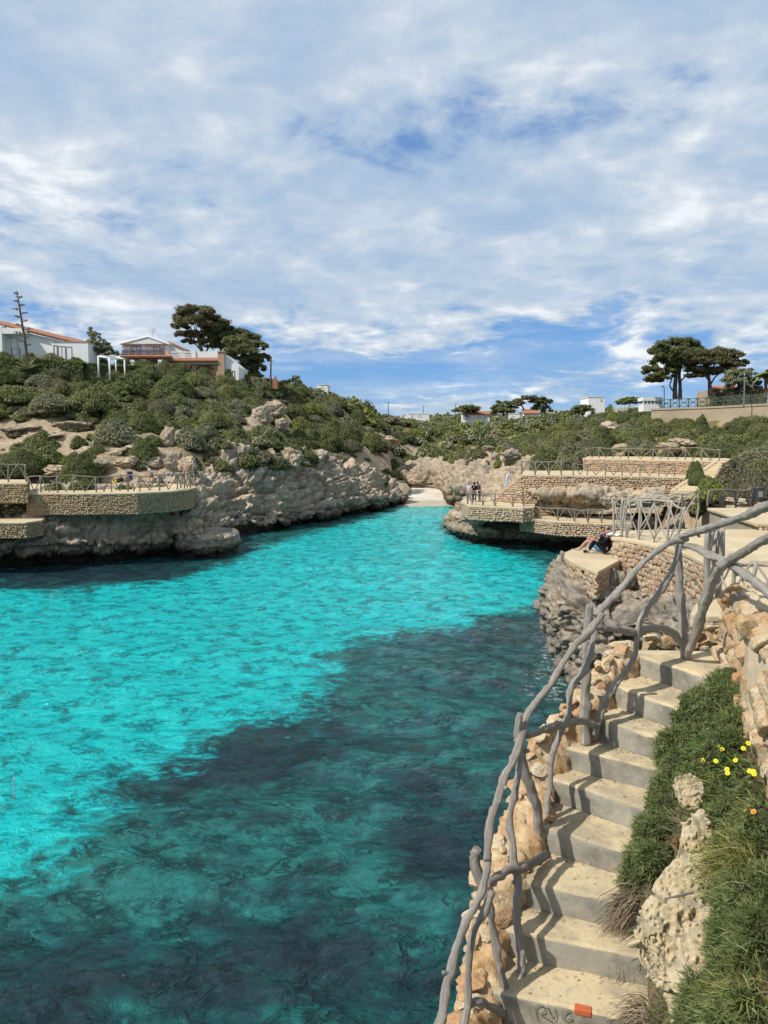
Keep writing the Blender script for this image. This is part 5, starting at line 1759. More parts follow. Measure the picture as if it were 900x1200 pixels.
# tell the shrubs apart: by slope, landmark and order from the left
ZONES = [(-99, 60, 'below the tile-roofed house'), (60, 130, 'below the white pergola'), (130, 200, 'below the solar-panel house'), (200, 265, 'below the arched window'), (265, 330, 'below the leaning pines'),
         (330, 400, 'above the inlet cliff'), (400, 470, 'above the cliff end'), (470, 560, 'in the valley behind the beach'), (560, 640, 'above the ramp'), (640, 710, 'above the middle walkway'), (710, 775, 'above the topmost walkway'), (775, 840, 'below the umbrella pines'), (840, 999, 'near the litter bin')]
ORD = ['first', 'second', 'third', 'fourth', 'fifth', 'sixth', 'seventh', 'eighth', 'ninth', 'tenth', 'eleventh', 'twelfth', 'thirteenth', 'fourteenth', 'fifteenth', 'sixteenth', 'seventeenth', 'eighteenth', 'nineteenth', 'twentieth']
shown = []
for s in SHRUBS:
    px, py = project(np.array([s[0], s[1], s[2] + s[4] * .6]))
    shown.append((s, float(px), float(py)))
shown.sort(key=lambda t: -(t[0][3] / t[0][1]))
shown = shown[:285]
rest = [s for s in SHRUBS if s not in [t[0] for t in shown]]
bins = {}
for s, px, py in shown:
    zn = next((n for a, b, n in ZONES if a <= px < b), ZONES[-1][2])
    tier = 'high' if py < 478 else ('middling' if py < 512 else 'low')
    bins.setdefault((s[5], tier, zn), []).append((px, s))
for (kd, tier, zn), lst in bins.items():
    lst.sort(key=lambda t: t[0])
    for i, (px, s) in enumerate(lst):
        pos_w = '' if len(lst) == 1 else f', {ORD[min(i, 19)]} from left'
        tword = {'high': 'high', 'middling': 'midway', 'low': 'low'}[tier]
        o = link('shrub', rs_s.choice(SH[kd]), None, f'{kd} shrub {tword} on the slope {zn}{pos_w}', 'shrub', 'shrubs scattered over the rocky slopes')
        o.location = s[:3]
        sx_ = s[3] / 2 / .98
        o.scale = (sx_ * rs_s.uniform(.9, 1.1), sx_ * rs_s.uniform(.9, 1.1), s[4] / .98)
        o.rotation_euler = (rs_s.uniform(-.06, .06), rs_s.uniform(-.06, .06), rs_s.uniform(0, 6.3))

# low scrub between them and on the far slopes: one mass
LOW = [shrub_geo(500 + i, nleaf=420, leaf=.17, nclump=12, lump=.42) for i in range(4)]
LOWN = [shrub_geo(520 + i, nleaf=1100, leaf=.085, nclump=16, lump=.40) for i in range(4)]


def scrub(name, label, pts, mat, geos, kind='stuff'):
    Vs, Fs, Rs, Cs, CF, off, coff = [], [], [], [], [], 0, 0
    for (x, y, z, w, h, th) in pts:
        V, Fc, R, cV, cF = geos[rs_s.randrange(len(geos))]
        c, s = math.cos(th), math.sin(th)
        M = np.array([[c, -s, 0], [s, c, 0], [0, 0, 1]])
        sc = np.array([w / 2, w / 2, h])
        Vs.append((V * sc) @ M.T + (x, y, z))
        Cs.append((cV * sc) @ M.T + (x, y, z))
        Fs.append(Fc + off)
        CF.append(cF + coff)
        Rs.append(np.clip(R * .6 + rs_s.random() * .4, 0, 1))
        off += len(V)
        coff += len(cV)
    if not Vs:
        return
    V, Fc, R, cV, cF = np.vstack(Vs), np.vstack(Fs), np.concatenate(Rs), np.vstack(Cs), np.vstack(CF)
    link(name, mesh_np(name, V, Fc, False, R, [mat]), None, kind=kind)
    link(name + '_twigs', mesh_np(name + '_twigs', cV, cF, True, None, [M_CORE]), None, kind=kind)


near_pts = {k: [] for k in LEAVES}
farp = {k: [] for k in LEAVES}
for s in rest:
    near_pts[s[5]].append((s[0], s[1], s[2], s[3], s[4], rs_s.uniform(0, 6)))
NC = 26000
cy = 60 + 330 * rsn.rand(NC) ** 1.25
cx_ = rsn.uniform(-.62, .62, NC) * cy
cz_ = hgt(cx_, cy)
cpx = 450 + 900 * cx_ / cy
C3 = np.stack([cx_, cy, cz_], -1)
ok = cz_ > 2.0
ok &= ~((cx_ < 0) & (cpx < 285) & (cy > 91 + np.maximum(0, (cpx - 100) * .1)))
ok &= ~((cpx > 755) & (cy > 103))
ok &= ~((bareness(C3) > .25) & (rsn.rand(NC) < .80))
for P, _ in TERR:
    ok &= sdf(C3[:, :2], np.array(P)) < -.9
ok &= sdf(C3[:, :2], COAST) < np.where((cx_ > -4) & (cx_ < 16) & (cy > 100) & (cy < 160), -4, -4.0)
ok &= ~((cx_ > 3) & (cx_ < 11) & (cy > 108) & (cy < 150))
idx = np.where(ok)[0][:4300]
for i in idx:
    x, y, z = C3[i]
    kd = rsn.choice(list(LEAVES), p=[.34, .32, .18, .08, .08])
    if y < 140:
        w = rsn.uniform(.5, 2.3)
        near_pts[kd].append((x, y, z - .12, w, w * rsn.uniform(.4, .75), rsn.uniform(0, 6)))
    else:
        w = rsn.uniform(2.2, 5.5)
        farp[kd].append((x, y, z - .2, w, w * rsn.uniform(.4, .62), rsn.uniform(0, 6)))
# a finer growth that closes the gaps on the near slopes
NC = 9000
gx_ = rsn.uniform(-62, -2, NC)
gy_ = rsn.uniform(64, 124, NC)
gz_ = hgt(gx_, gy_)
G3_ = np.stack([gx_, gy_, gz_], -1)
gpx = 450 + 900 * gx_ / gy_
ok = (gz_ > 4) & (gpx > -60) & ~((gpx < 285) & (gy_ > 91 + np.maximum(0, (gpx - 100) * .1)))
ok &= ~((bareness(G3_) > .2) & (rsn.rand(NC) < .86))
for P, _ in TERR:
    ok &= sdf(G3_[:, :2], np.array(P)) < -.9
ok &= sdf(G3_[:, :2], COAST) < -6.5
for i in np.where(ok)[0][:1500]:
    w = rsn.uniform(.5, 1.9)
    near_pts[rsn.choice(list(LEAVES), p=[.30, .36, .16, .11, .07])].append((*G3_[i] - (0, 0, .1), w, w * rsn.uniform(.35, .75), rsn.uniform(0, 6)))
# scrub that runs down over the cliff tops
for cl_name, lo_, n_, zmin in (('inlet_cliff', .55, 170, 6.2), ('headland_rock', .7, 60, 5.5), ('shore_cliff', .9, 12, 3.6)):
    me = bpy.data.objects[cl_name].data
    co = np.empty(len(me.vertices) * 3, np.float32)
    me.vertices.foreach_get('co', co)
    no = np.empty(len(me.vertices) * 3, np.float32)
    me.vertices.foreach_get('normal', no)
    co, no = co.reshape(-1, 3), no.reshape(-1, 3)
    good = np.where((np.abs(no[:, 2]) > .42) & (co[:, 2] > zmin))[0]
    # thicker in clumps, bare ribs between
    keep = fbm(co[good] * .16, 3, 12) > -.12
    good = good[keep]
    for i in rsn.choice(good, min(n_, len(good)), replace=False):
        x, y, z = co[i]
        w = rsn.uniform(.7, 2.6)
        near_pts[rsn.choice(list(LEAVES), p=[.34, .32, .16, .08, .10])].append((x, y, z - .15, w, w * rsn.uniform(.4, .7), rsn.uniform(0, 6)))
for kd in LEAVES:
    nm = kd.replace(' ', '_').replace('-', '_')
    scrub(f'low_{nm}_scrub', '', near_pts[kd], LEAVES[kd], LOWN)
    scrub(f'distant_{nm}_scrub', '', farp[kd], LEAVES[kd], LOW)


# ------------------------------------------------------------------ trees
def crown_mesh(name, clumps, nper, leaf, mat, seed, flat_=.6, core=True, up=.5, lump=1.0):
    """clumps: (x, y, z, rx, rz) ; each broken into tufts"""
    rs = np.random.RandomState(seed)
    Vs, Fs, Rs, off = [], [], [], 0
    cV, cF, co = [], [], 0
    for (x, y, z, rx, rz) in clumps:
        nt_ = int(max(14, 22 * lump))
        d = rs.normal(size=(nt_, 3))
        d[:, 2] = np.abs(d[:, 2]) * 1.0 - .30
        d /= np.linalg.norm(d, axis=1)[:, None]
        tc = np.array([x, y, z]) + d * np.array([rx, rx, rz]) * rs.uniform(.55, .98, (nt_, 1))
        tr = rs.uniform(.20, .40, nt_) * rx
        tone = rs.rand(nt_)
        n = int(nper * 1.7)
        k = rs.randint(0, nt_, n)
        e = rs.normal(size=(n, 3))
        e[:, 2] = e[:, 2] * .7 + .2
        e /= np.linalg.norm(e, axis=1)[:, None]
        C = tc[k] + e * (1.05 * tr[k] * rs.uniform(.5, 1.1, n))[:, None] * np.array([1, 1, flat_])
        V, Fc, R = leaf_quads(C, e * .7 + np.array([0, 0, up]), leaf, rs, 2.4, .6, np.clip(.6 * tone[k] + .4 * rs.rand(n), 0, 1))
        Vs.append(V)
        Fs.append(Fc + off)
        Rs.append(R)
        off += len(V)
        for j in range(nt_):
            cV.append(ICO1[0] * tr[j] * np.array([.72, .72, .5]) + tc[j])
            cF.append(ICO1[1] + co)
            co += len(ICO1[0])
    V, R = np.vstack(Vs), np.concatenate(Rs)
    Fq = np.vstack(Fs)
    C = np.vstack(cV)
    CFc = np.vstack(cF) + len(V)
    faces = [tuple(f) for f in Fq.tolist()] + [tuple(f) for f in CFc.tolist()]
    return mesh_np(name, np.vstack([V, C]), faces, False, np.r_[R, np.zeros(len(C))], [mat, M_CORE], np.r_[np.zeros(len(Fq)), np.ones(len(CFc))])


def tree(name, label, base, trunks, clumps, d, mat, seed, nper=900, leaf=.12, group=None, twig=True, cat='tree', lump=1.0, **k):
    """trunks: list of ([(px, py), ...], r0, r1); clumps: (px, py, half width px, half height px, depth offset m)"""
    th = thing(name, label, cat, base, group)
    for j, (pts, r0, r1) in enumerate(trunks):
        P = [U(a, b, d + (0.25 * j if i else 0)) for i, (a, b) in enumerate(pts)]
        link('trunk' if j == 0 else 'limb', tube_mesh('trunk', P, list(np.linspace(r0, r1, len(P))), 14, 8, .12, seed + j, [M_BARK]), th)
    cl = []
    for (a, b, hw, hh, dd) in clumps:
        q = U(a, b, d + dd)
        cl.append((q[0], q[1], q[2], hw / 900 * d * 1.04, hh / 900 * d * 1.06))
    link('crown', crown_mesh('crown', cl, nper, leaf, mat, seed, lump=lump, **k), th)
    if twig:
        r = random.Random(seed)
        j0 = trunks[0][0]
        for q in cl[::1]:
            s = U(*j0[-1], d)
            m = (s + np.array(q[:3])) / 2 + np.array([0, 0, -.2])
            link('limb', tube_mesh('limb', [s, m, np.array(q[:3]) + (0, 0, q[4] * .2)], [.12, .08, .035], 8, 5, .1, seed, [M_BARK]), th)
    return th


D = 117
tree('pine_tree', 'tall brownish pine with a rounded top behind the villa chimney', U(237, 440, D), [([(238, 446), (238, 430), (237, 415), (234, 402), (231, 392)], .34, .2), ([(236, 420), (246, 405), (252, 396)], .16, .08), ([(237, 412), (225, 400), (212, 392)], .12, .05)],
     [(228, 366, 20, 9, 0), (213, 372, 10, 7, 0), (244, 372, 13, 9, 1), (226, 378, 18, 8, -1), (212, 382, 9, 4, 0), (244, 384, 12, 7, 0), (222, 392, 14, 4, 1), (212, 392, 7, 3, 0), (222, 401, 8, 3, 1)], D, M_PINEB, 1, 1500, .13)
D = 119
tree('pine_tree', 'broad leaning pine crown in the middle of the villa pine clump', U(262, 440, D), [([(262, 446), (262, 430), (260, 415), (258, 405)], .3, .18), ([(261, 424), (272, 408)], .14, .06)],
     [(258, 382, 16, 8, 0), (268, 388, 14, 8, 1), (250, 392, 14, 8, -1), (262, 397, 18, 8, 0), (276, 394, 10, 7, 1), (245, 403, 14, 6, -1), (262, 408, 16, 6, 0), (284, 392, 9, 6, 0)], D, M_PINE, 2, 1500, .13)
D = 115
tree('pine_tree', 'low dark pine hanging down to the slope end of the villa pine clump', U(282, 445, D), [([(278, 450), (279, 440), (283, 428), (287, 418)], .3, .16), ([(281, 436), (294, 424), (302, 418)], .13, .06)],
     [(278, 403, 16, 8, 0), (292, 398, 13, 8, 1), (284, 412, 18, 9, -1), (302, 408, 11, 9, 0), (272, 418, 10, 8, 0), (294, 422, 14, 9, 0), (309, 420, 8, 7, 1), (288, 433, 14, 8, 1), (303, 432, 9, 7, 0), (297, 441, 10, 6, 0)], D, M_PINE, 3, 1500, .13)
D = 112
tree('pine_tree', 'big umbrella pine with twin dark trunks above the retaining wall', U(793, 466, D), [([(791, 468), (791, 455), (792, 442), (793, 430)], .34, .2), ([(797, 468), (797, 452), (796, 440), (798, 428)], .3, .16), ([(790, 460), (785, 452), (787, 445), (788, 438)], .12, .07), ([(797, 447), (804, 440), (808, 433)], .12, .06)],
     [(790, 406, 22, 8, 0), (806, 405, 14, 7, 1), (775, 412, 13, 7, 0), (796, 416, 24, 8, -1), (814, 414, 12, 8, 0), (778, 424, 15, 7, 1), (800, 427, 20, 6, 0), (764, 434, 12, 6, 0), (772, 442, 12, 6, -1), (784, 436, 13, 6, 0), (766, 446, 10, 4, 1), (812, 426, 10, 5, 0)], D, M_PINE, 4, 1700, .12)
D = 110
tree('pine_tree', 'brown flat topped pine between the big umbrella pine and the weeping tree', U(833, 466, D), [([(832, 467), (832, 455), (831, 445), (830, 437)], .3, .18), ([(832, 452), (838, 442), (846, 436)], .14, .06), ([(831, 446), (824, 438), (816, 434)], .12, .05)],
     [(830, 416, 18, 6, 0), (845, 414, 15, 6, 1), (858, 418, 11, 6, 0), (822, 424, 16, 6, -1), (840, 425, 20, 7, 0), (856, 428, 12, 6, 0), (868, 425, 8, 5, 1), (818, 434, 14, 5, 0), (834, 436, 16, 4, 1), (850, 434, 12, 4, 0), (814, 441, 9, 3, 0)], D, M_PINEB, 5, 1500, .12)
D = 106
tree('weeping_tree', 'drooping grey-green tree in front of the red roofed bungalow', U(866, 467, D), [([(866, 468), (866, 455), (865, 445)], .24, .14)],
     [(862, 438, 12, 6, 0), (872, 440, 13, 7, 0), (854, 446, 8, 8, 0), (864, 450, 12, 7, -1), (880, 450, 10, 8, 0), (853, 458, 6, 7, 0), (872, 459, 12, 6, 0), (886, 458, 8, 6, 0)], D, LEAVES['grey-green'], 6, 1300, .11)
D = 235
for lab, trunks, cl, sd in [('dark round pine behind the white house with a long red roof', [([(547, 489), (547, 480)], .3, .2)], [(540, 481, 10, 4, 0), (553, 480, 11, 4, 0), (547, 478, 10, 3, 0)], 7),
                            ('dark bushy pine left of the tall gap in the horizon pines', [([(590, 489), (590, 480)], .4, .2)], [(583, 479, 9, 6, 0), (590, 475, 11, 5, 0), (600, 478, 10, 6, 0), (590, 482, 14, 5, 0)], 8),
                            ('flat topped pine making the tall gap on the horizon', [([(616, 488), (614, 480), (610, 473)], .35, .2)], [(606, 472, 10, 4, 0), (616, 468, 10, 4, 0), (622, 467, 9, 3, 0)], 9),
                            ('dark pine with a drooping side over the small red roof', [([(630, 488), (630, 478)], .35, .2)], [(630, 470, 10, 5, 0), (638, 474, 9, 6, 0), (641, 481, 6, 5, 0), (632, 479, 8, 5, 0)], 10)]:
    tree('pine_tree', lab, U(trunks[0][0][0][0], 490, D), trunks, cl, D, M_PINE, sd, 420, .28, twig=False, lump=.7)
tree('round_tree', 'dark dense round tree beside the white cube building', U(683, 490, 160), [([(683, 492), (683, 484)], .25, .15)], [(676, 484, 9, 5, 0), (688, 482, 10, 6, 0), (682, 479, 9, 4, 0)], 160, LEAVES['dark green'], 12, 700, .2, twig=False)
tree('round_tree', 'low dark tree behind the white garden fence', U(736, 476, 150), [([(738, 482), (738, 474)], .2, .12)], [(730, 472, 9, 4, 0), (745, 471, 11, 4, 0), (738, 469, 8, 3, 0)], 150, LEAVES['dark green'], 13, 700, .2, twig=False)
tree('olive_tree', 'airy silver-green olive tree between the white house and the villa', U(113, 425, 94), [([(113, 430), (113, 415), (112, 402)], .14, .06), ([(113, 418), (120, 408)], .08, .04)], [(112, 394, 6, 7, 0), (108, 402, 7, 6, 0), (118, 403, 8, 6, 0), (113, 411, 11, 6, 0), (125, 410, 7, 5, 0), (106, 390, 3, 6, 0), (131, 415, 7, 5, 0), (104, 412, 6, 5, 0)], 94, LEAVES['grey-green'], 14, 330, .13, twig=True)
tree('round_tree', 'thin open sapling beside the utility pole on the crest', U(346, 452, 118), [([(345, 456), (346, 448), (347, 441)], .1, .04)], [(341, 447, 4, 3, 0), (347, 443, 4, 3, 0), (350, 448, 4, 3, 0), (333, 448, 4, 2, 0)], 118, LEAVES['grey-green'], 15, 150, .14, twig=True)


def hedge(label, pts, w, h, kd, seed):
    """a clipped garden hedge along the points (px, d), its top read off the picture as py"""
    rs = np.random.RandomState(seed)
    P = np.array([U(px, py, d) for px, py, d in pts])
    C = catmull(P, 60)
    th = thing('hedge', label, 'hedge', P[0] - (0, 0, h))
    n = int(1500 * np.linalg.norm(P[-1] - P[0]) * .55)
    t = rs.rand(n) * 58.9
    i = t.astype(int)
    c = C[i] + (C[i + 1] - C[i]) * (t - i)[:, None]
    a = rs.uniform(-1, 1, n)
    b = rs.uniform(0, 1, n)
    face = rs.rand(n) < .45
    x = np.where(face, a, np.sign(a)) * w / 2
    z = np.where(face, 0.0, -b * h)
    lum = .16 * fbm(np.stack([c[:, 0] * .9, c[:, 1] + x * 2, c[:, 2] + z], -1), 3, seed)
    Q = c + np.stack([0 * x, x * (1 + lum), z + lum * 1.3], -1) + rs.normal(0, .05, (n, 3))
    Nn = np.stack([0 * x, np.where(face, 0, np.sign(a)), np.where(face, 1.0, .3)], -1)
    V, Fc, R = leaf_quads(Q, Nn, .10, rs)
    link('foliage', mesh_np('foliage', V, Fc, False, R, [LEAVES[kd]]), th)
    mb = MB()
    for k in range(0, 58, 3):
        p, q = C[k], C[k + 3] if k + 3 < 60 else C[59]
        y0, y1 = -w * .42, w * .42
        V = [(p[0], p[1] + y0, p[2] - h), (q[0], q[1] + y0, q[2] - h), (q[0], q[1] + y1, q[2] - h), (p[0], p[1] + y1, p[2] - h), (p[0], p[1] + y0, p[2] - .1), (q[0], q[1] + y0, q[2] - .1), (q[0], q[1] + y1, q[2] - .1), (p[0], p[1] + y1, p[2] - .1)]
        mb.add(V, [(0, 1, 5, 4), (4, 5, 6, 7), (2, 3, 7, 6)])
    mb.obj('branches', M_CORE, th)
    return th


hedge('long clipped dark hedge in front of the white tile-roofed house', [(-30, 420, 87), (20, 421, 87), (60, 422.5, 87.2), (100, 425, 87.6)], 1.6, 2.6, 'dark green', 3)
hedge('lower clipped hedge running from the white pergola towards the villa', [(104, 427, 89), (135, 428.5, 92), (165, 430, 96)], 1.5, 2.2, 'dark green', 4)


def palm(label, px, py, pyt, d, seed, fr=1.6, r=.16, n=16):
    th = thing('palm_tree', label, 'palm tree', U(px, py, d))
    b, t = U(px, py, d), U(px, pyt, d)
    link('trunk', tube_mesh('trunk', [b, (b + t) / 2 + (.05, 0, 0), t], [r, r * .9, r * .8], 10, 8, .1, seed, [M_BARK]), th)
    rs = np.random.RandomState(seed)
    for k in range(n):
        a = k * 2.4
        e = rs.uniform(-.25, .9)
        dr = np.array([math.cos(a) * math.cos(e), math.sin(a) * math.cos(e), math.sin(e)])
        P = [t, t + dr * fr * .5 + (0, 0, .1), t + dr * fr + (0, 0, -.35 * fr)]
        C = catmull(np.array(P), 12)
        Vs, Fs = [], []
        side = np.cross(dr, (0, 0, 1))
        side /= max(np.linalg.norm(side), 1e-6)
        for i in range(12):
            w = fr * .24 * math.sin(math.pi * ((i + .4) / 12.4) ** .7) * (1 if i % 2 else .45) + .02
            Vs += [C[i] - side * w + (0, 0, -w * .5), C[i], C[i] + side * w + (0, 0, -w * .5)]
            if i:
                q = 3 * i
                Fs += [(q - 3, q - 2, q + 1, q), (q - 2, q - 1, q + 2, q + 1)]
        link('frond', mesh_np('frond', np.array(Vs), Fs, False, np.full(len(Vs), rs.rand()), [LEAVES['olive green']]), th)


palm('small palm on the skyline, the leafier of the near-touching pair', 414, 476, 468.5, 190, 1, 1.1, .16, 14)
palm('small palm on the skyline, the thinner of the near-touching pair', 421, 476, 469.5, 190, 2, 1.0, .14, 12)
palm('grey palm at the frame edge beside the red roofed bungalow', 897, 468, 441, 104, 3, 2.0, .22, 20)
# ------------------------------------------------------------------ houses on the slopes
def bxp(x0, x1, y_top, y_bot, d, dep):
    """a box read off the picture: px range, py range, front distance, depth"""
    a, b = U(x0, y_bot, d), U(x1, y_top, d)
    return (a[0], d, a[2]), (b[0], d + dep, b[2])


def boxpart(name, x0, x1, yt, yb, d, dep, mat, parent, bevel=0.0, m=None):
    lo, hi = bxp(x0, x1, yt, yb, d, dep)
    mb = MB()
    mb.box(lo, hi)
    return mb.obj(name, mat, parent, bevel=bevel)


def window(x0, x1, yt, yb, d, parent, glass=M_GLASS, frame=M_FRAME, mull=1, proud=.04):
    lo, hi = bxp(x0, x1, yt, yb, d - proud, proud + .05)
    fr = MB()
    t = .07
    fr.box(lo, (lo[0] + t, hi[1], hi[2]))
    fr.box((hi[0] - t, lo[1], lo[2]), hi)
    fr.box((lo[0] + t, lo[1] + .003, hi[2] - t), (hi[0] - t, hi[1], hi[2]))
    fr.box((lo[0] + t, lo[1] + .003, lo[2]), (hi[0] - t, hi[1], lo[2] + t))
    for k in range(mull):
        x = lo[0] + (hi[0] - lo[0]) * (k + 1) / (mull + 1)
        fr.box((x - t * .4, lo[1] + .006, lo[2] + t), (x + t * .4, hi[1], hi[2] - t))
    w = fr.obj('window', frame, parent)
    g = MB()
    g.box((lo[0] + t * .5, hi[1] - .055, lo[2] + t * .5), (hi[0] - t * .5, hi[1] - .035, hi[2] - t * .5))
    g.obj('pane', glass, w)
    return w


def tiles(name, p00, p10, p01, p11, ncol, mat, parent, nrow=6):
    """a roof slope of barrel tiles: p00-p10 along the eave, p01-p11 along the ridge; one ridge of barrels per column"""
    p00, p10, p01, p11 = [np.array(p, float) for p in (p00, p10, p01, p11)]
    nu, nv = ncol * 6 + 1, nrow * 3 + 1
    u, v = np.meshgrid(np.linspace(0, 1, nu), np.linspace(0, 1, nv), indexing='ij')
    u, v = u[..., None], v[..., None]
    Pg = p00 * (1 - u) * (1 - v) + p10 * u * (1 - v) + p01 * (1 - u) * v + p11 * u * v
    n = np.cross(p10 - p00, p01 - p00)
    n /= np.linalg.norm(n)
    if n[2] < 0:
        n = -n
    w = np.linalg.norm(p10 - p00) / ncol
    lift = w * .32 * np.abs(np.sin(u * ncol * math.pi)) + .05 * (1 - (v * nrow) % 1.0) * (v < .999)
    Pg = Pg + n * (.06 + lift)
    V = Pg.reshape(-1, 3)
    b = len(V)
    Fc = grid_faces(nu, nv)
    # underside
    V2 = np.vstack([V, np.array([p00, p10, p11, p01]) - n * .04])
    faces = [tuple(f) for f in Fc.tolist()] + [(b + 3, b + 2, b + 1, b)]
    i0 = [i * nv for i in range(nu)]
    i1 = [i * nv + nv - 1 for i in range(nu)]
    faces += [tuple([b, b + 1] + i0[::-1]), tuple([b + 2, b + 3] + i1), tuple([b + 3, b] + list(range(0, nv))), tuple([b + 1, b + 2] + list(range((nu - 1) * nv, nu * nv))[::-1])]
    return link(name, mesh_np(name, V2, faces, False, np.full(len(V2), .5), [mat]), parent)


# the white house with one long tiled slope
D = 92
h1 = thing('white_house', 'white house with one sloping orange tile roof at the hilltop', 'house', U(40, 425, D))
a0, a1 = U(-40, 425, D), U(77, 425, D)
zt = lambda px, d=D: np.interp(px, [-40, 3, 88], [U(0, 381, D)[2] + .0, U(0, 381, D)[2], U(88, 402, D)[2]])
mb = MB()
xL, xR = U(5, 400, D)[0], U(77, 400, D)[0]
poly = [U(-45, 436, D), U(77, 436, D), U(77, 401, D), U(3, 383, D), U(-45, 372, D)]
V = [(p[0], D, p[2]) for p in poly] + [(p[0], D + 9, p[2]) for p in poly]
n = len(poly)
mb.add(V, [tuple(range(n)), tuple(range(2 * n - 1, n - 1, -1))] + [(i, n + i, n + (i + 1) % n, (i + 1) % n) for i in range(n)])
mb.obj('wall', M_WHITE, h1)
tiles('roof', (U(91, 403.5, D)[0], D - .45, U(91, 403.5, D)[2]), (U(91, 402, D)[0], D + 9.3, U(91, 402.5, D)[2] + .7), (U(-45, 370, D)[0], D - .45, U(-45, 370, D)[2]), (U(-45, 370, D)[0], D + 9.3, U(-45, 370, D)[2] + .7), 30, M_TILE, h1, 26)
for i, x in enumerate(np.arange(3, 90, 2.35)):
    p = U(x, np.interp(x, [3, 88], [380.5, 401.3]), D)
    mb = MB()
    k = 9
    ang = np.linspace(0, math.pi, k)
    r = .12
    V = [(p[0] + r * math.cos(t), D - .52, p[2] + r * .8 * math.sin(t) - .02) for t in ang] + [(p[0] + r * math.cos(t), D - .15, p[2] + r * .8 * math.sin(t) - .02) for t in ang]
    mb.add(V, [tuple(range(k - 1, -1, -1))] + [(j, j + 1, k + j + 1, k + j) for j in range(k - 1)] + [(0, k, 2 * k - 1, k - 1)])
    mb.obj('eave_tile', M_TILE, h1)
boxpart('porch_pier', -2, 1.5, 381, 430, D - 1.2, 1.2, M_WHITE, h1)
boxpart('porch_lintel', 1.5, 29, 384.5, 391, D - 1.18, 1.15, M_WHITE, h1)
window(5, 20.5, 395.5, 416.5, D, h1, M_GLASSPALE, M_GREYM, 1)
boxpart('balcony_rail', 13.5, 14, 408, 424, D - .9, .05, M_DARKM, h1)
boxpart('balcony_rail', 23, 23.5, 408, 424, D - .9, .05, M_DARKM, h1)
boxpart('balcony_rail', 14, 23, 408, 408.5, D - .9, .05, M_DARKM, h1)
boxpart('side_wing', 62, 103, 401, 434, D - .8, 6, M_WHITE, h1)
window(63, 67, 404.5, 421, D - .8, h1, M_GLASS, M_FRAME, 0)
window(68, 76.5, 405.5, 421.5, D - .8, h1, M_GLASS, M_GREYM, 1)
window(77.5, 84, 406, 421.5, D - .8, h1, M_GLASS, M_GREYM, 0)
boxpart('wing_coping', 61.5, 103.6, 400.2, 401, D - .86, 6.2, M_BEIGE, h1)
# the villa
D = 106
h2 = thing('villa', 'white two storey villa with solar panels, a balustrade and an arched window', 'house', U(200, 440, D))
boxpart('lower_wall', 140, 257, 420.5, 450, D, 8, M_BEIGE, h2)
boxpart('upper_storey', 143.5, 196.5, 402, 424, D + 3, 6, M_WHITE, h2)
mb = MB()
p = [U(141.5, 403.5, D + 3), U(197.5, 403.5, D + 3), U(174, 395.3, D + 3)]
V = [(q[0], D + 2.7, q[2]) for q in p] + [(q[0], D + 9.2, q[2]) for q in p]
mb.add(V, [(0, 1, 2), (5, 4, 3), (0, 3, 4, 1)])
mb.obj('gable', M_WHITE, h2)
q0, q1, q2 = p
tiles('roof', (q0[0] - .1, D + 2.6, q0[2]), (q0[0] - .1, D + 9.3, q0[2]), (q2[0], D + 2.6, q2[2] + .03), (q2[0], D + 9.3, q2[2] + .03), 24, M_WHITE, h2)
tiles('roof', (q1[0] + .1, D + 9.3, q1[2]), (q1[0] + .1, D + 2.6, q1[2]), (q2[0], D + 9.3, q2[2] + .03), (q2[0], D + 2.6, q2[2] + .03), 24, M_WHITE, h2)
for x in np.arange(144, 197, 2.9):
    if 163 < x < 169 or 191 < x:
        continue
    lo, hi = bxp(x, x + 1.7, 402.6, 404.3, D + 2.55, .5)
    mb = MB()
    mb.box(lo, hi)
    mb.obj('eave_tile', M_TILE, h2)
window(154, 165.5, 406, 411, D + 3, h2, M_GLASS, M_DARKM, 1)
window(179.5, 188, 406.5, 411.5, D + 3, h2, M_GLASS, M_DARKM, 1)
window(189.5, 193, 407.5, 411.5, D + 3, h2, M_GLASS, M_DARKM, 0)
mb = MB()
lo, hi = bxp(197, 216, 405, 424, D + 4.5, 5)
a, b = U(197, 401.5, D + 4), U(217, 411, D + 4)
V = [(a[0], D + 4, lo[2]), (b[0], D + 4, lo[2]), (b[0], D + 4, b[2]), (a[0], D + 4, a[2]), (a[0], D + 9, lo[2]), (b[0], D + 9, lo[2]), (b[0], D + 9, b[2]), (a[0], D + 9, a[2])]
mb.add(V, [(0, 1, 2, 3), (7, 6, 5, 4), (1, 5, 6, 2), (3, 2, 6, 7), (0, 3, 7, 4)])
mb.obj('side_gable', M_WHITE, h2)
tiles('side_roof', (b[0] + .2, D + 9.1, b[2] + .02), (b[0] + .2, D + 3.8, b[2] + .02), (a[0], D + 9.1, a[2] + .05), (a[0], D + 3.8, a[2] + .05), 18, M_TILE, h2)
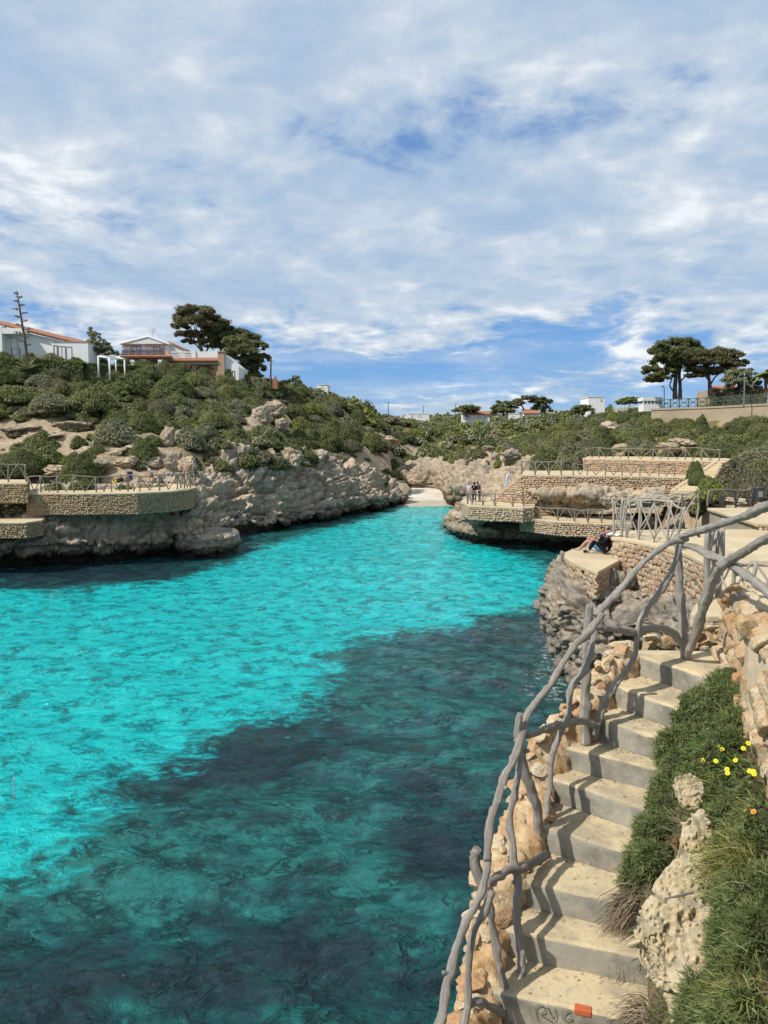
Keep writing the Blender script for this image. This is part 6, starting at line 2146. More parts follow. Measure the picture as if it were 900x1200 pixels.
# porch roof carrying the solar panels
a, b = U(141, 418.5, D - 2.6), U(201, 418.5, D - 2.6)
c = U(143, 411.5, D + 2.9)
e = U(196, 411.5, D + 2.9)
tiles('porch_roof', (a[0], D - 2.6, a[2]), (b[0], D - 2.6, a[2]), (c[0], D + 2.9, c[2]), (e[0], D + 2.9, c[2]), 34, M_TILE, h2)
boxpart('porch_fascia', 141, 201, 418.8, 421, D - 2.5, .3, M_BROWNW, h2)
nsol = 6
for k in range(nsol):
    u0, u1 = (k + .08) / nsol, (k + .92) / nsol
    def sp(u, v):
        lo_ = np.array([a[0] * (1 - u) + (b[0] - .8) * u, D - 2.5, a[2]])
        hi_ = np.array([c[0] * (1 - u) + (e[0] - .4) * u, D + 2.8, c[2]])
        return lo_ * (1 - v) + hi_ * v + (0, -.1, .24)
    mb = MB()
    Q = [sp(u0, .18), sp(u1, .18), sp(u1, .95), sp(u0, .95)]
    mb.add(Q + [q - (0, 0, .06) for q in Q], [(0, 1, 2, 3), (7, 6, 5, 4), (0, 4, 5, 1), (1, 5, 6, 2), (2, 6, 7, 3), (3, 7, 4, 0)])
    mb.obj('solar_panel', M_SOLAR, h2)
for x in (155, 168.5, 187.5):
    boxpart('porch_column', x - 1.8, x + 1.8, 421.2, 445, D - 2.45, .5, M_WHITE, h2)
    boxpart('column_cap', x - 2.5, x + 2.5, 422.5, 424.2, D - 2.55, .7, M_WHITE, h2)
boxpart('beam', 191, 256, 424.3, 427, D - .35, .4, M_BEIGE, h2)
boxpart('dark_awning', 192, 223, 427.2, 430, D - 1.0, 1.0, M_BROWNW, h2)
tiles('terrace_tiles', (U(200, 424, D)[0], D - .5, U(200, 424.3, D)[2]), (U(256, 424, D)[0], D - .5, U(200, 424.3, D)[2]), (U(200, 420, D)[0], D + .6, U(200, 419.5, D)[2]), (U(256, 420, D)[0], D + .6, U(200, 419.5, D)[2]), 28, M_TILE, h2, 3)
boxpart('parapet', 226, 257, 411.8, 420.5, D + .7, .3, M_WHITE, h2)
boxpart('terrace_pier', 224, 229, 410.5, 421, D + .55, .5, M_WHITE, h2)
boxpart('balustrade_rail', 200, 224, 411.8, 413.2, D + .6, .3, M_WHITE, h2)
boxpart('balustrade_rail', 200, 224, 418.8, 420.4, D + .6, .3, M_WHITE, h2)
for x in np.arange(201.5, 224, 2.1):
    p0, p1 = U(x, 418.9, D + .75), U(x, 413.1, D + .75)
    t = np.linspace(0, 1, 6)
    link('baluster', tube_mesh('baluster', [p0 + (p1 - p0) * k for k in t], [.08, .05, .10, .085, .045, .07], 8, 7, 0, 0, [M_WHITE]), h2)
# arched window
cx, cz, hw = U(240.5, 438, D)[0], U(240, 439.5, D)[2], (251 - 230) / 2 / 900 * D
pts = [(cx - hw, cz), (cx + hw, cz)] + [(cx + hw * math.cos(t), cz + .35 + hw * .78 * math.sin(t)) for t in np.linspace(0, math.pi, 17)]
def fan(name, pts, y0, y1, mat, parent):
    mb = MB()
    n = len(pts)
    mb.add([(x, y0, z) for x, z in pts] + [(x, y1, z) for x, z in pts], [tuple(range(n)), tuple(range(2 * n - 1, n - 1, -1))] + [(i, n + i, n + (i + 1) % n, (i + 1) % n) for i in range(n)])
    return mb.obj(name, mat, parent)
aw = fan('arched_window', [(cx + (x - cx) * 1.12, cz - .1 + (z - cz + .1) * 1.1) for x, z in pts], D - .06, D + .05, M_BROWNW, h2)
fan('pane', pts, D - .09, D - .05, M_GLASS, aw)
for f in (-.33, .33):
    mb = MB()
    mb.box((cx + f * hw - .04, D - .12, cz), (cx + f * hw + .04, D - .085, cz + .35 + hw * .72))
    mb.obj('glazing_bar', M_FRAME, aw)
boxpart('stone_pier', 255.6, 262.6, 412.5, 446, D - .3, 1.4, M_RUBBLE, h2)
boxpart('stone_pier', 224.5, 229, 427.5, 446, D - .12, .5, M_RUBBLE, h2)
boxpart('pier_cap', 254.8, 263.4, 411.3, 412.6, D - .4, 1.6, M_BEIGE, h2)
mb = MB()
P = [U(262.6, 446, D), U(281, 446, D + 1), U(281, 430, D + 1), U(263, 414.5, D)]
V = [(q[0], D + .2 + i * 0, q[2]) for i, q in enumerate(P)] + [(q[0], D + 7, q[2]) for q in P]
mb.add(V, [(0, 1, 2, 3), (7, 6, 5, 4), (1, 5, 6, 2), (3, 2, 6, 7), (0, 3, 7, 4), (0, 4, 5, 1)])
mb.obj('gable_wing', M_WHITE, h2)
window(263.5, 270, 432.5, 444.5, D + .2, h2, M_GLASS, M_DARKM, 1)
window(272, 275.2, 434.5, 445, D + .2, h2, M_GLASS, M_DARKM, 0)
ant = thing('television_aerial', 'thin television aerial standing on the villa roof', 'aerial', U(178, 402, D + 4))
link('mast', tube_mesh('mast', [U(178, 402, D + 4), U(178.4, 385, D + 4)], .05, 3, 6, 0, 0, [M_GREYM]), ant)
for dy in (386, 388.5):
    link('element', tube_mesh('element', [U(175.4, dy, D + 4), U(182, dy - .6, D + 4)], .03, 3, 5, 0, 0, [M_GREYM]), ant)
for dx in (176, 178, 180, 182):
    link('element', tube_mesh('element', [U(dx, 385.2, D + 4), U(dx, 389.6, D + 4)], .025, 3, 5, 0, 0, [M_GREYM]), ant)
# white pergola frame
pg = thing('pergola', 'bare white pergola frame on the hedge beside the olive tree', 'pergola', U(117, 430, 88))
c4 = [U(101.5, 418, 87), U(133.5, 420, 87), U(128, 417.6, 91), U(114.5, 417.6, 91)]
c4 = [np.array((U(101.5, 0, 87)[0], 87, U(0, 417.6, 87)[2])), np.array((U(133.5, 0, 88)[0], 88, U(0, 420, 87)[2])), np.array((U(121, 0, 90)[0], 90.5, U(0, 417.3, 90)[2])), np.array((U(115, 0, 84.5)[0], 84.5, U(0, 419.6, 84.5)[2]))]
c4 = [c4[0], c4[3], c4[1], c4[2]]
for i in range(4):
    p, q = c4[i], c4[(i + 1) % 4]
    link('beam', tube_mesh('beam', [p, q], .09, 2, 4, 0, 0, [M_WHITE]), pg)
    link('post', tube_mesh('post', [p - (0, 0, 2.4), p + (0, 0, .06)], .09, 2, 4, 0, 0, [M_WHITE]), pg)
# dead flower stalk of a century plant and its rosette
ag = thing('agave_stalk', 'tall dead branching flower stalk of a century plant before the white house', 'plant', U(31, 430, 86))
link('stalk', tube_mesh('stalk', [U(32, 432, 86), U(30, 405, 86), U(26, 380, 86), U(22.5, 358, 86), U(19.5, 340.5, 86)], [.15, .14, .12, .09, .04], 30, 8, .1, 1, [M_BARK]), ag)
rr = random.Random(4)
for k in range(14):
    t = .30 + .66 * k / 13
    yy = 432 - (432 - 341) * t
    xx = np.interp(yy, [340, 358, 380, 405, 432], [19.5, 22.5, 26, 30, 32])
    sgn = -1 if k % 2 else 1
    L = (6.6 - 4.2 * max(0, (t - .5) / .5)) * rr.uniform(.65, 1.1)
    e = U(xx + sgn * L, yy - 1.2, 86 + rr.uniform(-.6, .6))
    link('side_branch', tube_mesh('side_branch', [U(xx, yy, 86), U(xx + sgn * L * .6, yy - .1, 86), e], [.05, .045, .03], 6, 5, 0, 0, [M_BARK]), ag)
    rs = np.random.RandomState(k)
    C = e + rs.normal(0, .5, (26, 3)) * np.array([.32, .26, .09])
    V, Fc, R = leaf_quads(C, rs.normal(size=(26, 3)), .11, rs, 2.2)
    link('seed_cluster', mesh_np('seed_cluster', V, Fc, False, R, [LEAVES['brownish dry']]), ag)


def rosette(label, c, n, L, mat, seed, name='agave', w=.11, cat='plant'):
    th = thing(name, label, cat, c)
    rs = np.random.RandomState(seed)
    for k in range(n):
        a = k * 2.39996
        e = rs.uniform(.25, 1.25)
        dr = np.array([math.cos(a) * math.cos(e), math.sin(a) * math.cos(e), math.sin(e)])
        l = L * rs.uniform(.8, 1.15)
        C = catmull(np.array([c, c + dr * l * .5, c + dr * l + (0, 0, -.12 * l)]), 7)
        side = np.cross(dr, (0, 0, 1))
        side /= np.linalg.norm(side)
        upv = np.cross(side, dr)
        V, Fc = [], []
        for i, q in enumerate(C):
            ww = w * math.sin(math.pi * min(1, (.25 + .75 * i / 6))) + .004
            V += [q - side * ww + upv * ww * .35, q - upv * .03, q + side * ww + upv * ww * .35]
        for i in range(6):
            b = i * 3
            Fc += [(b, b + 1, b + 4, b + 3), (b + 1, b + 2, b + 5, b + 4)]
        link('leaf', mesh_np('leaf', np.array(V), Fc, True, np.full(len(V), rs.rand()), [mat]), th)
    return th


rosette('spiky grey-green century plant rosette on the hedge at the foot of the dead stalk', U(33, 433, 85.5), 26, 1.9, LEAVES['grey-green'], 5)
# pole and masonry on the crest, buildings on the skyline
up = thing('utility_pole', 'brown wooden utility pole on the crest beside the low pine', 'pole', U(317, 452, 113))
link('shaft', tube_mesh('shaft', [U(317, 455, 113), U(317.5, 420.5, 113)], [.16, .12], 8, 8, .03, 0, [M_BARK]), up)
link('bracket', tube_mesh('bracket', [U(316, 423, 113), U(320, 423, 113)], .06, 3, 6, 0, 0, [M_BARK]), up)
tb = thing('masonry_pillar', 'broken terracotta masonry pillar on the crest under the utility pole', 'pillar', U(323, 452, 112))
boxpart('shaft', 319.5, 325, 444.5, 456, 112, 1.0, M_TILE, tb, .05)
boxpart('cap', 321.3, 323.6, 441, 444.4, 112.2, .5, M_TILE, tb, .05)


def cube_house(label, boxes, d, wins=(), name='white_building', roof=None):
    x0, x1, yt, yb = boxes[0]
    th = thing(name, label, 'building', U((x0 + x1) / 2, yb, d))
    for i, (x0, x1, yt, yb) in enumerate(boxes):
        boxpart('wall', x0, x1, yt, yb, d + i * .4, 7, M_WHITE, th)
        boxpart('parapet', x0 - .2, x1 + .2, yt - .7, yt - .03, d + i * .4 - .1, 7.2, M_WHITE, th)
    for (x0, x1, yt, yb) in wins:
        window(x0, x1, yt, yb, d, th, M_GLASS, M_FRAME, 0)
    if roof:
        for (x0, x1, ye, yr) in roof:
            a, b = U(x0, ye, d - .4), U(x1, ye, d - .4)
            c, e = U(x0, yr, d), U(x1, yr, d)
            tiles('roof', (a[0], d - .4, a[2]), (b[0], d - .4, b[2]), (c[0], d + 3.5, c[2]), (e[0], d + 3.5, e[2]), max(8, int((b[0] - a[0]) / .5)), M_TILE, th, 8)
    return th


cube_house('small white stepped building half hidden behind the left crest', [(362, 374, 455, 470), (372, 384, 451, 470)], 152, [(376, 379, 454, 458), (366, 369, 458, 461)])
boxpart_ch = cube_house('long low flat white building over the valley head', [(478, 503, 485, 500), (470, 479, 487, 500)], 262, [(482, 485, 487, 489), (490, 494, 487, 489)])
cube_house('white house with a long red roof and chimney on the valley skyline', [(543, 574, 486, 500)], 236, [(548, 551, 488, 491), (560, 563, 488, 491), (567, 570, 488, 491)], 'white_house', [(542.5, 575, 486, 481.5)])
cube_house('white ruin-like walls left of the small red roof on the skyline', [(596, 609, 485, 500), (607, 614, 487, 500)], 232, [(600, 603, 488, 491)])
cube_house('small white house with a red pitched roof under the drooping pine', [(614, 632, 485, 500)], 231, [(618, 621, 487, 490)], 'white_house', [(613.5, 632.5, 485, 480)])
cube_house('tiny white building with a dark roof right of the horizon pines', [(644, 651, 484, 498)], 228, [(646, 648, 486, 488)])
cube_house('bright white cube building with a lower annex on the skyline', [(689, 709, 465.5, 492), (681, 699, 476, 494)], 172, [(704, 706, 468, 471), (692, 695, 479, 482)])
wf = thing('garden_fence', 'white picket fence beside the white kiosk', 'fence', U(735, 482, 140))
for k in range(22):
    x = 719 + k * 1.62
    boxpart('picket', x, x + .95, 475 + (k % 3) * .25, 484, 140, .08, M_WHITE, wf)
boxpart('rail', 719, 754, 477, 477.6, 140.1, .06, M_WHITE, wf)
kk = thing('white_kiosk', 'small white kiosk with pale panes at the end of the green timber fence', 'kiosk', U(765, 480, 114))
boxpart('base_wall', 754, 776, 473.6, 482, 114, 2.2, M_WHITE, kk)
boxpart('top_band', 753.6, 776.4, 465.5, 469.6, 113.9, 2.4, M_WHITE, kk)
for k in range(6):
    x = 754 + k * 4.2
    boxpart('mullion', x, x + 1, 469.62, 473.58, 114, .3, M_WHITE, kk)
boxpart('pane', 755, 775, 469.65, 473.55, 114.1, .04, M_GLASSPALE, kk)
# the bungalow with a red roof between the pines
D = 116
bh = thing('bungalow', 'brown bungalow with a red tiled roof behind the weeping tree', 'house', U(860, 468, D))
boxpart('wall', 838, 900, 456, 474, D, 7, M_BEIGE, bh)
tiles('roof', (U(832, 457, D)[0], D - 1, U(832, 457, D)[2]), (U(903, 457, D)[0], D - 1, U(832, 457, D)[2]), (U(842, 451, D)[0], D + 4, U(842, 450.5, D)[2]), (U(895, 451, D)[0], D + 4, U(842, 450.5, D)[2]), 34, M_TILE, bh, 8)
boxpart('fascia', 832, 903, 457.2, 459, D - .9, .2, M_BROWNW, bh)
for x in (836, 843, 850, 880, 890):
    boxpart('porch_post', x, x + 1.2, 459.1, 474, D - .8, .25, M_BROWNW, bh)
boxpart('dark_doorway', 839, 849, 461, 474, D - .05, .1, M_DARKM, bh)
window(880, 888, 461, 468, D, bh)
lp = thing('street_lamp', 'pale street lamp post in front of the weeping tree', 'lamp', U(872, 476, 100))
link('post', tube_mesh('post', [U(871.5, 478, 100), U(872.3, 455, 100), U(872.3, 437, 100)], [.09, .08, .06], 12, 8, 0, 0, [M_GREYM]), lp)
link('arm', tube_mesh('arm', [U(872.3, 438, 100), U(869.5, 438.5, 100), U(867.5, 439.2, 100)], .05, 6, 6, 0, 0, [M_GREYM]), lp)
boxpart('lantern', 866.3, 869.2, 438.8, 440.2, 99.9, .3, M_GREYM, lp, .03)
lp = thing('street_lamp', 'small dark street lamp beside the white kiosk', 'lamp', U(778, 470, 118))
link('post', tube_mesh('post', [U(778.3, 478, 118), U(778.3, 453, 118)], [.08, .06], 8, 8, 0, 0, [M_DARKM]), lp)
link('lantern', tube_mesh('lantern', [U(778.3, 453.3, 118), U(775.8, 452.7, 118)], [.05, .12], 6, 6, 0, 0, [M_DARKM]), lp)
for k, (x, yt, d, lab) in enumerate([(455, 471, 240, 'thin bare pole on the skyline above the beach'), (496, 476, 300, 'thin mast behind the long low white building'), (534, 473, 260, 'thin pole left of the house with a long red roof')]):
    pl = thing('utility_pole', lab, 'pole', U(x, 490, d))
    link('shaft', tube_mesh('shaft', [U(x, 492, d), U(x, yt, d)], [.16, .1], 4, 6, 0, 0, [M_BARK]), pl)
    link('crossarm', tube_mesh('crossarm', [U(x - 1.4, yt + 1, d), U(x + 1.4, yt + 1, d)], .07, 3, 5, 0, 0, [M_BARK]), pl)
# litter bin
q = U(888, 590, 34)
lb = thing('litter_bin', 'dark litter bin on a post at the edge of the sandy terrace', 'bin', q)
s = 34 / 900
body = MB()
n = 16
ang = [2 * math.pi * i / n for i in range(n)]
zb, ztp = U(888, 588, 34)[2], U(888, 572, 34)[2]
rb, rt = 5.0 * s, 5.8 * s
V = [(q[0] + rb * math.cos(t), q[1] + rb * math.sin(t), zb) for t in ang] + [(q[0] + rt * math.cos(t), q[1] + rt * math.sin(t), ztp) for t in ang]
body.add(V, [tuple(range(n - 1, -1, -1)), tuple(range(n, 2 * n))] + [(i, (i + 1) % n, n + (i + 1) % n, n + i) for i in range(n)])
body.obj('body', M_DARKM, lb, smooth_=False)
body = MB()
V = [(q[0] + rt * 1.1 * math.cos(t), q[1] + rt * 1.1 * math.sin(t), ztp + .004) for t in ang] + [(q[0] + rt * .9 * math.cos(t), q[1] + rt * .9 * math.sin(t), ztp + .06) for t in ang]
body.add(V, [tuple(range(n - 1, -1, -1)), tuple(range(n, 2 * n))] + [(i, (i + 1) % n, n + (i + 1) % n, n + i) for i in range(n)])
body.obj('rim', M_DARKM, lb)
mb = MB()
mb.box((q[0] - .09, q[1] - rt - .012, zb + .22), (q[0] + .09, q[1] - rt + .03, zb + .48))
mb.obj('plate', M_GREYM, lb)
for sx_ in (-1, 1):
    link('leg', tube_mesh('leg', [(q[0] + sx_ * .2, q[1], zb - .25), (q[0] + sx_ * .24, q[1], ztp)], .025, 3, 6, 0, 0, [M_DARKM]), lb)
# a thin stake standing in the shallows
q = G(17, 938, 0)
sk = thing('mooring_stake', 'thin pale stake standing in the turquoise water near the frame edge', 'stake', q)
link('shaft', tube_mesh('shaft', [q - (0, 0, .6), q + (.0, 0, .3), q + (.01, 0, .62)], .012, 8, 7, .05, 1, [M_WOOD]), sk)
# ------------------------------------------------------------------ people
def skin_mesh(name, chains, mat, parent, sub=2):
    """one continuous surface grown over joined chains of (point, radius); the first point of a later chain may be the index of an earlier one"""
    bm = bmesh.new()
    L = bm.verts.layers.skin.verify()
    allv = []
    for ch in chains:
        prev = None
        for it in ch:
            if isinstance(it, int):
                v = allv[it]
            else:
                p, r = it
                v = bm.verts.new(tuple(float(a) for a in p))
                rr = r if hasattr(r, '__len__') else (r, r)
                v[L].radius = rr
                v[L].use_root = len(allv) == 0
                allv.append(v)
            if prev is not None and bm.edges.get((prev, v)) is None:
                bm.edges.new((prev, v))
            prev = v
    me = bpy.data.meshes.new(name)
    bm.to_mesh(me)
    bm.free()
    me.materials.append(mat)
    o = link(name, me, parent)
    o.modifiers.new('skin', 'SKIN').use_smooth_shade = True
    sb = o.modifiers.new('sub', 'SUBSURF')
    sb.levels = sub
    sb.render_levels = sub
    return o


SKIN = flat('skin', (0.46, 0.26, 0.17), 0.6, spec=.3)
CL = {k: flat('cloth_' + k, c, .9, spec=.1, var=.35, vs=9) for k, c in dict(white=(.72, .72, .76), black=(.012, .012, .014), lavender=(.46, .46, .60), grey=(.33, .34, .35), blue=(.10, .30, .55), navy=(.02, .025, .06), purple=(.07, .03, .07), beige=(.45, .37, .27), lightblue=(.38, .50, .62), red=(.45, .05, .05), yellow=(.70, .55, .03)).items()}
HAIR = {k: flat('hair_' + k, c, .6, var=.3, vs=30) for k, c in dict(dark=(.015, .01, .008), brown=(.07, .04, .02), grey=(.25, .24, .23)).items()}


def person(label, loc, face, J, h=1.72, top='white', legs='navy', shoes='black', hair='dark', sleeves=True, bare_top=False, shorts=False, cap=None, group=None):
    """J: joint positions in body axes (right, forward, up) in metres for a person of height 1.72, origin on the ground under the hips"""
    k = h / 1.72
    c, s = math.cos(face), math.sin(face)       # forward direction = (-s, c)

    def w(p):
        x, y, z = [v * k for v in p]
        return np.array([loc[0] + x * c - y * s, loc[1] + x * s + y * c, loc[2] + z])
    th = thing('person', label, 'person', loc, group)
    P = {a: w(b) for a, b in J.items()}
    pel, chest, neck, head = P['pelvis'], P['chest'], P['neck'], P['head']
    r = lambda v: v * k
    mid = (pel + chest) / 2
    hd = (head - neck)
    hd = hd / np.linalg.norm(hd)
    fw = np.array([-s, c, 0.0])
    ht = w(J['head']) + hd * r(.10)
    ch = [[(pel, (r(.15), r(.11))), (mid, (r(.135), r(.10))), (chest, (r(.165), r(.115))), (neck - hd * r(.05), r(.065)), (neck + hd * r(.03), r(.052)), (head - hd * r(.045), (r(.068), r(.082))), (head + hd * r(.03), (r(.078), r(.095))), (ht, (r(.055), r(.07)))]]
    n0 = 8
    idx = {'pelvis': 0, 'mid': 1, 'chest': 2, 'head': 6}
    # nose and ears
    side_v = np.array([c, s, 0.0])
    ch.append([idx['head'] - 1, (head + fw * r(.108) - hd * r(.01), r(.014))])
    n0 += 1
    for sg in (-1, 1):
        ch.append([idx['head'] - 1, (head + side_v * sg * r(.088) - hd * r(.005), r(.018))])
        n0 += 1
    arms = {}
    for sd, sg in (('l', -1), ('r', 1)):
        sh, el_, wr = P['sh' + sd], P['el' + sd], P['wr' + sd]
        f = (wr - el_) / np.linalg.norm(wr - el_)
        palm = wr + f * r(.085)
        a0 = n0
        ch.append([2, (sh, r(.062)), ((sh * .5 + el_ * .5), r(.05)), (el_, r(.041)), ((el_ * .4 + wr * .6), r(.036)), (wr, r(.026)), (wr + f * r(.045), (r(.034), r(.018))), (palm, (r(.036), r(.016)))])
        n0 += 7
        arms[sd] = (sh, el_, wr)
        u = np.cross(f, (0, 0, 1.0) if abs(f[2]) < .9 else fw)
        u /= np.linalg.norm(u)
        v = np.cross(u, f)
        for j, (o, ln) in enumerate([(-.028, .062), (-.010, .075), (.009, .070), (.027, .055)]):
            b = palm + u * r(o)
            ch.append([n0 - 1 - 2 * j if False else a0 + 6, (b + f * r(.02 + ln * .45), r(.0085)), (b + f * r(.02 + ln * .9) - v * r(.02), r(.0065))])
            n0 += 2
        ch.append([a0 + 5, (wr + f * r(.06) - u * r(.05), r(.010)), (wr + f * r(.10) - u * r(.062) - v * r(.012), r(.008))])
        n0 += 2
    for sd, sg in (('l', -1), ('r', 1)):
        hp, kn, an, to = P['hp' + sd], P['kn' + sd], P['an' + sd], P['to' + sd]
        ch.append([0, (hp, r(.095)), (hp * .5 + kn * .5, r(.078)), (kn, r(.056)), (kn * .6 + an * .4, r(.056)), (an, r(.036)), (an * .4 + to * .6, (r(.04), r(.03))), (to, (r(.036), r(.02)))])
    skin_mesh('body', ch, SKIN, th)
    # clothes, each a close sleeve over the body
    if not bare_top:
        cc = [[(pel + (0, 0, r(.02)), (r(.168), r(.128))), (mid, (r(.155), r(.12))), (chest, (r(.182), r(.132))), (neck - hd * r(.045), (r(.085), r(.08)))]]
        for sd in 'lr':
            sh, el_, wr = arms[sd]
            if sleeves == 'long':
                cc.append([2, (sh, r(.075)), (sh * .5 + el_ * .5, r(.062)), (el_, r(.052)), (el_ * .2 + wr * .8, r(.042))])
            else:
                cc.append([2, (sh, r(.076)), (sh * .5 + el_ * .5, r(.066))])
        skin_mesh('shirt', cc, CL[top], th)
    cc = [[(pel + (0, 0, r(.04)), (r(.160), r(.122))), (pel - (0, 0, r(.04)), (r(.165), r(.125)))]]
    for sd in 'lr':
        hp, kn, an = P['hp' + sd], P['kn' + sd], P['an' + sd]
        if shorts:
            cc.append([1, (hp, r(.108)), (hp * .5 + kn * .5, r(.096)), (hp * .2 + kn * .8, r(.086))])
        else:
            cc.append([1, (hp, r(.106)), (hp * .5 + kn * .5, r(.09)), (kn, r(.07)), (kn * .5 + an * .5, r(.066)), (kn * .1 + an * .9, r(.055))])
    skin_mesh('trousers' if not shorts else 'shorts', cc, CL[legs], th)
    for sd in 'lr':
        an, to = P['an' + sd], P['to' + sd]
        skin_mesh('shoe', [[(an + (0, 0, r(-.02)), r(.046)), (an * .45 + to * .55, (r(.05), r(.038))), (to, (r(.044), r(.028)))]], CL[shoes], th)
    skin_mesh('hair', [[(head + hd * r(.0) - fw * r(.045), (r(.075), r(.072))), (head + hd * r(.075) - fw * r(.012), (r(.082), r(.088))), (ht + hd * r(.028), (r(.05), r(.05)))]], HAIR[hair], th)
    if cap:
        skin_mesh('cap', [[(head + hd * r(.075), (r(.09), r(.098))), (ht + hd * r(.045), (r(.06), r(.06)))], [0, (head + hd * r(.07) + fw * r(.16), (r(.05), r(.014)))]], CL[cap], th)
    for sg in (-1, 1):
        e = MB()
        e.add(ICO1[0] * r(.012) + (head + fw * r(.088) + side_v * sg * r(.032) + hd * r(.018)), [tuple(f) for f in ICO1[1].tolist()])
        e.obj('eye', HAIR['dark'], th, True)
    return th


STAND = dict(pelvis=(0, 0, .93), chest=(0, .01, 1.28), neck=(0, .01, 1.48), head=(0, .03, 1.60), shl=(-.19, 0, 1.40), shr=(.19, 0, 1.40), ell=(-.25, -.02, 1.13), elr=(.25, -.02, 1.13), wrl=(-.24, .10, .90), wrr=(.24, .10, .90),
             hpl=(-.09, 0, .88), hpr=(.09, 0, .88), knl=(-.10, .03, .49), knr=(.10, .03, .49), anl=(-.11, -.02, .09), anr=(.11, -.02, .09), tol=(-.13, .14, .03), tor=(.13, .14, .03))


def pose(base, **k):
    j = dict(base)
    j.update(k)
    return j


LEANF = pose(STAND, wrl=(-.16, .36, 1.04), wrr=(.16, .36, 1.04), ell=(-.24, .14, 1.12), elr=(.24, .14, 1.12), chest=(0, .08, 1.27), neck=(0, .12, 1.46), head=(0, .16, 1.57), shl=(-.19, .09, 1.39), shr=(.19, .09, 1.39))
WALKB = pose(STAND, chest=(0, .18, 1.22), neck=(0, .30, 1.37), head=(0, .38, 1.47), shl=(-.18, .23, 1.31), shr=(.18, .23, 1.31), ell=(-.22, .30, 1.03), elr=(.24, .22, 1.05), wrl=(-.16, .46, .90), wrr=(.18, .40, .84), knl=(-.10, .20, .50), anl=(-.1, .20, .10), tol=(-.11, .36, .04), knr=(.10, -.04, .50), anr=(.1, -.32, .13), tor=(.11, -.19, .05))
SITG = dict(pelvis=(0, 0, .13), chest=(0, -.10, .48), neck=(0, -.08, .68), head=(0, -.03, .80), shl=(-.18, -.10, .60), shr=(.18, -.10, .60), ell=(-.24, .10, .40), elr=(.24, .10, .40), wrl=(-.14, .34, .46), wrr=(.14, .34, .46),
            hpl=(-.10, .03, .12), hpr=(.10, .03, .12), knl=(-.13, .42, .46), knr=(.13, .42, .44), anl=(-.12, .60, .08), anr=(.12, .66, .08), tol=(-.13, .78, .03), tor=(.13, .84, .03))
SITC = pose(SITG, pelvis=(0, 0, .46), chest=(0, -.08, .80), neck=(0, -.05, 1.0), head=(0, 0, 1.12), shl=(-.18, -.06, .92), shr=(.18, -.06, .92), ell=(-.25, .12, .70), elr=(.25, .12, .70), wrl=(-.18, .36, .66), wrr=(.18, .36, .66), hpl=(-.10, .04, .45), hpr=(.10, .04, .45), knl=(-.12, .46, .48), knr=(.12, .46, .48), anl=(-.12, .52, .09), anr=(.12, .58, .09), tol=(-.13, .70, .03), tor=(.13, .76, .03))
G3 = 'friends at the lookout rail'
person('standing person in a lavender-white top and grey trousers at the lookout rail', G(549.5, 588.5, Z_M), math.radians(150), STAND, 1.74, 'lavender', 'grey', 'white', 'dark', True)
person('standing person in black clothes, middle of the three at the lookout', G(556, 588, Z_M), math.radians(170), pose(LEANF), 1.72, 'black', 'black', 'black', 'dark', 'long', cap='black')
person('standing person in a dark purple top and black trousers at the lookout', G(562, 587.5, Z_M), math.radians(110), LEANF, 1.76, 'purple', 'black', 'black', 'brown', 'long', cap='navy')
rp = G(594, 574.5, 4.6)
person('person in pale blue and white bending forward while climbing the ramp', (rp[0], rp[1] + .4, 4.68), math.radians(-60), WALKB, 1.7, 'lightblue', 'lightblue', 'white', 'dark', 'long')
# the couple on the sitting platform, backs to the wall, looking out to sea
person('seated person in dark clothes leaning on the rubble wall at the platform', G(711.5, 649.5, Z_P) + (0, 0, .005), math.radians(62), pose(SITG, wrr=(.10, .40, .52)), 1.72, 'black', 'black', 'black', 'dark', 'long')
person('seated person in red sunglasses and blue shorts cuddling up on the sitting platform', G(703.5, 646.2, Z_P) + (0, 0, .005), math.radians(66), pose(SITG, knl=(-.13, .45, .38), anl=(-.12, .72, .08), tol=(-.13, .9, .03)), 1.66, 'navy', 'blue', 'beige', 'brown', True, shorts=True)
towel = thing('white_towel', 'white cloth lying on the coping above the seated couple', 'towel', G(724, 629, Z_D2))
tp = G(722.5, 629, Z_D2)
nu = 16
u, v = np.meshgrid(np.linspace(-1, 1, nu), np.linspace(-1, 1, nu), indexing='ij')
Pt = np.stack([tp[0] + u * .22, tp[1] + .25 + v * .22, Z_D2 + .05 + .03 * np.sin(u * 4 + v * 2) + .02 * np.cos(v * 7)], -1)
link('cloth', mesh_np('cloth', Pt.reshape(-1, 3), grid_faces(nu, nu), True, None, [CL['white']]), towel).modifiers.new('thick', 'SOLIDIFY').thickness = .02
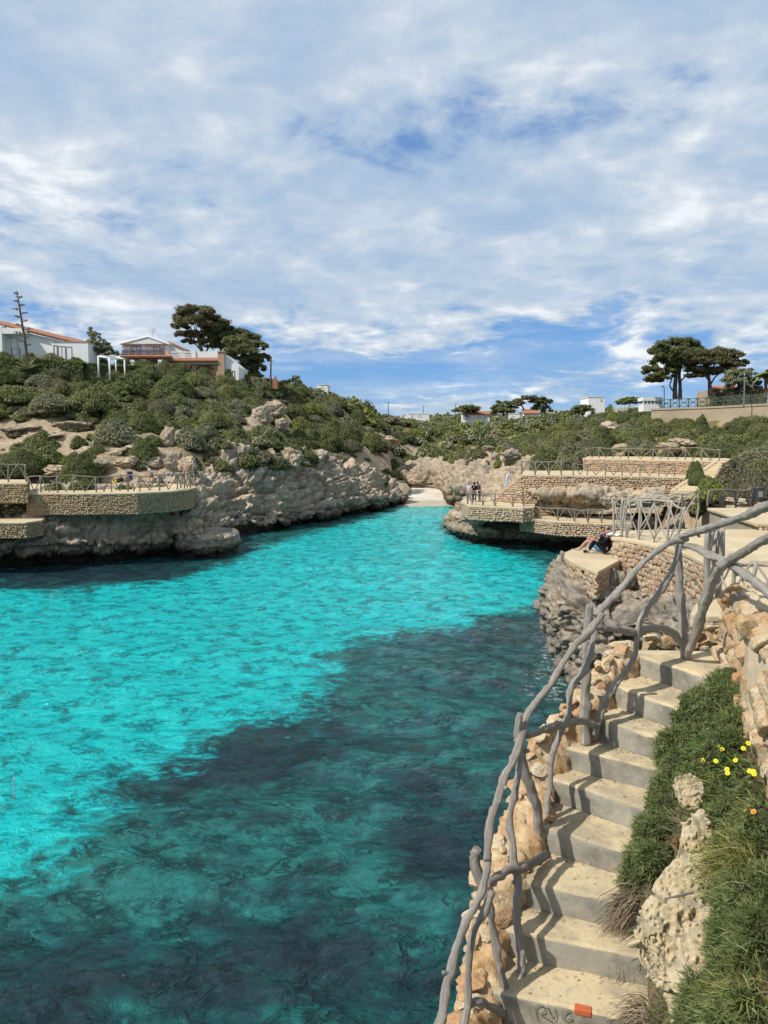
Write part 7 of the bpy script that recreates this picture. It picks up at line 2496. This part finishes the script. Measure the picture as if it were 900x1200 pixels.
# people on the long seaside terrace
person('shirtless person leaning on the curved end rail of the seaside terrace', G(219.5, 569.2, Z_LT), math.radians(-120), LEANF, 1.76, 'beige', 'beige', 'beige', 'brown', bare_top=True, shorts=True)
cp = G(151, 568.6, Z_LT)
person('person in black sitting on the ground beside the blue folding chair', G(141.5, 569.2, Z_LT) + (0, 0, .005), math.radians(150), SITG, 1.72, 'black', 'black', 'black', 'dark', 'long')
person('person in a white shirt and dark shorts bending over at the back of the terrace', G(178.5, 567.6, Z_LT), math.radians(100), WALKB, 1.72, 'white', 'navy', 'white', 'grey', True, shorts=True)
fc = thing('folding_chair', 'dark blue folding chair with a tall back on the seaside terrace', 'chair', cp)
sl = lambda *p: [np.array(cp) + np.array(q) for q in p]
for sx_ in (-.26, .26):
    link('leg', tube_mesh('leg', sl((sx_, -.3, 0), (sx_, .28, .52)), .018, 4, 6, 0, 0, [M_GREYM]), fc)
    link('leg', tube_mesh('leg', sl((sx_ * .93, .32, 0), (sx_ * .93, -.22, .45)), .018, 4, 6, 0, 0, [M_GREYM]), fc)
    link('back_post', tube_mesh('back_post', sl((sx_, .18, .42), (sx_, .42, 1.12)), .018, 4, 6, 0, 0, [M_GREYM]), fc)
    link('armrest', tube_mesh('armrest', sl((sx_, -.22, .62), (sx_, .26, .66)), .025, 4, 6, 0, 0, [M_DARKM]), fc)
for nm, pts in (('seat', [(-.25, -.22, .44), (.25, -.22, .44), (.25, .2, .40), (-.25, .2, .40)]), ('backrest', [(-.25, .2, .46), (.25, .2, .46), (.25, .42, 1.14), (-.25, .42, 1.14)])):
    mb = MB()
    Q = sl(*pts)
    mb.add(Q, [(0, 1, 2, 3)])
    o = mb.obj(nm, CL['navy'], fc)
    o.modifiers.new('thick', 'SOLIDIFY').thickness = .03


def bag(label, c, w, h, dpt, mat, rz=0.0):
    th = thing('bag', label, 'bag', c)
    V, Fc = ICO3
    Q = np.sign(V) * np.abs(V) ** .6 * np.array([w / 2, dpt / 2, h / 2])
    Q = Q * (1 + .10 * fbm(V * 2 + w * 9, 3, 4))[:, None]
    Q[:, 2] = np.maximum(Q[:, 2], -h * .42) + h * .42
    cc, ss = math.cos(rz), math.sin(rz)
    Q = np.stack([Q[:, 0] * cc - Q[:, 1] * ss, Q[:, 0] * ss + Q[:, 1] * cc, Q[:, 2]], -1) + c
    link('body', mesh_np('body', Q, Fc, True, None, [mat]), th)
    link('handle', tube_mesh('handle', [np.array(c) + (-w * .25, 0, h * .84), np.array(c) + (0, 0, h * 1.12), np.array(c) + (w * .25, 0, h * .84)], .016, 10, 6, 0, 0, [mat]), th)


bag('bright yellow bag on the seaside terrace', G(135.5, 569.5, Z_LT), .36, .48, .22, CL['yellow'])
bag('dark red bag beside the yellow bag', G(138.8, 569.0, Z_LT), .34, .32, .24, CL['red'], .5)
# ------------------------------------------------------------------ plants and rocks on the bank by the stair
def bank(u, v):
    """a point and normal of the bank: u along the stair (0 top .. 1 below the frame), v from the steps up to the wall"""
    i, j = u * (PK.shape[0] - 1), v * (PK.shape[1] - 1)
    i0, j0 = int(min(i, PK.shape[0] - 2)), int(min(j, PK.shape[1] - 2))
    return PK[i0, j0], NK[i0, j0]


PKf = PK.reshape(-1, 3)
NKf = NK.reshape(-1, 3)
pkx, pky = project(PKf)


def bank_at(px, py):
    """the bank point seen at a place of the picture"""
    k = np.argmin((pkx - px) ** 2 + (pky - py) ** 2)
    return PKf[k].copy(), NKf[k].copy()


BLADE = {
    'samphire': mat_leaf('samphire_leaf', [(0.070, 0.095, 0.036), (0.145, 0.185, 0.070), (0.225, 0.265, 0.110), (0.33, 0.34, 0.16)], .35, False),
    'grassgreen': mat_leaf('grass_blade', [(0.10, 0.12, 0.02), (0.20, 0.21, 0.045), (0.32, 0.30, 0.09), (0.40, 0.34, 0.16)], .3, False),
    'dry': mat_leaf('dry_stem', [(0.10, 0.072, 0.045), (0.19, 0.14, 0.09), (0.29, 0.22, 0.15), (0.36, 0.28, 0.19)], .1, False),
    'daisygreen': mat_leaf('daisy_leaf', [(0.045, 0.085, 0.025), (0.075, 0.13, 0.035), (0.12, 0.18, 0.045), (0.17, 0.23, 0.06)], .3, False),
    'red': mat_leaf('reddened_leaf', [(0.16, 0.05, 0.02), (0.28, 0.10, 0.03), (0.34, 0.16, 0.05), (0.2, 0.1, 0.04)], .25, False),
}
M_YEL = flat('yellow_petal', (0.80, 0.62, 0.015), .6)
M_ORG = flat('orange_petal', (0.75, 0.28, 0.02), .6)


def blades(base, dirs, length, width, rs, bend=.35, seg=3, fleshy=False):
    """narrow leaves: base points, directions"""
    n = len(base)
    L = length * rs.uniform(.6, 1.25, n)
    dirs = dirs / np.maximum(np.linalg.norm(dirs, axis=1)[:, None], 1e-6)
    side = np.cross(dirs, rs.normal(size=(n, 3)))
    side /= np.maximum(np.linalg.norm(side, axis=1)[:, None], 1e-6)
    rows = []
    droop = np.array([0, 0, -1.0]) * bend
    for k in range(seg + 1):
        t = k / seg
        c = base + dirs * (L * t)[:, None] + droop * (L * t * t)[:, None] + np.cross(side, dirs) * (L * .15 * t * t * rs.normal(0, 1, n))[:, None]
        w = width * (1 - t ** 2.2) * (.55 + .6 * min(1, t * 2.5)) + width * .06
        rows.append((c - side * (w / 2), c + side * (w / 2)))
    V = np.stack([np.stack(r, 1) for r in rows], 1).reshape(n, -1, 3)
    m = V.shape[1]
    Fl = []
    for k in range(seg):
        a = 2 * k
        Fl.append([a, a + 1, a + 3, a + 2])
    Fc = (np.array(Fl)[None] + (np.arange(n) * m)[:, None, None]).reshape(-1, 4)
    return V.reshape(-1, 3), Fc, np.repeat(rs.rand(n), m)


def cushion(name, label, spots, mat, seed, leaf=.045, wid=.0075, per=520, rad=.11, cat='plant', up=.55, bend=.15, part='foliage', hgt_=.12):
    """a low cushion of fleshy leaves: spots = list of (px, py, radius m)"""
    rs = np.random.RandomState(seed)
    B, Dd, TN = [], [], []
    core = MB()
    for (px, py, r) in spots:
        c, n = bank_at(px, py)
        n = n / np.linalg.norm(n)
        c = c + n * r * .25
        cv = ICO2[0] * np.array([r * .8, r * .8, r * .8]) * (1 + .2 * fbm(ICO2[0] * 2 + px, 2, 5))[:, None] + c
        core.add(cv, [tuple(f) for f in ICO2[1].tolist()], 0)
        # rosettes of leaves at shoot tips over the cushion
        ns = int(per * (r / .11) ** 2 / 16)
        d = rs.normal(size=(ns, 3))
        d += n * .9 + np.array([-.15, -.35, .25])
        d /= np.linalg.norm(d, axis=1)[:, None]
        tip = c + d * (r * rs.uniform(.72, 1.12, ns))[:, None]
        tn_ = rs.rand()
        for t, dd in zip(tip, d):
            TN.append(tn_)
            k = 16
            e = rs.normal(0, .62, (k, 3)) + dd + np.array([0, 0, up * .5])
            B.append(t + rs.normal(0, .010, (k, 3)) - dd * rs.uniform(0, .035, (k, 1)))
            Dd.append(e)
    V, Fc, R = blades(np.vstack(B), np.vstack(Dd), leaf, wid, rs, bend, 2)
    R = np.clip(R * .45 + .25 * rs.rand(len(B)).repeat(16 * 6)[:len(R)] + .42 * np.array(TN).repeat(16 * 6)[:len(R)] - .06, 0, 1)
    th = thing(name, label, cat, bank_at(spots[0][0], spots[0][1])[0])
    link(part, mesh_np(part, V, Fc, True, R, [mat]), th)
    core.obj('twig_core', M_CORE, th, True, kind='stuff')
    return th


rr = random.Random(21)


def spread(poly, n, r0, r1):
    out = []
    xs_ = [p[0] for p in poly]
    ys_ = [p[1] for p in poly]
    P = np.array(poly, float)
    t = 0
    while len(out) < n and t < 5000:
        t += 1
        q = (rr.uniform(min(xs_), max(xs_)), rr.uniform(min(ys_), max(ys_)))
        if sdf(np.array([q]), P)[0] > 0:
            out.append((q[0], q[1], rr.uniform(r0, r1)))
    return out


cushion('samphire_plant', 'big deep green cushion plant spilling over the top steps', spread([(862, 782), (872, 800), (874, 880), (850, 900), (800, 915), (775, 915), (772, 880), (795, 845), (830, 812)], 40, .10, .15), BLADE['samphire'], 1)
cushion('samphire_plant', 'deep green cushion plant beside the middle steps under the small pitted stone', spread([(770, 915), (810, 925), (800, 960), (785, 1000), (770, 1040), (738, 1050), (732, 1020), (750, 965)], 30, .09, .13), BLADE['samphire'], 2)
cushion('samphire_plant', 'mixed green cushion plant between the yellow daisies and the orange flower', spread([(820, 910), (890, 930), (905, 980), (900, 1010), (840, 1010), (830, 960)], 28, .09, .13), BLADE['samphire'], 3)
cushion('samphire_plant', 'blue-green cushion plant along the frame edge right of the big pitted rock', spread([(850, 1040), (905, 1030), (910, 1130), (870, 1150), (848, 1100)], 26, .09, .13), BLADE['samphire'], 4, leaf=.07)
cushion('samphire_plant', 'dark green cushion plant at the bottom frame edge under the big pitted rock', spread([(820, 1150), (870, 1150), (905, 1140), (910, 1215), (815, 1215)], 22, .08, .12), BLADE['samphire'], 5, leaf=.07)
cushion('samphire_plant', 'small green tuft growing from the orange wall above the daisies', [(892, 855, .08), (898, 845, .07)], BLADE['samphire'], 6, per=260)
cushion('reddish_plant', 'reddish brown withering plant between the green cushions', spread([(800, 985), (818, 990), (812, 1010), (800, 1005)], 3, .05, .07) + spread([(838, 985), (868, 990), (860, 1010), (840, 1010)], 4, .05, .07), BLADE['red'], 7, per=240)
# daisies
dz = cushion('daisy_plant', 'fresh green daisy plant with a dozen yellow flowers by the orange wall', spread([(828, 865), (872, 868), (884, 905), (865, 920), (815, 915), (812, 890)], 14, .07, .10), BLADE['daisygreen'], 8, leaf=.065, wid=.02, per=260, bend=.3)


def flower(px, py, mat, parent, r=.0155, lift=.34):
    c, n = bank_at(px, py)
    rs = random.Random(int(px * 31 + py))
    fwd = np.array([0, 0, E]) - c
    fwd /= np.linalg.norm(fwd)
    c = c + fwd * lift
    ax = fwd * .7 + np.array([-.3, -.1, .7]) + np.array([rs.uniform(-.3, .3), rs.uniform(-.3, .3), 0])
    ax /= np.linalg.norm(ax)
    a = np.cross(ax, (0, 0, 1))
    a /= np.linalg.norm(a)
    b = np.cross(ax, a)
    mb = MB()
    for k in range(13):
        t = 2 * math.pi * k / 13
        d = a * math.cos(t) + b * math.sin(t)
        s = -a * math.sin(t) + b * math.cos(t)
        mb.add([c + d * r * .25, c + d * r * .8 - s * r * .22, c + d * r * 1.15, c + d * r * .8 + s * r * .22], [(0, 1, 2, 3)])
    mb.add(ICO1[0] * r * .38 * np.array([1, 1, .8]) + c + ax * .002, [tuple(f) for f in ICO1[1].tolist()])
    mb.obj('flower', mat, parent)
    link('stem', tube_mesh('stem', [c - ax * .004, c - ax * .07 + (0, 0, -.03), c - fwd * lift * .8], .0028, 6, 5, 0, 0, [BLADE['daisygreen']]), parent)


for (px, py) in [(841, 872), (848, 878), (838, 890), (824, 889), (864, 891), (814, 896), (854, 905), (811, 907), (878, 902), (883, 906), (876, 870), (872, 876), (881, 903), (851, 902), (843, 875)]:
    flower(px, py, M_YEL, dz)
og = thing('orange_flower', 'single orange flower head in the cushion plants', 'flower', bank_at(879, 950)[0])
for dx, dy in ((0, 0), (3, 2), (-3, 1), (1, -3)):
    flower(879 + dx, 950 + dy, M_ORG, og, .016)
yb = cushion('yellow_leaved_plant', 'small bright yellow leaved sprig at the bottom frame edge', [(830, 1182, .05), (842, 1190, .05)], mat_leaf('yellow_leaf', [(0.35, 0.33, 0.02), (0.5, 0.46, 0.03), (0.62, 0.55, 0.03), (0.4, 0.42, 0.05)], .3, False), 31, leaf=.07, wid=.018, per=150)


def tuft(name, label, spots, mat, seed, n=90, L=.32, w=.006, bend=.55, cat='plant', lean=(0, 0, 0)):
    rs = np.random.RandomState(seed)
    B, Dd = [], []
    for (px, py) in spots:
        c, nn = bank_at(px, py)
        B.append(c + rs.normal(0, .03, (n, 3)) + nn * .03)
        Dd.append(rs.normal(0, .55, (n, 3)) + nn * .8 + np.array([0, 0, .6]) + np.array(lean))
    V, Fc, R = blades(np.vstack(B), np.vstack(Dd), L, w, rs, bend, 5)
    th = thing(name, label, cat, bank_at(*spots[0])[0])
    link('blades', mesh_np('blades', V, Fc, True, R, [mat]), th, kind='stuff')
    return th


tuft('grass_tuft', 'arching yellow-green grass tuft beside the upper end of the big pitted rock', [(866, 1020), (880, 1012), (852, 1010), (872, 1035), (890, 1025), (858, 1040)], BLADE['grassgreen'], 41, 85)
tuft('grass_tuft', 'pale dry grass tuft in the bottom corner of the frame', [(880, 1165), (890, 1180), (868, 1185)], BLADE['grassgreen'], 42, 60, .26)
tuft('grass_tuft', 'thin yellowing grass blades among the green cushions by the orange flower', [(860, 965), (890, 975), (840, 975), (875, 990), (895, 950)], BLADE['grassgreen'], 46, 34, .2)
tuft('dry_stems', 'dry brown stems tangled in the cushion plants at the frame edge', [(880, 1000), (862, 1000), (895, 1060), (885, 1100), (875, 1140), (850, 1150), (895, 1130)], BLADE['dry'], 47, 50, .17, .004, .5)
tuft('grass_tuft', 'thin grass growing among the daisies', [(850, 925), (870, 915), (835, 930)], BLADE['grassgreen'], 43, 26, .2)
tuft('dry_stems', 'mat of dry brown stems hanging over the lower steps', [(745, 1050), (750, 1075), (748, 1095), (752, 1125), (750, 1150), (755, 1175), (752, 1195), (765, 1185), (770, 1205), (740, 1068), (742, 1110), (742, 1140), (744, 1165)], BLADE['dry'], 44, 130, .24, .005, .7, lean=(-.85, -.45, -.45))
tuft('dry_stems', 'few dry stems under the small pitted stone', [(815, 975), (840, 990), (850, 1000)], BLADE['dry'], 45, 40, .16, .005, .5)
# loose ground cover over the rest of the bank
rs = np.random.RandomState(9)
B, Dd = [], []
for _ in range(900):
    u, v = rs.uniform(0, .95), rs.uniform(.12, .95)
    c, nn = bank(u, v)
    k = 9
    B.append(c + rs.normal(0, .025, (k, 3)) + nn * .02)
    Dd.append(rs.normal(0, .6, (k, 3)) + nn + np.array([0, 0, .3]))
V, Fc, R = blades(np.vstack(B), np.vstack(Dd), .075, .009, rs, .2, 2)
link('ground_cover', mesh_np('ground_cover', V, Fc, True, R, [BLADE['samphire']]), kind='stuff')
B, Dd = [], []
for _ in range(420):
    u, v = rs.uniform(0, .95), rs.uniform(.06, .95)
    c, nn = bank(u, v)
    B.append(c + rs.normal(0, .02, (6, 3)))
    Dd.append(rs.normal(0, .7, (6, 3)) + nn * .6)
V, Fc, R = blades(np.vstack(B), np.vstack(Dd), .12, .004, rs, .4, 3)
link('dry_ground_cover', mesh_np('dry_ground_cover', V, Fc, True, R, [BLADE['dry']]), kind='stuff')


def pitted_rock(label, axis, seed, pit=.07, nu=150, nv=170, cat='rock', dscale=.75):
    """axis: list of (px left, px right, py, distance) from top to bottom"""
    A = np.array(axis, float)
    t = np.linspace(0, 1, nu)
    k = np.linspace(0, 1, len(A))
    A = np.stack([np.interp(t, k, A[:, j]) for j in range(4)], -1)
    ang = np.linspace(0, 2 * np.pi, nv, endpoint=False)
    V = np.zeros((nu, nv, 3))
    for i in range(nu):
        l, r_, y, d = A[i]
        cl, cr = U(l, y, d), U(r_, y, d)
        c, hw = (cl + cr) / 2, np.linalg.norm(cr - cl) / 2
        e = math.sin(math.pi * np.clip(t[i], .0, 1)) ** .35 if (t[i] < .12 or t[i] > .88) else 1
        e = min(1, e) if (t[i] < .12 or t[i] > .88) else 1
        x = np.sign(np.cos(ang)) * np.abs(np.cos(ang)) ** .8 * hw * e
        y2 = np.sign(np.sin(ang)) * np.abs(np.sin(ang)) ** .8 * hw * dscale * e
        away = np.array([0, .75, .66])
        V[i] = c + x[:, None] * np.array([1, 0, 0]) + y2[:, None] * away + hw * dscale * .6 * away
    N = normals(np.concatenate([V[:, -1:], V, V[:, :1]], 1))[:, 1:-1]
    cen = V.mean(1, keepdims=True)
    if ((V - cen) * N).sum() < 0:
        N = -N
    f1, f2, fc_ = worley(V * 15 + 3 * fbm(V * 6, 2, seed)[..., None] * .3, seed, True)
    g1, g2, gc_ = worley(V * 34, seed + 3, True)
    m = np.clip(.55 + 1.1 * fbm(V * 5, 3, seed + 8), 0, 1)
    d = .045 * fbm(V * 3.2, 3, seed + 5) - pit * 1.25 * (fc_ > .5) * m * np.clip(1 - f1 / (.16 + .26 * fc_), 0, 1) ** .45 - pit * .45 * (gc_ > .4) * np.clip(1 - g1 / .42, 0, 1) ** .6 + .012 * ridged(V * 12, 3, seed + 6)
    Q = V + N * d[..., None]
    Fc = []
    i = np.arange(nu - 1)[:, None] * nv
    j = np.arange(nv)[None, :]
    j2 = (j + 1) % nv
    Fq = np.stack([i + j, i + j2, i + nv + j2, i + nv + j], -1).reshape(-1, 4).tolist()
    faces = [tuple(f) for f in Fq] + [tuple(range(nv - 1, -1, -1)), tuple(range((nu - 1) * nv, nu * nv))]
    o = link('pitted_rock', mesh_np('pitted_rock', Q.reshape(-1, 3), faces, True, None, [M_PIT]), None, label, cat)
    return o


pitted_rock('big pale honeycombed limestone rock standing in the bank', [(817, 829, 953, 4.62), (806, 834, 975, 4.58), (800, 838, 1000, 4.5), (794, 842, 1030, 4.4), (780, 846, 1060, 4.28), (768, 850, 1090, 4.15), (755, 850, 1115, 4.05), (750, 848, 1135, 3.98), (760, 838, 1152, 3.95), (780, 815, 1163, 3.95)], 3)
pitted_rock('small round honeycombed stone above the big pitted rock', [(802, 818, 920, 5.05), (793, 826, 927, 5.0), (791, 829, 935, 4.98), (794, 826, 944, 4.96), (802, 818, 952, 4.95)], 5, .03, 70, 90)
pitted_rock('pale smooth stone poking out under the big pitted rock', [(785, 808, 1166, 3.95), (782, 815, 1178, 3.9), (786, 820, 1195, 3.85), (790, 825, 1215, 3.8)], 7, .006, 60, 80)
# twigs lying on the big rock
tw = thing('dead_twig', 'grey dead twig lying across the big pitted rock', 'twig', U(815, 1050, 4.0))
link('stick', tube_mesh('stick', [U(779, 1053, 3.93), U(795, 1050, 3.9), (U(812, 1046, 3.95))], [.004, .007, .004], 10, 6, .1, 1, [M_WOOD]), tw)
link('stick', tube_mesh('stick', [U(840, 1085, 3.95), U(844, 1110, 3.9), U(843, 1140, 3.85)], [.004, .006, .004], 10, 6, .1, 2, [M_WOOD]), tw)
# loose boulders and slabs on the bare slopes
zn_used = {}
M_B = [M_ROCKWARM, M_ROCK]
bl = [(14, 548, 68.5, 26, 9), (70, 553, 67.5, 36, 12), (95, 549, 68.5, 30, 12), (118, 548, 69, 26, 12), (150, 547, 70, 34, 16), (180, 545, 71, 30, 16), (205, 546, 71, 26, 22), (222, 552, 70, 22, 26), (130, 533, 72, 40, 12), (165, 528, 74, 44, 12), (195, 520, 76, 26, 24), (213, 516, 77, 26, 18),
      (60, 512, 76, 60, 10), (25, 505, 77, 50, 10), (90, 500, 78, 46, 8), (310, 492, 90, 26, 20), (322, 482, 93, 22, 20), (300, 505, 87, 24, 12), (330, 500, 90, 18, 14), (572, 527, 114, 14, 6), (600, 540, 98, 26, 18), (714, 502, 107, 24, 10), (800, 520, 84, 34, 8), (780, 525, 82, 30, 8), (760, 590, 48, 44, 14), (800, 588, 44, 40, 12), (735, 588, 54, 34, 14), (845, 588, 40, 46, 9), (872, 590, 38, 34, 8), (455, 520, 140, 30, 10), (440, 512, 130, 24, 8), (340, 543, 82, 34, 26), (316, 540, 80, 26, 20), (372, 540, 92, 30, 22)]
wh = ['below the white house', 'on the terrace back edge', 'on the left rocky slope', 'on the slope by the shirtless person', 'high on the rocky rib', 'on the headland', 'under the umbrella pines', 'beyond the wide terrace', 'in the valley']
for i, (px, py, d, w_, h_) in enumerate(bl):
    V, Fc = one_stone(300 + i, (1, 1, 1), ICO4B)
    q = U(px, py, d)
    k = d / 900
    sz = np.array([w_ * k / 2, max(w_, h_) * k * .42, h_ * k * .62])
    V = rockify_stone(V, 300 + i) * sz
    V += np.array([q[0], q[1], q[2] + h_ * k * .2])
    zone = ('at the back of the long seaside terrace' if py > 540 and px < 240 else 'on the bare slope above the seaside terrace' if px < 230 else 'on the rocky rib under the leaning pines' if px < 335 and py < 510 else 'on the cliff beyond the seaside terrace' if px < 400 else 'on the valley slope left of the beach' if px < 470
            else 'on the headland behind the lookout' if px < 620 else 'in the scrub under the white cube building' if px < 720 and py < 510 else 'on the slope over the topmost walkway' if py < 530 else 'between the wide terrace and the rubble walls' if px < 830 else 'beside the litter bin')
    zn_used.setdefault(zone, []).append((px, V, Fc, i))
for zone, lst in zn_used.items():
    lst.sort(key=lambda t: t[0])
    for n_, (px, V, Fc, i) in enumerate(lst):
        link('boulder', mesh_np('boulder', V, Fc, True, None, [M_B[i % 3 == 0]]), None, f'weathered limestone boulder {zone}' + ('' if len(lst) == 1 else f', {ORD[n_]} from left'), 'boulder', 'loose boulders on the slopes')
